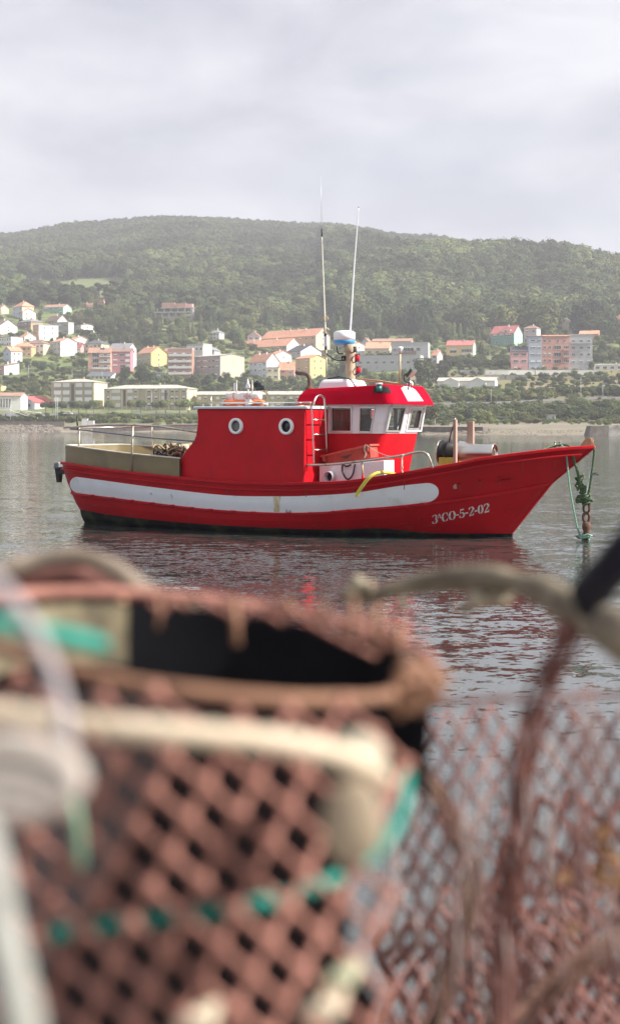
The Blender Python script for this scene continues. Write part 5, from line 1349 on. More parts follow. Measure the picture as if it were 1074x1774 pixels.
m = MB(); q = side(620,725); m.box((q.x-.04,HW-.035,zm_w),(q.x+.04,HW+.005,ztop-.05)); m.build('far_mullion', M_wh, boat)
frontp = lambda a, b: PL(a, b, FP0, FN)
fl_t = pix(Vector((front_x(ztop), -HW+CH, ztop))); fl_b = pix(Vector((front_x(zm_w), -HW+CH, zm_w))); fr_t_ = pix(Vector((front_x(ztop), HW-CH, ztop))); fr_b_ = pix(Vector((front_x(zm_w), HW-CH, zm_w)))
W3 = [(677,706),(700.8,706.2),(692,746.2),(667.8,746)]; W4 = [(712.6,710),(729.5,710),(723.3,742),(705.4,742.4)]
sm = strips(frontp, [fl_t, fr_t_, fr_b_, fl_b], [W3, W4], None, '', -FN*0.04); sm.build('wheelhouse_front', M_wh, boat)
m = MB()
for sg in (1, -1):
    rr_ = []
    for z in (zm_w, ztop):
        fx = front_x(z); r_ = [Vector((fx-CH, -HW*sg, z))]
        for j in range(1, 6): a_ = R(90*j/5); r_.append(Vector((fx-CH+CH*math.sin(a_), sg*(-HW+CH-CH*math.cos(a_)), z)))
        rr_.append(r_)
    m.grid(rr_)
m.build('wheelhouse_corner', M_wh, boat)
m = MB(); m.box((s_back-0.01,-HW+.045,zm_w),(s_back+0.03,HW-.045,ztop)); m.build('wheelhouse_back', mat('bulkhead',(0.30,0.25,0.21),0.7), boat)
def window(name, plane, quad, n, grow=1.6, depth=0.022):
    q = [plane(*p) for p in quad]; c = sum(q, Vector())/4; m = MB()
    out_ = [p+(p-c).normalized()*0.032 for p in q]; inn = [p+(p-c).normalized()*-0.012 for p in q]; e = n*depth
    for i in range(4):
        j = (i+1) % 4; m.hexa([out_[i]-n*.01, out_[j]-n*.01, inn[j]-n*.01, inn[i]-n*.01, out_[i]+e, out_[j]+e, inn[j]+e, inn[i]+e])
    fo = m.build(name, mat('alu_frame',(0.58,0.57,0.54),0.35,0.5) , boat)
    g = MB(); g.slab([p-n*0.012 for p in q], -n*0.006); g.build('pane', M_glass, fo)
    k = MB(); 
    for i in range(4):
        j = (i+1) % 4; u, v = inn[i], inn[j]; u2, v2 = u+(c-u).normalized()*.014, v+(c-v).normalized()*.014
        k.hexa([u-n*.008, v-n*.008, v2-n*.008, u2-n*.008, u+n*.004, v+n*.004, v2+n*.004, u2+n*.004])
    k.build('rubber_seal', M_black, fo)
    return fo
SN = Vector((0, -1, 0))
window('side_window', side, W1, SN); window('side_window', side, W2, SN); window('front_window', frontp, W3, FN); window('front_window', frontp, W4, FN)
# opening sash round the right hand front pane
q4 = [(709.6,703.6),(736.5,703.6),(729,747.5),(701.5,747.5)]; m = MB(); q = [frontp(*p) for p in q4]; c = sum(q, Vector())/4
for i in range(4):
    j = (i+1) % 4; u, v = q[i], q[j]; u2, v2 = u+(c-u)*.12, v+(c-v)*.12; m.hexa([u, v, v2, u2, u+FN*.018, v+FN*.018, v2+FN*.018, u2+FN*.018])
m.build('opening_sash', M_bwhite, boat)
# what shows through the panes
m = MB(); p = LP(584,724,0.35); m.box((s_back+.05,0.3,zm_w+.05),(s_back+.30,0.34,ztop-.22)); m.build('orange_panel', mat('orange_panel',(0.55,0.22,0.10),0.6), boat)
m = MB(); m.box((s_back+.30,.1,zm_w-.2),(s_back+.55,.5,ztop-.3)); m.build('instrument_locker', mat('locker_beige',(0.36,0.33,0.29),0.6), boat)
wc = Vector((fr_m-0.42, -0.15, zm_w+0.10)); m = MB()
m.tube([wc+Vector((0.02*math.cos(a_), .2*math.cos(a_), .2*math.sin(a_))) for a_ in [R(15*i) for i in range(24)]], 0.015, 6, closed=True)
for i in range(6): a_ = R(60*i); m.tube([wc, wc+Vector((0, .25*math.cos(a_), .25*math.sin(a_)))], 0.009, 5)
m.build('steering_wheel', M_steel, boat)
m = MB(); m.box((fr_m-.34,-.6,zm_w+.005),(fr_m-.04,.6,zm_w+.05)); m.build('dashboard', mat('dash',(0.12,0.10,0.09),0.6), boat)
m = MB(); m.box((fr_m-.33,-.52,zm_w+.052),(fr_m-.2,-.32,zm_w+.2)); m.build('radio_set', M_black, boat, bevel=.01)
m = MB(); m.tube(spline([(fr_m-.1,-.1,zm_w+.03),(fr_m-.05,.02,zm_w+.3),(fr_m+.0,-.02,ztop-.05)],5), .012, 5); m.tube(spline([(fr_m-.1,.1,zm_w+.03),(fr_m-.02,.05,zm_w+.25),(fr_m-.0,.12,ztop-.05)],5), .010, 5); m.build('hanging_cable', M_black, boat)

# roof visor of the wheelhouse
ZB = LP(656,700,-(HW+.13)).z; sA = LP(511.5,700,-(HW+.13)).x
HB = HW+.13; sF = (LP(672,700.2,-HB).x+LX(752.5,700,0).x)/2
sF = LP(752.5,700.3,HB-.12).x
near_c = pix(Vector((sF, -HB, ZB)))
ZT = LP(650,667,-(HB-.15)).z+.015; HT = HW-.10
sFT = LP(733,681,HT-.15).x if False else sF-0.36
def vis(ins, z, sa):    # outline ring of the roof at one level
    hb = HB-ins*.62; sf = sF-ins*0.80; c = 0.20
    p = [Vector((sa, -hb+.02, z)), Vector((sf-c, -hb, z))]
    for j in (1, 2, 3, 4, 5): a_ = R(90*j/6); p.append(Vector((sf-c+c*math.sin(a_), -hb+c-c*math.cos(a_), z)))
    p += [Vector((sf, -hb+c, z))]
    return p+[Vector((q.x, -q.y, z)) for q in reversed(p)]
zsl = lambda p: p  # the roof top slopes a little down towards the stern
def slope(pts, k): return [Vector((p.x, p.y, p.z-(k*(sF-p.x)))) for p in pts]
rg = [vis(0, ZB, sA), vis(0.0, ZB+.015, sA), slope(vis(.10, ZB+.20, sA+.05), .008), slope(vis(.21, ZT-.01, sA+.17), .033), slope(vis(.25, ZT, sA+.28), .035)]
M_rr = M_roofred
m = MB()
n_ = len(rg[0])
notch = set()
for i in range(len(rg)-1):
    for j in range(n_-1):
        m.add([rg[i][j], rg[i][j+1], rg[i+1][j+1], rg[i+1][j]], [(0,1,2,3)], None, False)
    m.add([rg[i][-1], rg[i][0], rg[i+1][0], rg[i+1][-1]], [(0,1,2,3)], None, False)
m.add(rg[-1], [tuple(range(n_))], None, False); m.add(rg[0], [tuple(range(n_-1,-1,-1))], None, False)
vo = m.build('wheelhouse_roof', M_rr, boat); 
VV = BVHTree.FromPolygons([Vector(v) for v in m.v], m.f)
def on_vis(px, py, off=0.006):
    o, d = ray(px, py); h = VV.ray_cast(o, d.normalized())
    if h[0] is None: return None
    n = h[1] if h[1].dot(d) < 0 else -h[1]; return h[0]+n*off
# flat black patch on the visor stands in for a dark recess; starboard light
rq = [(648.5,669.5),(673,669.5),(678,681),(645.5,681)]
rp_ = [on_vis(x, y+0.8, 0.008) for x, y in rq]
if all(rp_):
    bx_ = MB(); rws = []
    for j in range(9):
        v_ = j/8; rws.append([on_vis((648.5-3*v_)*(1-i/14)+(673+5*v_)*i/14, 670.2+10.8*v_, .006) for i in range(15)])
    if all(q for r_ in rws for q in r_): bx_.grid(rws)
    rec = bx_.build('recess_patch', mat('recess_black',(0.01,0.01,0.012),0.8), vo)
    c = sum(rp_, Vector())/4; l = MB(); l.lathe([(.055,-.06),(.055,.05),(.048,.05),(.048,.07)], c+Vector((-.03,-.05,.03)), 'Z', 16)
    lo = l.build('starboard_light', mat('green_lens',(0.03,0.13,0.12),0.15,var=.2), vo); l = MB(); l.lathe([(.066,.07),(.066,.1)], c+Vector((-.03,-.05,.03)), 'Z', 16); l.build('light_cap', M_bwhite, lo)
# arched white name board with small worn letters
bp_ = [(694,673),(698,670.2),(705,669.4),(712,671.4),(719,676.5),(723,681.5),(732.5,695),(706,695.2)]
bp2 = [on_vis(x, y, 0.010) for x, y in bp_]
if all(bp2):
    m = MB(); m.slab(bp2, Vector((-.004, 0, -.004))); nb = m.build('name_board', M_bwhite, vo)
    m = MB(); xx = 704.5
    for i, ch in enumerate([5,2,1.6,0.8,1.6,1.8,0.9,1.8,1.6,5]):
        w_ = 2.6 if ch == 5 else 1.25; hp = 5.2 if ch == 5 else 3.4; y0 = 689.8
        sh = -0.28
        if ch == 5:
            for (u0,v0,u1,v1) in ((0,0,.8,hp),(.8,.9,1.7,hp-1.6),(1.7,1.8,2.4,hp)): 
                q = [on_vis(xx+u0+1.0, y0-hp+v0+1.2, .018), on_vis(xx+u1+1.0, y0-hp+v0+1.2, .018), on_vis(xx+u1+1.6, y0-hp+v1+1.2, .018), on_vis(xx+u0+1.6, y0-hp+v1+1.2, .018)]
                if all(q): m.add(q, [(0,1,2,3)], 0, False)
        else:
            for (u0,v0,u1,v1) in ((0,0,w_,.7),(0,0,.42,hp),(w_-.4,0,w_,hp*ch/2),(0,hp-.7,w_,hp)):
                q = [on_vis(xx+u0+1.2, y0-hp+v0+.9, .018), on_vis(xx+u1+1.2, y0-hp+v0+.9, .018), on_vis(xx+u1+1.6, y0-hp+v1+.9, .018), on_vis(xx+u0+1.6, y0-hp+v1+.9, .018)]
                if all(q): m.add(q, [(0,1,2,3)], 0, False)
        xx += w_+.55
    m.build('name_lettering', mat('worn_grey_print',(0.30,0.31,0.34),0.7), nb, fix=False)

# fittings on the roofs
def stand(px, py, z): 
    o, d = ray(px, py); return o+d*((z-o.z)/d.z)
zr = ZT
# white hatch / raft box
yb_ = -0.15
a = LP(545.5,673.5,-.35); b = LP(613,673,-.35); tp = LP(556,657.5,-.35).z; zb_ = min(a.z, b.z)-.12
m = MB(); m.hexa([(a.x,-.40,zb_),(b.x,-.40,zb_),(b.x,.40,zb_),(a.x,.40,zb_),(a.x+.12,-.34,tp),(b.x-.12,-.34,tp),(b.x-.12,.34,tp),(a.x+.12,.34,tp)]); m.build('roof_hatch', M_bwhite, boat, bevel=.06)
m = MB(); m.tube(spline([(a.x+.1,-.1,tp+.01),(a.x+.4,-.16,tp+.05),(b.x-.35,-.2,tp+.04),(b.x-.05,-.38,tp-.02),(b.x+.08,-.42,zb_+.12)],6), .013, 6); m.build('black_cable', M_black, boat)
# mast
mb_ = LP(608,668,0.1); mt_ = LP(602,597,0.1)
m = MB(); m.lathe([(.105,0),(.095,.25),(.095,.50),(.105,.66),(.13,mt_.z-mb_.z)], (mb_.x-.02,.1,mb_.z), 'Z', 18)
mast = m.build('mast', M_mast, boat)
mx_ = mb_.x-.02
# radar dome
rc = LP(596.5,597,0.1); k_ = rc.z; rx = rc.x
m = MB(); m.lathe([(.10,-.01),(.165,0.0),(.205,.035),(.21,.085),(.205,.09)], (rx,.1,k_), 'Z', 28); rd = m.build('radar_base', mat('radar_blue',(0.06,0.30,0.62),0.35,var=.08), mast)
m = MB(); m.lathe([(.212,.088),(.215,.17),(.205,.235),(.17,.262),(.08,.272),(0.001,.274)], (rx,.1,k_), 'Z', 28); m.build('radar_dome', mat('dome_white',(0.80,0.80,0.78),0.3,var=.03), mast)
m = MB(); m.box((rx-.24,.0,k_-.03),(rx+.06,.2,k_-.008)); m.build('antenna_bracket', M_steel, mast)
def lamp_box(px, py, col, nm, sz=.05):
    p = LP(px, py, -0.05); m = MB(); m.lathe([(sz*.8,-sz*1.1),(sz,-sz*.9),(sz,sz*.9),(sz*.8,sz*1.1)], p, 'Z', 16); q = m.build(nm, col, mast)
    m = MB(); m.lathe([(sz*1.1,sz*1.1),(sz*1.1,sz*1.35)], p, 'Z', 16); m.lathe([(sz*1.1,-sz*1.4),(sz*1.1,-sz*1.1)], p, 'Z', 16); m.build('lamp_cap', M_black, q)
    m = MB(); m.tube([p+Vector((-.02,0,-sz*1.4)), p+Vector((-.1,.03,-sz*1.9)), p+Vector((-.16,.08,-sz*.6)), p+Vector((-.12,.1,sz))], .011, 6); m.build('lamp_bracket', M_black, q)
redl = mat('red_lens', (0.55,0.01,0.03), 0.15, var=.15); lamp_box(618.5,620,redl,'red_mast_light'); lamp_box(620.5,641,redl,'red_mast_light')
lamp_box(615,605,mat('grey_lens',(0.10,0.12,0.12),0.2),'dark_mast_light',.038)
p = LP(597,621,-.02); m = MB(); m.box((p.x-.06,p.y-.03,p.z-.05),(p.x,p.y+.04,p.z+.05)); m.build('junction_box', M_black, mast)
# whip aerials
m = MB(); pts = [LP(606.5,575,.15), LP(612,480,.15), LP(618,400,.15), LP(621,360,.15)]; m.tube(spline(pts,6), [0.020-0.013*i/18 for i in range(19)], 8); m.build('whip_aerial', M_bwhite, mast)
m = MB(); m.ball(LP(621,359,.15), .013, 6); m.build('aerial_tip', M_black, mast)
yl = -.2
m = MB(); pts = [LP(564.5,600,yl), LP(562.5,545,yl), LP(559,455,yl), LP(557.6,409,yl)]; m.tube(spline(pts,5), [0.020-0.010*i/15 for i in range(16)], 8); ae = m.build('whip_aerial', mat('aerial_cream',(0.60,0.58,0.48),0.5), boat)
m = MB(); m.tube([LP(557.6,410,yl), LP(557.4,397,yl)], .014, 8); m.build('aerial_joint', M_black, ae)
m = MB(); m.tube([LP(557.4,397,yl), LP(555.8,304,yl)], [.0045,.003], 6); m.ball(LP(555.8,304,yl), .009, 6); m.build('aerial_tip_wire', mat('thin_wire',(0.50,0.50,0.52),0.4,.5), ae)
m = MB(); m.tube([LP(565.5,677,yl), LP(565,600,yl)], .014, 8); m.build('aerial_post', M_tube, ae)
m = MB(); m.box(LP(562,600,yl)+Vector((0,-.02,0)), LP(567.5,581,yl)+Vector((0,.02,0))); m.build('aerial_clamp', M_bwhite, ae, bevel=.01)
m = MB(); m.lathe([(.03,-.03),(.03,.03)], LP(563.8,580,yl), 'Z', 10); m.lathe([(.025,-.03),(.025,.03)], LP(564.3,603,yl), 'Z', 10); m.build('aerial_collar', M_black, ae)
m = MB(); m.tube(spline([LP(563,604,yl),LP(566,613,yl),LP(580,623,yl),LP(592,624,yl+.1),LP(596,616,0)],6), .012, 6); m.tube(spline([LP(583,600,0),LP(586,612,0),LP(594,613,0)],5), .012, 6); m.build('aerial_cable', M_black, mast)
for px_, py_ in ((562.8,549),(563.6,570)):
    p = LP(px_, py_, yl); m = MB()
    for i in range(7): a_ = rnd.uniform(0, 6.28); m.tube([p, p+Vector((.05*math.cos(a_),.03,.03*math.sin(a_))), p+Vector((.08*math.cos(a_),.0,-.04+.05*math.sin(a_)))], .008, 5)
    m.build('tape_knot', mat('faded_tape',(0.62,0.50,0.28),0.7), ae)
# exhaust pipe
yl = -.45
m = MB(); m.tube(spline([LP(536.5,673,yl),LP(536.3,660,yl),LP(534.8,652,yl),LP(529,647.5,yl),LP(520,647,yl),LP(516.5,646.2,yl)],5), .042, 12, cap=False); m.tube(spline([LP(520,647,yl),LP(516.5,646.2,yl),LP(512.8,644,yl)],3), [.042,.042,.045,.045,.043,.04,.036], 12)
ex_ = m.build('exhaust_pipe', mat('exhaust_brown',(0.12,0.085,0.065),0.7,.3,var=.3,scale=8), boat)
m = MB(); pp = LP(536.5,676,yl); m.lathe([(.085,-.1),(.085,.04),(.06,.07)], pp, 'Z', 14); m.build('exhaust_collar', M_rust, ex_)
# masthead light pole, floodlight, little dome
yl = -.35; a = LP(692.5,669,yl); b = LP(692.8,606,yl)
m = MB(); m.tube([a, b], .018, 8); po = m.build('light_pole', mat('pole_tan',(0.48,0.38,0.24),0.5,.2), boat)
m = MB(); m.lathe([(.035,-.06),(.035,0),(.055,.02),(.055,.05),(.02,.06)], b, 'Z', 14); m.build('pole_lamp', M_bwhite, po)
m = MB(); m.ball(LP(710,665,.25), .062, 14); m.lathe([(.045,-.12),(.045,-.03)], LP(710,665,.25), 'Z', 12); m.build('gps_dome', mat('dome_white',(.8,.8,.78)), boat)
c = LP(712,646,-.1); ax = Vector((.5,-.3,.55)).normalized(); m = MB()
Mr = Matrix.Rotation(R(38), 3, 'Y'); 
def rbox(m, c, d, Mr, mi=None):
    v = [Vector((x*d[0]/2, y*d[1]/2, z*d[2]/2)) for z in (-1,1) for x, y in ((-1,-1),(1,-1),(1,1),(-1,1))]; m.hexa([c+Mr@q for q in v], mi)
rbox(m, c, (.055,.22,.18), Mr); fl = m.build('floodlight', mat('flood_green',(0.05,0.09,0.08),0.5), boat, bevel=.01)
m = MB(); rbox(m, c+Mr@Vector((.034,0,0)), (.012,.19,.15), Mr); m.build('floodlight_glass', mat('flood_lens',(0.42,0.28,0.24),0.25), fl)
m = MB(); m.tube(spline([c+Vector((-.05,0,.0)), c+Vector((-.15,0,-.05)), c+Vector((-.12,0,-.16)), c+Vector((0,0,-.2)), c+Vector((.0,0,-.3))],5), .010, 6); m.tube([c+Vector((-.04,0,-.05)), c+Vector((-.06,0,-.35))], .014, 6); m.build('floodlight_bracket', M_black, fl)
# ropes from the mast foot to the pole
m = MB(); m.tube([LP(617,655,-.05), LP(655,659.5,-.2), LP(690,664.5,-.35)], .014, 6); m.tube([LP(617,657,-.05), LP(655,662.5,-.2), LP(690,665.5,-.35)], .012, 6); m.build('stay_rope', mat('tan_rope',(0.48,0.36,0.20),.9), boat)
# aft roof rail and posts
z0 = roof_z
m = MB(); pr = [LP(349,697.5,-1.2), LP(420,697.2,-1.25), LP(540,697,-1.3)]; m.tube(pr, .012, 6); m.tube([LP(512,697.5,-1.3),LP(533,697.3,-1.3),LP(538.5,700,-1.3),LP(539.5,708,-1.3)], .014, 6)
rr = m.build('roof_rail', M_chrome, boat)
for px_, yt in ((366,686),(352,697.5),(463,697)):
    p = LP(px_, 707, -1.2); q = LP(px_, yt, -1.2); m = MB(); m.tube([p, q], .016, 8); m.build('rail_post', M_steel, rr)
for px_, y0, y1, nm in ((410.5,687,656,'aerial_stub'),(437.5,687,655,'aerial_stub')):
    m = MB(); m.tube([LP(px_, 706, -.3), LP(px_-.5, y1+3, -.3)], .013, 6); m.build(nm, M_tube, boat)
m = MB(); m.box(LP(405.5,678,-.3)+Vector((0,-.02,0)), LP(409,663,-.3)+Vector((0,.02,0))); m.build('aerial_box', M_bwhite, boat, bevel=.01)
m = MB(); p = LP(429.5,668,-.3); m.lathe([(.05,-.05),(.042,.0),(.02,.06),(.008,.13)], p, 'Z', 14); m.tube([LP(432,706,-.3), LP(430,674,-.3)], .012, 6); m.build('bell_aerial', M_bwhite, boat)
# shrouded lamp on a bent post
m = MB(); m.tube(spline([LP(463.5,706,-.5),LP(463.3,688,-.5),LP(462,681,-.5),LP(455,676.5,-.5),LP(450,673,-.5)],4), .020, 8); lp = m.build('bent_lamp_post', mat('pole_tan',(0.48,0.38,0.24)), boat)
m = MB(); c = LP(448.5,668.5,-.5); rr_ = []
for i in range(8):
    ph = math.pi*i/7; rr_.append([c+Vector((.125*math.cos(ph)*1.0, .09*math.sin(ph)*math.cos(t_*math.pi/5)*rnd.uniform(.8,1.15), .10*math.sin(ph)*math.sin(t_*math.pi/5)*rnd.uniform(.8,1.15)-.035*math.cos(ph))) for t_ in range(10)])
m.grid(rr_, closed=True, smooth=False)
for i in range(4): m.tube([c+Vector((.08,0,-.05)), c+Vector((.13+.03*i,-.02,-.09-.01*i))], .007, 4)
m.build('black_shroud', mat('shroud_plastic',(0.012,0.016,0.016),0.28,var=.4), lp)
# ladder
yl = -(1.0); 
def lp2(px_, py_): return LX(px_, py_, s_front+0.10)
m = MB(); m.tube(spline([lp2(544,806),lp2(542,760),lp2(540,712),lp2(539,703),lp2(535,698.5),lp2(527,697.5),lp2(519,698.5)],5), .016, 8)
m.tube(spline([lp2(566,784),lp2(564,735),lp2(562.3,694),lp2(560.5,688),lp2(555,685),lp2(549,687),lp2(545,694),lp2(543.5,702)],5), .018, 8); la = m.build('ladder', M_chrome, boat)
for yy in (727.3,752.8,779.2):
    m = MB(); xl = 541+(yy-715)*.045; m.tube([lp2(xl,yy), lp2(xl+22.5,yy+.2)], .013, 6); m.build('rung', M_chrome, la)

# side deck: white box, pipe, hose loop
ybx = -1.22
a = LP(557,807,ybx); b = LP(665.5,797.5,ybx); 
sx0, sx1 = s_front+0.04, b.x; zt_ = (a.z+b.z)/2
m = MB(); m.hexa([(sx0,ybx,zt_-.5),(sx1,ybx,zt_-.45),(sx1,-HW-.01,zt_-.45),(sx0,-HW-.01,zt_-.5),(sx0,ybx,LP(557,807,ybx).z),(sx1,ybx,b.z),(sx1,-HW-.01,b.z+.0),(sx0,-HW-.01,LP(557,807,ybx).z)])
bxo = m.build('deck_box', M_bwhite, boat, bevel=.015)
p = LP(575,826,ybx); m = MB(); m.lathe([(.105,.1),(.105,-.16),(.088,-.16),(.088,.1)], p+Vector((0,0,0)), 'Y', 20, cap=False); pi_ = m.build('scupper_pipe', mat('pvc_grey',(0.50,0.51,0.54),0.4,var=.05), bxo)
m = MB(); m.lathe([(.087,-.02),(.087,-.01)], p, 'Y', 20); m.build('pipe_bore', M_black, pi_)
m = MB(); m.tube(spline([LP(593.5,803,ybx-.05),LP(593,815,ybx-.06),LP(598,827,ybx-.06),LP(604,830,ybx-.06),LP(611,822,ybx-.06),LP(615,804,ybx-.05)],6), .017, 8); m.tube(spline([LP(595,804,ybx-.04),LP(600,808,ybx-.05),LP(608,805,ybx-.05)],4), .017, 6)
ho_ = m.build('black_hose_loop', M_black, None); ho_.parent = boat
# side railing
yr_ = -(1.60)
m = MB(); 
rp2 = [LP(528,806,yr_),LP(575,804.5,yr_),LP(626,799,yr_),LP(660,794.5,-1.58),LP(694.5,789.5,-1.52),LP(715,784.5,-1.46),LP(729,783,-1.42),LP(739,786.5,-1.40),LP(744,795,-1.38),LP(749.5,811,-1.36)]
m.tube(spline(rp2, 5), .022, 8); sr = m.build('side_rail', M_steel, boat)
m = MB(); m.tube([LP(626.5,800,yr_), LP(628.5,825,yr_)], .02, 8); m.build('rail_post', mat('pole_tan',(.48,.38,.24)), sr)
m = MB(); m.tube([LP(628.3,823,yr_), LP(628.6,834,yr_)], .024, 8); m.build('post_foot', M_red, sr)
# cord tied on the rail
m = MB(); m.tube(spline([LP(695,789,-1.54),LP(696.5,800,-1.55),LP(695.3,811,-1.55),LP(697.5,819,-1.55)],5), .012, 6); m.tube(spline([LP(696.5,790,-1.55),LP(695.6,802,-1.56),LP(697.8,812,-1.55)],5), .010, 6)
m.tube([LP(693,788,-1.56),LP(699,789.5,-1.56),LP(693,790.5,-1.56),LP(699,787.5,-1.56)], .012, 6)
# net hauler / winch
yw = -.55
ax0, ax1 = LP(763,786,yw), LP(858,781.5,yw); axd = (ax1-ax0); L_ = 0.0
MrX = Matrix.Identity(3)
cz = LP(800,783,yw); base = Vector((LP(780,783,yw).x, yw, LP(780,783.5,yw).z))
m = MB(); sc_ = (LP(780,764,yw).z-LP(780,806,yw).z)/2
# drum axis is the boat's crosswise-forward direction; seen nearly side on
x_l, x_m, x_r = LP(763,785,yw).x, LP(797,785,yw).x, LP(857,785,yw).x
m.lathe([(sc_*.96,0),(sc_,.03),(sc_,.06),(sc_*.90,.07),(sc_*.90,.16),(sc_*.99,.17),(sc_*.99,.20),(sc_*.88,.21),(sc_*.88,x_m-x_l)], (x_l, yw, base.z), 'X', 32)
dr = m.build('winch_drum', mat('drum_black',(0.02,0.018,0.017),0.4,.4,var=.4,scale=8), boat)
m = MB(); m.lathe([(sc_*.55,-.014),(sc_*.98,-.012),(sc_*1.0,0.02),(sc_*.95,0.02)], (x_l, yw, base.z), 'X', 32); m.build('drum_flange', M_steel, dr)
d_ = x_r-x_m; r2 = sc_*.66
m = MB(); m.lathe([(sc_*.90,-.002),(sc_*.86,d_*.08),(sc_*.66,d_*.36),(sc_*.62,d_*.6),(sc_*.62,d_*.86),(sc_*.68,d_*.97),(sc_*.70,d_*1.0),(sc_*.60,d_*1.0),(sc_*.55,d_*.9)], (x_m, yw, base.z+.01), 'X', 36, cap=False)
m.build('winch_horn', M_chrome, dr); m = MB(); m.lathe([(sc_*.56,d_*.90),(sc_*.56,d_*.91)], (x_m, yw, base.z+.01), 'X', 30); m.build('horn_bore', mat('bore_brown',(0.10,0.06,0.04),.8,.3), dr)
for px_, yt, yb2, w_, y_, mt in ((788.3,727,808,.045,-.92,M_timber),(815,730,806,.10,-.2,M_timber)):
    p, q = LP(px_, yb2, y_), LP(px_-.4, yt, y_); m = MB(); m.box((p.x-w_*.6, y_-.04, p.z-.4), (p.x+w_*.6, y_+.04, q.z)); m.build('winch_post', mt, boat, bevel=.008)
m = MB(); m.tube([LP(788,730,-.92), LP(788,724,-.92)], .012, 6); m.build('post_pin', M_steel, boat)
m = MB(); m.tube([LP(786.5,733,-.94), LP(781,750,-.9), LP(777.5,766,-.9)], .014, 6); m.build('brake_rope', mat('brown_rope',(0.16,0.09,0.07),.9), boat)
m = MB(); m.box((x_l+.05,yw-.2,base.z-sc_-.25),(x_m-.05,yw+.2,base.z-sc_*.4)); m.build('winch_base', mat('winch_yellow',(0.50,0.38,0.05),.6), boat, bevel=.01)
# bow roller, cheek, cleats
y0_ = 0
m = MB(); q = [LP(1003.5,773,-.05),LP(1011,762.5,-.05),LP(1018,758.5,-.05),LP(1023,759,-.05),LP(1025,765,-.05),LP(1023.5,771,-.05),LP(1019,773.5,-.05)]
m.slab(q, Vector((0,.02,0))); m.slab([Vector((v.x,.05,v.z)) for v in q], Vector((0,-.02,0))); br = m.build('bow_roller_cheek', mat('cheek_tan',(0.42,0.27,0.15),.6,.2,var=.2), boat, bevel=.004)
c = LP(1020,765.5,0); m = MB(); m.lathe([(.05,-.045),(.035,0),(.05,.045)], c, 'Y', 18); m.build('roller', mat('roller_white',(.6,.55,.5),.5), br)
for px_, y_ in ((960.5,-.16),(969.5,.1)):
    p = LP(px_, 779, y_); m = MB(); m.tube([p, p+Vector((0,0,.13))], .016, 8); m.lathe([(.022,.12),(.022,.145)], p, 'Z', 10); m.build('mooring_pin', mat('pin_dull',(0.30,0.34,0.30),.5,.5), boat)

# outboard motor clamped on the stern
c = DEP(102.5,805,30.9); K_ = .8; m = MB(); m.hexa([c+Vector(v)*K_ for v in ((-.11,-.12,-.10),(.11,-.12,-.10),(.11,.12,-.10),(-.11,.12,-.10),(-.09,-.10,.06),(.08,-.10,.08),(.08,.10,.08),(-.09,.10,.06))])
om = m.build('outboard_motor', mat('motor_grey',(0.16,0.165,0.18),.4), boat, bevel=.03)
m = MB(); m.hexa([c+Vector(v)*K_ for v in ((-.04,-.05,-.48),(.06,-.05,-.48),(.07,.05,-.48),(-.04,.05,-.48),(-.08,-.09,-.1),(.09,-.09,-.1),(.09,.09,-.1),(-.08,.09,-.1))]); m.box(c+Vector((-.03,-.06,-.2)), c+Vector((.55,.06,-.1))); m.build('motor_leg', M_black, om, bevel=.01)

# ---- loose things on board: each its own
tan = mat('tan_rope', (0.48,0.36,0.20), .9)
# life ring lying flat on the aft roof, white roll on top
yR = -.25; c = LP(422.5,702.5,yR); rw = (LP(457,702,yR).x-LP(388,702,yR).x)/2
c = Vector((c.x, yR, roof_z(c.x)+.055)); 
def world(v): return BC+ES*v[0]+EY*v[1]+Vector((0, 0, v[2]))
t_ = thing('life_ring', 'orange life ring lying flat on the aft cabin roof', 'life ring', world(c), -BA)
rr0 = rw*0.80; tubr = rw*0.20
n_ = 40; ringp = [Vector((rr0*math.cos(2*math.pi*i/n_), rr0*math.sin(2*math.pi*i/n_), 0)) for i in range(n_)]
m = MB(); m.tube(ringp, tubr*.62, 12, closed=True); m.build('ring', mat('ring_orange',(0.75,0.16,0.03),.5,var=.1), t_)
for i in (5, 15, 25, 35):
    m = MB(); m.tube(ringp[i-1:i+2], tubr*.62+.006, 12, cap=False); m.build('reflective_band', mat('band_grey',(0.62,0.60,0.58),.4), t_)
m = MB(); m.tube([Vector((rr0*1.18*math.cos(2*math.pi*i/n_), rr0*1.18*math.sin(2*math.pi*i/n_), .01*math.sin(i*1.9)-.02)) for i in range(n_)], .008, 5, closed=True); m.build('grab_line', mat('white_cord',(.62,.6,.56),.9), t_)
c2 = Vector((c.x, yR, c.z+tubr*.62+.075)); t_ = thing('raft_canister', 'white rounded raft canister lying on the orange life ring', 'canister', world(c2), -BA)
hl = (LP(454,692,yR).x-LP(395,692,yR).x)/2
m = MB(); m.lathe([(.03,-hl),(.072,-hl+.01),(.082,-hl+.06),(.084,-.02),(.084,.02),(.082,hl-.06),(.072,hl-.01),(.03,hl)], (0,0,0), 'X', 20); m.build('canister_body', mat('canister_white',(.72,.70,.68),.45,var=.05), t_)
m = MB(); m.lathe([(.087,-.012),(.087,.012)], (0.12,0,0), 'X', 20); m.lathe([(.087,-.012),(.087,.012)], (-.2,0,0), 'X', 20); m.build('lashing', mat('faded_red_cord',(.55,.25,.22),.9), t_)
m = MB(); m.slab([(.05,-.086,-.03),(.22,-.086,-.03),(.22,-.086,.03),(.05,-.086,.03)], (0,.004,0)); m.build('faded_print', mat('faded_print',(.60,.40,.40),.7), t_)
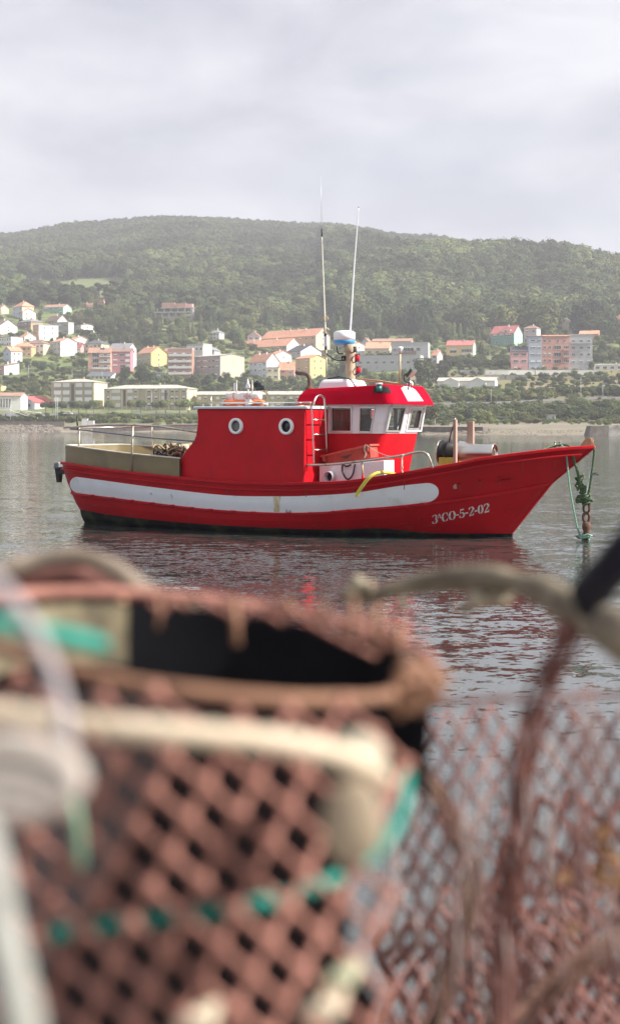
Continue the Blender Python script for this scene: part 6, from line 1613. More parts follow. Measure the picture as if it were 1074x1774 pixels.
# red crate resting tilted on the deck box
y_ = -1.10; A_ = LP(556,789,y_); B_ = LP(640,769.5,y_); 
ang = math.atan2(B_.z-A_.z, B_.x-A_.x); Lc = (B_-A_).length; hc = 0.24
t_ = thing('fish_crate', 'faded red plastic fish crate propped at a slant on the white deck box', 'crate', world(A_), -BA)
Mc = Matrix.Rotation(-ang, 3, 'Y'); mc_ = mat('crate_red', (0.44,0.050,0.035), .55, var=.12, scale=6, dirt=((.35,.10,.07),3,.5,.75))
def cb(m, a, b): 
    v = [Vector((x, y, z)) for z in (a[2], b[2]) for x, y in ((a[0],a[1]),(b[0],a[1]),(b[0],b[1]),(a[0],b[1]))]; m.hexa([Mc@q for q in v])
m = MB(); th = .02; W_ = .42
def tp_(m, z0, z1, i0, i1):   # tapered wall ring between two levels
    for (p0, p1) in (((0,0),(1,0)),((1,0),(1,1)),((1,1),(0,1)),((0,1),(0,0))):
        def P_(u, v, ins, z): return Mc@Vector((ins+(Lc-2*ins)*u, ins+(W_-2*ins)*v, z))
        o0, o1, n0_, n1_ = P_(*p0,i0,z0), P_(*p1,i0,z0), P_(*p1,i1,z1), P_(*p0,i1,z1)
        q0, q1, r0_, r1_ = P_(*p0,i0+th,z0), P_(*p1,i0+th,z0), P_(*p1,i1+th,z1), P_(*p0,i1+th,z1)
        m.hexa([o0,o1,q1,q0,n1_,n0_,r0_,r1_])
tp_(m, -hc, -.035, .055, .02); cb(m, (.06,.06,-hc),(Lc-.06,W_-.06,-hc+.02)); m.build('crate_body', mc_, t_, fix=True)
m = MB(); tp_(m, -.036, 0, -.015, -.015); m.build('crate_rim', mat('crate_rim_red',(0.50,0.075,0.055),.5,var=.1), t_, bevel=.004)
for x_ in (.03, Lc-.09):
    m = MB(); cb(m, (x_,-.035,-.13),(x_+.06,-.012,-.02)); m.build('corner_lug', mc_, t_, bevel=.004)
for x_ in (.10,.2,.8*Lc,.9*Lc):
    m = MB(); cb(m, (x_,.012,-hc+.03),(x_+.014,.04,-.04)); m.build('crate_rib', mc_, t_)
m = MB()
for i in range(9): x_ = Lc*.38+i*.026; cb(m, (x_,.012,-.125),(x_+.017,.03,-.108))
for i in range(4): x_ = Lc*.43+i*.026; cb(m, (x_,.012,-.155),(x_+.015,.03,-.140))
m.build('worn_print', mat('crate_print',(0.16,0.05,0.05),.8), t_)
# cord from crate to rail
crt = MB(); crt.tube(spline([LP(633,770,-1.14),LP(650,781,-1.2),LP(668,789,-1.4),LP(690,792.5,-1.5)],5), .007, 5); crt.tube(spline([LP(632,771,-1.14),LP(631,778,-1.14),LP(633.5,786,-1.14),LP(631,793,-1.14)],4), .014, 6)
o_ = crt.build('tie_cord', mat('grey_cord',(.42,.38,.30),.9), None, fix=False); o_.location = BC; o_.rotation_euler = (0,0,-BA); tag(o_, 'thin pale cord tying the red crate to the side rail', 'cord')
o_ = m2 = MB(); m2.tube(spline([LP(695,789,-1.56),LP(696.5,800,-1.57),LP(695.3,811,-1.57),LP(697.5,819,-1.57)],5), .012, 6); m2.tube(spline([LP(697,790,-1.57),LP(695.6,802,-1.58),LP(697.8,812,-1.57)],5), .010, 6); m2.tube([LP(693,788,-1.58),LP(699,789.5,-1.58),LP(693,790.5,-1.58),LP(699,787.5,-1.58)], .012, 6)
o_ = m2.build('tie_cord', mat('pale_cord',(.60,.56,.46),.9), None, fix=False); o_.location = BC; o_.rotation_euler = (0,0,-BA); tag(o_, 'whitish cord knotted on the side rail and hanging to the deck', 'cord')
# yellow hose over the gunwale
m2 = MB(); m2.tube(spline([LP(700,826,-1.0),LP(683,821.5,-1.28),LP(670,818.6,-1.5),LP(655,819.3,-1.66),LP(644,824,-1.76),LP(635,832,-1.80),LP(627,843,-1.80),LP(621,852,-1.79),LP(617.5,860,-1.78)],6), .033, 12)
o_ = m2.build('yellow_hose', mat('hose_yellow',(0.58,0.50,0.07),.45,var=.08,scale=8), None, fix=False); o_.location = BC; o_.rotation_euler = (0,0,-BA); tag(o_, 'yellow hose curving over the gunwale onto the white stripe', 'hose')
# heap of netting and gear in the stern
m2 = MB(); 
for i in range(46):
    c = LP(292+rnd.uniform(-16,22), 778+rnd.uniform(-5,14), rnd.uniform(-.9,.3)); c.z = max(c.z, 1.02); q = []
    r_ = rnd.uniform(.06,.17); ph = rnd.uniform(0,6)
    for j in range(9): a_ = ph+j*.8; q.append(c+Vector((r_*math.cos(a_), r_*.8*math.sin(a_), .05*math.sin(j*2.3+i)+.02)))
    m2.tube(spline(q,2), rnd.choice((.010,.014,.02)), 5, rnd.choice((0,0,1,2)))
for i in range(5):
    c = LP(299+i*7, 777-abs(i-2)*1.5, -.3+.1*i); m2.lathe([(.05,-.1),(.075,-.08),(.075,.08),(.05,.1)], c, 'X', 12, 3 if i % 2 else 1)
o_ = m2.build('net_heap', [M_black, mat('net_buff',(.34,.25,.15),.9), mat('net_dark',(.10,.08,.07),.9), mat('net_pale',(.50,.44,.34),.8)], None, fix=False); o_.location = BC; o_.rotation_euler = (0,0,-BA)
tag(o_, 'heap of dark netting and buff floats in the open stern', 'nets')
# mooring ropes, chain
gr = mat('rope_green', (0.045,0.085,0.045), .9, var=.4, scale=60, col2=(.12,.17,.09), bump=.004); lg = mat('rope_pale_green', (0.20,0.36,0.27), .85, var=.3, scale=50); pk = mat('line_pale',(.45,.52,.46),.8)
def rope(name, pts, r_, mt, label, k=8):
    P_ = spline(pts, k); m = MB()
    m.tube([p for p in P_], r_*.72, 8)
    # three twisted strands give the lay
    for s3 in range(3):
        q = []
        tot = 0; last = P_[0]
        for i, p in enumerate(P_):
            tot += (p-last).length; last = p; a_ = tot/(r_*5.0)*2*math.pi/1.6+s3*2.094
            q.append(p+Vector((math.cos(a_)*r_*.5, math.sin(a_)*r_*.5, 0)))
        m.tube(q, r_*.45, 5)
    o = m.build(name, mt, None, fix=False); o.location = BC; o.rotation_euler = (0,0,-BA); tag(o, label, 'rope'); return o
g1 = [LP(938,779.5,-.42),LP(955,773.5,-.22),LP(972,770.5,-.15),LP(984,772,-.16),LP(990,781,-.17),LP(993.5,796,-.16),LP(998,812,-.12),LP(1002,828,-.08),LP(1005,845,-.05),LP(1009,860,-.02),LP(1014,873,0)]
rope('mooring_rope', g1, .028, gr, 'thick dark green mooring rope looped over the bow rail', 14)
g2 = [LP(1027.5,771,0),LP(1029,780,-.02),LP(1026.5,804,-.02),LP(1023.5,826,-.03),LP(1021,845,-.02),LP(1017,862,0),LP(1015,874,0)]
rope('mooring_rope', g2, .024, gr, 'dark green mooring rope coming down from the bow roller', 14)
g3 = [LP(972,771,-.2),LP(978,779,-.22),LP(981.5,797,-.22),LP(983.5,820,-.22),LP(986.5,846,-.2),LP(991,872,-.18),LP(997,903,-.12),LP(1001,919,-.08),LP(1006,930,-.02),LP(1012,936,0)]
rope('mooring_line', g3, .018, lg, 'thin pale green line hanging slack from the bow to the water', 14)
g4 = [LP(1030,774,.02),LP(1027,795,.0),LP(1021,820,-.05),LP(1016.5,845,-.06),LP(1015,856,-.05)]
rope('mooring_line', g4, .012, pk, 'thin whitish line running down beside the roller rope', 14)
m2 = MB()
for i in range(26):
    f_ = i/26; c = LP(1003+14*f_+rnd.uniform(-4,4)*(1-f_*.3), 830+42*f_, rnd.uniform(-.06,.03)); r_ = rnd.uniform(.035,.07); ph = rnd.uniform(0,6.3)
    m2.tube([c+Vector((r_*math.cos(ph+j*.9), r_*.6*math.sin(ph+j*.9), (j-3)*.022)) for j in range(8)], .016, 6)
for i in range(12):
    c = LP(1012+rnd.uniform(-8,8), 866+rnd.uniform(-8,6), 0); ph = rnd.uniform(0,6.3)
    m2.tube([c+Vector((.07*math.cos(ph+j*.8), .05*math.sin(ph+j*.8), .02*math.sin(j*1.7))) for j in range(8)], .02, 6)
for i in range(3): 
    c = LP(1022,822,-.02); m2.tube([c, c+Vector((.06+.03*i,0,.02*i)), c+Vector((.12+.02*i,0,-.01))], .006, 4)
o_ = m2.build('rope_knot', gr, None, fix=False); o_.location = BC; o_.rotation_euler = (0,0,-BA); tag(o_, 'tangled dark green rope knot above the rusty chain', 'knot')
t_ = thing('mooring_chain', 'rusty swivel and chain links hanging at the waterline under the bow', 'chain', world(LP(1015,873,0)), -BA)
def rel(px_, py_, y_=0): return LP(px_, py_, y_)-LP(1015,873,0)
def oval(m, c, rx_, rz_, r_, tilt=0.0, side_=False):
    q = []
    for i in range(20):
        a_ = 2*math.pi*i/20; x = rx_*math.cos(a_); z = rz_*math.sin(a_)
        v = Vector((0, x, z)) if side_ else Vector((x*math.cos(tilt), x*math.sin(tilt), z)); q.append(c+v)
    m.tube(q, r_, 8, closed=True)
m2 = MB(); m2.tube(spline([rel(1010.5,872),rel(1010.5,884),rel(1015,889.5),rel(1020,884),rel(1020,872)],4), .022, 8); m2.tube([rel(1008,873),rel(1022,873)], .02, 8); m2.build('shackle', M_rust, t_)
m2 = MB(); oval(m2, rel(1015,896.5), .055, .085, .026, .5); m2.build('chain_link', M_rust, t_)
m2 = MB(); m2.tube([rel(1015,903), rel(1015,908)], .03, 8); m2.lathe([(.03,.10),(.07,.08),(.078,.02),(.07,-.03),(.055,-.06),(.06,-.09),(.05,-.13),(.02,-.14)], rel(1015.2,914), 'Z', 16); m2.build('swivel', M_rust, t_)
m2 = MB(); oval(m2, rel(1015,929.5), .04, .07, .02, .9); m2.build('chain_link', M_rust, t_)
m2 = MB(); oval(m2, rel(1015,940.5), .045, .08, .02, -.4); m2.build('chain_link', M_rust, t_)
m2 = MB()
for i in range(10): c = LP(1010+rnd.uniform(-7,8), 931+rnd.uniform(-5,4), rnd.uniform(-.05,.05)); ph = rnd.uniform(0,6); m2.tube([c+Vector((.09*math.cos(ph+j*.7), .05*math.sin(ph+j*.7), .015*math.sin(j*2))) for j in range(7)], .014, 5)
o_ = m2.build('weedy_rope_end', mat('rope_pale_green',(.2,.36,.27)), None, fix=False); o_.location = BC; o_.rotation_euler = (0,0,-BA); tag(o_, 'frayed pale green rope end wrapped round the chain at the water', 'rope')
# ------------------------------------------------------------------ quay edge with two netted traps, close to the lens
m = MB(); m.box((-6,-6,-3.0),(6,2.25,0.95)); q_ = m.build('quay', M_conc, None, bevel=0.02); tag(q_, kind='structure')
def tw(n, c, c2=None, **k): return mat(n, c, 0.85, var=0.25, scale=k.pop('scale', 90), col2=c2, detail=5, coords='Object', bump=0.0006, **k)
T_net = tw('twine_redbrown', (0.20,0.082,0.062), (0.36,0.165,0.125), scale=30)
T_net2 = tw('twine_dark', (0.115,0.044,0.036), (0.20,0.085,0.068), scale=40)
T_veil = tw('twine_faded', (0.12,0.055,0.052), (0.24,0.13,0.115), scale=20)
T_tan = tw('wrapped_tan', (0.085,0.068,0.045), (0.25,0.205,0.14), scale=35)
T_hoop = tw('wrapped_brown', (0.17,0.080,0.048), (0.32,0.17,0.10), scale=30)
T_cream = tw('rope_cream', (0.44,0.35,0.25), (0.58,0.49,0.37), scale=40)
T_green = tw('rope_teal', (0.01,0.17,0.13), (0.02,0.26,0.20), scale=60)
T_grey = tw('rope_offwhite', (0.30,0.26,0.225), (0.46,0.41,0.37), scale=30)
T_lilac = tw('strap_pale', (0.25,0.215,0.22), (0.38,0.34,0.345), scale=25)
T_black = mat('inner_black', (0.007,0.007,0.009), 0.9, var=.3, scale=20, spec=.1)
T_shade = mat('shade_dark', (0.012,0.005,0.006), 0.9, var=.4, scale=18)
T_pipe = mat('pipe_black', (0.010,0.010,0.016), 0.7, var=.3, scale=12, spec=.15)
T_cork = tw('cork_tan', (0.20,0.155,0.105), (0.33,0.26,0.18), scale=14)
def rr_px(px_r, Y): return px_r*Y/FPX
def fib(m, pts, r, n=8, mi=0, k=6): m.tube(spline(pts, k), r, n, mi)

# --- left trap
LT0 = FP(330, 1300, .78); LT0.z = 0.95
lt = thing('octopus_trap', 'big netted trap with black entrance, cream and green ropes, filling the lower left', 'trap', LT0)
def L_(v): return Vector(v)-LT0
def surfY(px, py): u = (px-330)/360; return 0.60+0.09*u*u+0.00006*(1250-py)+0.02
def inside(px, py):
    top_ = 1150+0.14*px if px < 400 else 1206+0.02*(px-400)
    right = lerp_tab([(1450,705),(1600,662),(1680,668),(1760,720),(1900,740)], py)
    return -90 < px < right and top_ < py < 2500
A_, B_ = np.array((-30., 60.)), np.array((58., 50.)); O_ = np.array((310., 1365.))+0.5*(A_+B_)
net = MB()
def lattice(m, A, B, O, inside, Yf, r, wob, n1=60, n2=60, seg=1.0, mi=0, knots=None):
    for (d, s_, N_) in ((A, B, n1), (B, A, n2)):
        for k in range(-N_, N_):
            run = []
            for j in range(-N_*2, N_*2):
                p = O+s_*k+d*(j*seg)
                wx = wob*noise.noise(Vector((p[0]*.008, p[1]*.008, .5))); wy = wob*noise.noise(Vector((p[0]*.008, p[1]*.008, 7.7)))
                x, y = p[0]+wx, p[1]+wy
                if inside(x, y): run.append((x, y))
                else:
                    if len(run) > 1: m.tube([m._o(FP(a, b, Yf(a, b))) for a, b in run], r, 6, mi)
                    run = []
            if len(run) > 1: m.tube([m._o(FP(a, b, Yf(a, b))) for a, b in run], r, 6, mi)
    if knots:
        for k in range(-N_, N_):
            for j in range(-N_, N_):
                p = O+A*k+B*j
                wx = wob*noise.noise(Vector((p[0]*.008, p[1]*.008, .5))); wy = wob*noise.noise(Vector((p[0]*.008, p[1]*.008, 7.7)))
                if inside(p[0]+wx, p[1]+wy): a = FP(p[0]+wx, p[1]+wy, Yf(p[0], p[1])); m.ball(m._o(a), knots, 6, mi)
MB._o = lambda s, v: v-s.org if hasattr(s, 'org') else v
net.org = LT0
T_cord = tw('cord_dark', (0.030,0.012,0.012), (0.075,0.034,0.030), scale=40)
lattice(net, A_, B_, O_, inside, surfY, 0.00190, 6, 40, 40, knots=0.0044)
no = net.build('netting', T_net, lt, fix=False); tag(no, kind='stuff')
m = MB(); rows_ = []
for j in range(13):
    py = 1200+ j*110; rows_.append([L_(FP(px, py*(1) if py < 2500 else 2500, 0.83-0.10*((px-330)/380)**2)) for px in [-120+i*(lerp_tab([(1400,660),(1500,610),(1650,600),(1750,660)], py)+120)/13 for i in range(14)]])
m.grid(rows_); m.build('shade_backing', T_shade, lt, fix=False)  # added dark sheet standing in for the shaded inside of the trap
# entrance: oval hoop
def ov(a, dx=0, dy=0, dY=0, sx=1.0): return FP(350+dx+405*sx*math.cos(a), 1122+dy+78*math.sin(a)+46*math.cos(a), .82-.15*math.sin(a)+dY)
hp = [L_(ov(2*math.pi*i/48)) for i in range(48)]
m = MB(); m.tube([L_(ov(R(a))) for a in range(-8, 190, 6)], [0.0034+0.0012*noise.noise(Vector((a*.1,0,0))) for a in range(-8, 190, 6)], 10); m.build('hoop', T_hoop, lt, fix=False)
m = MB(); m.tube([L_(ov(R(a), dy=-6)) for a in range(186, 354, 6)], 0.0042, 10); m.build('far_hoop', T_net, lt, fix=False)
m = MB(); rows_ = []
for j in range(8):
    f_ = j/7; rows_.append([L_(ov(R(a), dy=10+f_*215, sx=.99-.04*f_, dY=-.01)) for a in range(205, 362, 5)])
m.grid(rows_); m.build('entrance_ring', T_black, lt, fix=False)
m = MB(); rows_ = [[L_(ov(R(a), dy=14+j*26, sx=.93, dY=-.03)) for a in range(180, 252, 5)] for j in range(5)]
m.grid(rows_); m.build('mottled_cover', tw('mottled_olive',(0.035,0.028,0.018),(0.20,0.165,0.10),scale=38), lt, fix=False)
for px, y0, y1, w_ in ((275,1035,1090,4),(405,1036,1118,7),(330,1032,1056,4),(500,1035,1062,5),(560,1040,1068,5),(612,1036,1105,6),(655,1050,1115,7),(690,1085,1140,7)):
    Y = .86; m = MB(); m.tube([L_(FP(px, y0, Y)), L_(FP(px+rnd.uniform(-4,4), (y0+y1)/2, Y)), L_(FP(px+rnd.uniform(-6,6), y1, Y))], rr_px(w_, Y), 6)
    m.build('net_lashing', T_hoop, lt, fix=False)
m = MB(); m.org = LT0
lattice(m, np.array((-9.,24.)), np.array((30.,16.)), np.array((500.,1060.)), lambda x, y: 190 < x < 710 and 1030+.00025*(x-300)**2 < y < 1062+.00055*max(0, x-250)**2*.9+14*noise.noise(Vector((x*.02,0,1))), lambda x, y: .90, .0017, 8, 40, 40)
o_ = m.build('rim_netting', T_net, lt, fix=False); tag(o_, kind='stuff')
m = MB()   # knotted corner where hoop and side meet
for i in range(18):
    c = FP(722+rnd.gauss(0,16), 1192+rnd.gauss(0,16), .76+rnd.uniform(-.03,.03)); ph = rnd.uniform(0,6); r_ = rnd.uniform(.003,.008)
    m.tube([L_(c+Vector((r_*math.cos(ph+j), .4*r_*math.sin(j), r_*math.sin(ph+j)))) for j in range(6)], 0.0028, 6)
m.build('hoop_binding', T_hoop, lt, fix=False)
# net band between hoop and cream rope already part of the netting; base ring on the quay
m = MB(); m.tube([Vector((0.16*math.cos(2*math.pi*i/32), .15*math.sin(2*math.pi*i/32)-.02, 0.008)) for i in range(32)], 0.007, 8, closed=True); m.build('base_ring', T_hoop, lt, fix=False)
m = MB()
for a in (200, 250, 290): m.tube([L_(ov(R(a))), Vector((0.16*math.cos(R(-a)), .15*math.sin(R(-a))-.02, 0.01))], .004, 6)
m.build('stay_rod', T_hoop, lt, fix=False)
def loose(name, label, cat, pts, r, mt, k=7, n=10):
    m = MB(); P_ = spline(pts, k); o0 = P_[0].copy(); kk = len(P_)
    rad = [ (r if not isinstance(r, tuple) else r[0]+(r[1]-r[0])*i/(kk-1))*(1+.10*noise.noise(P_[i]*60)) for i in range(kk)]
    m.tube([p-o0 for p in P_], [q*.8 for q in rad], n)
    for s3 in range(3):
        tot = 0; q = []; last = P_[0]
        for i, p in enumerate(P_):
            tot += (p-last).length; last = p; a_ = tot/(rad[0]*7)*2*math.pi+s3*2.094; q.append(p-o0+Vector((math.cos(a_)*.3, math.cos(a_)*.3, math.sin(a_)))*rad[i]*.55)
        m.tube(q, [x*.5 for x in rad], 6)
    o = m.build(name, mt, None, fix=False); o.location = o0; tag(o, label, cat); return o
loose('rope', 'thick cream rope stretched across the front of the left trap', 'rope', [FP(-60,1228,.56),FP(60,1243,.555),FP(180,1257,.55),FP(330,1270,.55),FP(470,1283,.56),FP(570,1303,.57),FP(630,1325,.58),FP(668,1350,.60)], (rr_px(22,.56), rr_px(20,.6)), T_cream)
loose('rope', 'teal green rope curving inside the diamond netting of the left trap', 'rope', [FP(90,1618,surfY(90,1618)+.012),FP(160,1606,surfY(160,1606)+.012),FP(300,1588,surfY(300,1588)+.012),FP(430,1570,surfY(430,1570)+.012),FP(555,1534,surfY(555,1534)+.012),FP(632,1494,surfY(632,1494)+.010),FP(676,1446,.69),FP(698,1395,.70),FP(704,1340,.72)], rr_px(15,.64), T_green)
loose('rope', 'short bright teal green rope at the left edge above the cream rope', 'rope', [FP(-50,1076,.60),FP(40,1088,.60),FP(110,1102,.61),FP(180,1118,.63)], rr_px(18,.6), T_green)
loose('rope', 'thin faded green cord hanging near the left edge below the cream rope', 'rope', [FP(98,1360,.60),FP(128,1395,.60),FP(136,1440,.60),FP(140,1500,.61)], rr_px(10,.6), tw('rope_fadedgreen',(0.18,.33,.22)))
loose('strap', 'pale lilac strap running down over the left trap into the big knot', 'strap', [FP(-30,985,.52),FP(30,1050,.51),FP(72,1120,.50),FP(102,1200,.49),FP(118,1290,.48)], rr_px(18,.5), T_lilac)
m = MB(); 
for (a, r_) in (([(-60,1310),(20,1292),(95,1310),(128,1345),(100,1385),(30,1402),(-50,1395)],25),([(-40,1350),(30,1340),(90,1352),(110,1370)],24),([(-60,1375),(0,1362),(70,1378)],23)):
    P_ = spline([FP(x, y, .46) for x, y in a], 5); m.tube([p-FP(0,1350,.46) for p in P_], rr_px(r_,.46), 10)
o_ = m.build('rope_knot', T_grey, None, fix=False); o_.location = FP(0,1350,.46); tag(o_, 'big soft off white rope knot at the left edge', 'knot')
loose('rope', 'thick weathered white rope hanging down the lower left corner', 'rope', [FP(-40,1430,.44),FP(-14,1520,.44),FP(0,1600,.44),FP(22,1700,.43),FP(40,1800,.42),FP(40,2000,.42)], rr_px(44,.43), tw('rope_weathered',(.22,.22,.19),(.36,.36,.34),scale=20))
m = MB(); m.ball((0,0,0), .5, 14, sc=(.026,.012,.036)); m.v = [(x*(1+.15*noise.noise(Vector((x*80,y*80,z*80)))), y, z*(1+.12*noise.noise(Vector((z*60,x*60,2))))) for x,y,z in m.v]
o_ = m.build('float', T_cork, None, fix=False); o_.location = FP(612,1425,.575); tag(o_, 'tan cork float tied on the netting at the right shoulder of the left trap', 'float')
m = MB(); m.ball((0,0,0), .5, 12, sc=(.026,.02,.022)); o_ = m.build('float', tw('float_pale',(.33,.29,.22)), None, fix=False); o_.location = FP(618,1310,.60); tag(o_, 'pale float where the cream rope bends down', 'float')
for (px, py, Y, lb) in ((345,1762,.60,'white torn rag caught at the bottom of the diamond netting'),(562,1742,.60,'small white rag caught lower right of the left trap'),(590,1690,.64,'pale greenish rag on the netting near the bottom centre')):
    m = MB()
    for i in range(7): a_ = rnd.uniform(0,6.3); m.tube([Vector((.004*math.cos(a_+j*.9)*(1+j*.3), .003*j-.008, .003*math.sin(a_+j*1.3)*(1+j*.2))) for j in range(5)], .0022, 5)
    o_ = m.build('rag', T_cream if py != 1690 else tw('rag_green',(.38,.38,.26)), None, fix=False); o_.location = FP(px, py, Y-.03); tag(o_, lb, 'rag')

# --- trap behind, upper left: only its wrapped hoop and a bit of net rise above
BT0 = FP(100, 1000, .98); BT0.z = 0.95
bt = thing('octopus_trap', 'trap behind at the left whose grey wrapped hoop rises against the water', 'trap', BT0)
m = MB(); P_ = spline([FP(-80,1015,.98),FP(0,992,.98),FP(70,972,.98),FP(135,964,.98),FP(190,982,.98),FP(240,1014,.98),FP(300,1045,1.0),(FP(340,1075,1.02))], 6)
m.tube([p-BT0 for p in P_], [rr_px(17,.98)*(1+.4*noise.noise(p*45)) for p in P_], 10); m.build('hoop', tw('wrapped_grey',(.10,.075,.055),(.27,.215,.165),scale=24), bt, fix=False)
m = MB(); m.org = BT0
lattice(m, np.array((-14.,30.)), np.array((30.,26.)), np.array((50.,1010.)), lambda x, y: -90 < x < 330 and y > 985+0.0015*(x-110)**2*(1 if x > 110 else .5) and y < 1500, lambda x, y: 1.0, .0021, 10, 22, 22)
n_o = m.build('netting', T_net2, bt, fix=False); tag(n_o, kind='stuff')
m = MB()
for i in range(5):
    m.tube([p-BT0+Vector((0,.010*i,-.004-.009*i)) for p in spline([FP(-80,1025,1.0),FP(20,1003,1.0),FP(130,985,1.0),FP(230,1025,1.0),FP(300,1060,1.0)],5)], .0075, 8)
m.build('wrapped_band', T_net2, bt, fix=False)
m = MB(); m.box((-.3,-.02,0),(.14,.06,.88)); m.build('inner_liner', mat('liner_brown',(0.06,0.03,0.025),.9,var=.4,scale=20), bt, bevel=.01)

# --- right trap
RT0 = FP(900, 1400, 1.15); RT0.z = 0.95
rt = thing('octopus_trap', 'trap at the right with a tan wrapped hoop and torn see-through netting', 'trap', RT0)
P_ = spline([FP(596,1030,1.20),FP(640,1032,1.19),FP(700,1016,1.17),FP(780,1003,1.14),FP(860,1004,1.10),FP(930,1020,1.06),FP(1000,1058,1.01),FP(1060,1090,.97),FP(1130,1125,.93)], 6)
m = MB(); k_ = len(P_); m.tube([p-RT0 for p in P_], [rr_px(14+28*(i/(k_-1))**1.3, 1.02)*(1+.35*noise.noise(p*40)) for i, p in enumerate(P_)], 12); m.build('hoop', T_tan, rt, fix=False)
for (x, y, r_, Y) in ((622,1010,15,1.18),(640,1018,12,1.18),(832,1042,22,1.10),(806,1056,14,1.1),(870,1030,20,1.1),(700,1046,12,1.15)):
    c = FP(x, y, Y)-RT0; m = MB()
    for i in range(5): m.ball(c+Vector((rnd.uniform(-.004,.004),rnd.uniform(-.004,.004),rnd.uniform(-.003,.003))), rr_px(r_*rnd.uniform(.5,.85), Y), 8)
    m.build('rope_binding', tw('binding_beige',(.20,.165,.11),(.38,.33,.24)), rt, fix=False)
veil = MB(); veil.org = RT0
def in_v(x, y): return 690-0.04*(y-1200) < x < 1130 and 1215 < y < 2300 and noise.noise(Vector((x*.006, y*.005, 4.0))) > -0.42+(-0.3 if y > 1500 else 0)
lattice(veil, np.array((-18.,38.)), np.array((21.,33.)), np.array((900.,1500.)), in_v, lambda x, y: 1.5+.06*noise.noise(Vector((x*.006, y*.006, 1))), .0024, 16, 46, 46)
def in_v2(x, y): return 850-0.45*(y-1500) < x < 1130 and 1360 < y < 2300
lattice(veil, np.array((-10.,46.)), np.array((38.,32.)), np.array((930.,1600.)), in_v2, lambda x, y: 1.72+.03*noise.noise(Vector((x*.006, y*.006, 2))), .0050, 14, 44, 44, mi=1)
def in_v3(x, y): return 650 < x < 1130 and y > 1560-0.20*(x-700)+30*math.sin(x*.03) and y < 2400 
lattice(veil, np.array((-22.,30.)), np.array((20.,32.)), np.array((800.,1700.)), in_v3, lambda x, y: 1.95+.03*noise.noise(Vector((x*.006, y*.006, 2))), .0052, 30, 50, 50, mi=1)
vo_ = veil.build('netting', [T_veil, T_net2], rt, fix=False); tag(vo_, kind='stuff')
m = MB()
for i in range(110):
    x = rnd.choice((rnd.gauss(790,60), rnd.uniform(700,1090), rnd.gauss(1000,60))); y = rnd.uniform(1180,1600)+ (120 if x < 900 else 0)*rnd.random(); l_ = rnd.uniform(60,260); Y = rnd.uniform(.95,1.2)
    lean = (x-850)*0.10
    m.tube([FP(x, y, Y)-RT0, FP(x+rnd.gauss(0,8)+lean*.4, y+l_*.5, Y)-RT0, FP(x+rnd.gauss(0,14)+lean, y+l_, Y)-RT0], rnd.uniform(.0005,.0012), 4, rnd.choice((0,0,1)))
f_o = m.build('frayed_fibres', [T_veil, tw('fibre_pale',(.26,.20,.19),(.40,.33,.31))], rt, fix=False); tag(f_o, kind='stuff')
def bundle(name, pts, px_r, Y, mt, nst=16):
    m = MB(); r_ = rr_px(px_r, Y); P_ = spline([FP(x, y, Y) for x, y in pts], 6)
    for i in range(nst):
        a = rnd.uniform(0, 6.28); q = r_*rnd.uniform(.1,1.5); ph = rnd.uniform(0,6)
        m.tube([p-RT0+Vector((q*math.cos(a+j*.2), q*math.sin(a+j*.2), .0015*math.sin(ph+j*.5))) for j, p in enumerate(P_)], r_*rnd.uniform(.08,.22), 6)
    return m.build(name, mt, rt, fix=False)
bundle('gathered_net', [(990,1075),(968,1140),(940,1205),(915,1300),(898,1400),(884,1520),(872,1660),(866,1900)], 22, 1.0, T_net2)
bundle('gathered_net', [(735,1330),(770,1400),(812,1500),(806,1600),(770,1700),(730,1850)], 16, 1.3, tw('gathered_brown',(.10,.052,.035),(.19,.105,.065)))
bundle('gathered_net', [(820,1210),(850,1290),(900,1370)], 8, 1.05, T_net2, 5)
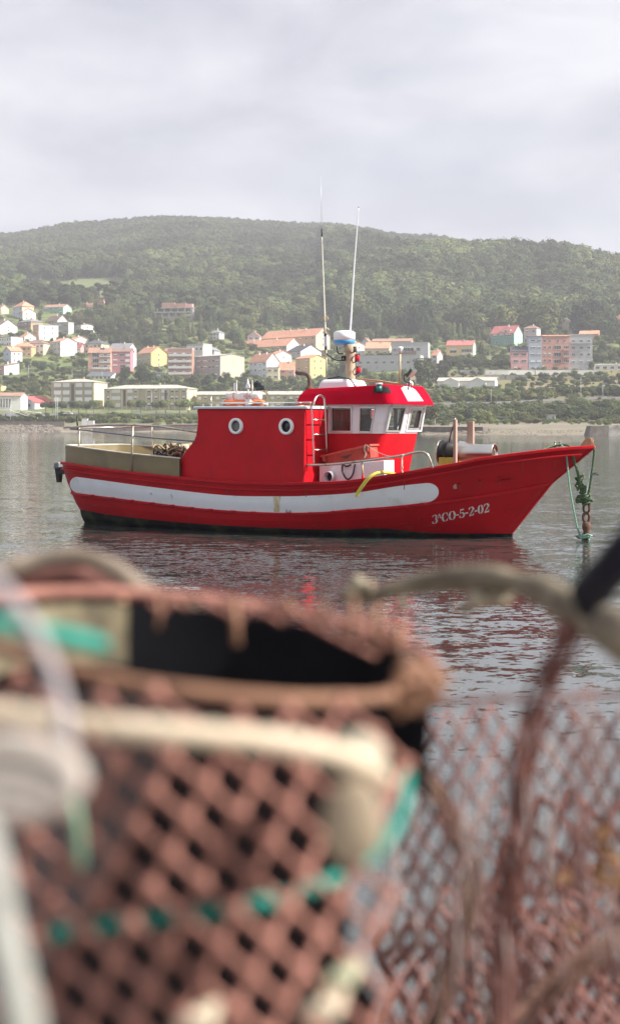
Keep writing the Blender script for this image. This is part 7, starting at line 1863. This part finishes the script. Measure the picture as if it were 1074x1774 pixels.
bundle('net_hem', [(1120,1610),(1020,1670),(930,1735),(840,1800),(760,1900)], 30, 1.15, tw('hem_tan',(.12,.06,.045),(.22,.12,.085)), 14)
bundle('head_line', [(700,1222),(800,1214),(900,1210),(1000,1206),(1120,1202)], 10, 1.1, T_veil, 5)
bundle('upper_line', [(620,1060),(640,1150),(680,1240)], 12, 1.1, T_net, 5)
m = MB()
for i in range(18):
    c = FP(rnd.gauss(1040,40), rnd.gauss(1515,30), 1.0)-RT0; a = rnd.uniform(0,6.3); r_ = rnd.uniform(.006,.013)
    m.add([c, c+Vector((r_*math.cos(a),-.002,r_*math.sin(a))), c+Vector((r_*1.6*math.cos(a+.5),.001,r_*1.6*math.sin(a+.5))), c+Vector((r_*math.cos(a+1),.002,r_*math.sin(a+1)))], [(0,1,2,3)], 0, False)
o_ = m.build('dry_weed', mat('dry_weed',(.20,.10,.045),.9,col2=(.30,.165,.075),scale=40,trans=.3), rt, fix=False); tag(o_, kind='stuff')
m = MB(); m.tube([Vector((0.15*math.cos(2*math.pi*i/32), .14*math.sin(2*math.pi*i/32)+.03, 0.008)) for i in range(32)], 0.007, 8, closed=True); m.build('base_ring', T_hoop, rt, fix=False)
loose('rubber_hose', 'black rubber hose coming in over the hoop at the right edge', 'hose', [FP(1160,880,.82),FP(1105,930,.84),FP(1060,985,.86),FP(1030,1018,.89),FP(1014,1034,.90)], rr_px(42,.86), T_pipe)
# ------------------------------------------------------------------ haze
mh = bpy.data.materials.new('haze'); mh.use_nodes = True
t = mh.node_tree; t.nodes.clear(); o_ = t.nodes.new('ShaderNodeOutputMaterial'); pv = t.nodes.new('ShaderNodeVolumePrincipled')
pv.inputs['Color'].default_value = (0.93, 0.93, 0.99, 1); pv.inputs['Density'].default_value = HAZE; pv.inputs['Anisotropy'].default_value = 0.0
t.links.new(pv.outputs[0], o_.inputs['Volume'])
hz = MB(); hz.box((-3400, -70, -9), (3600, 2500, 400)); ho = hz.build('haze', mh, fix=False); tag(ho, kind='stuff')
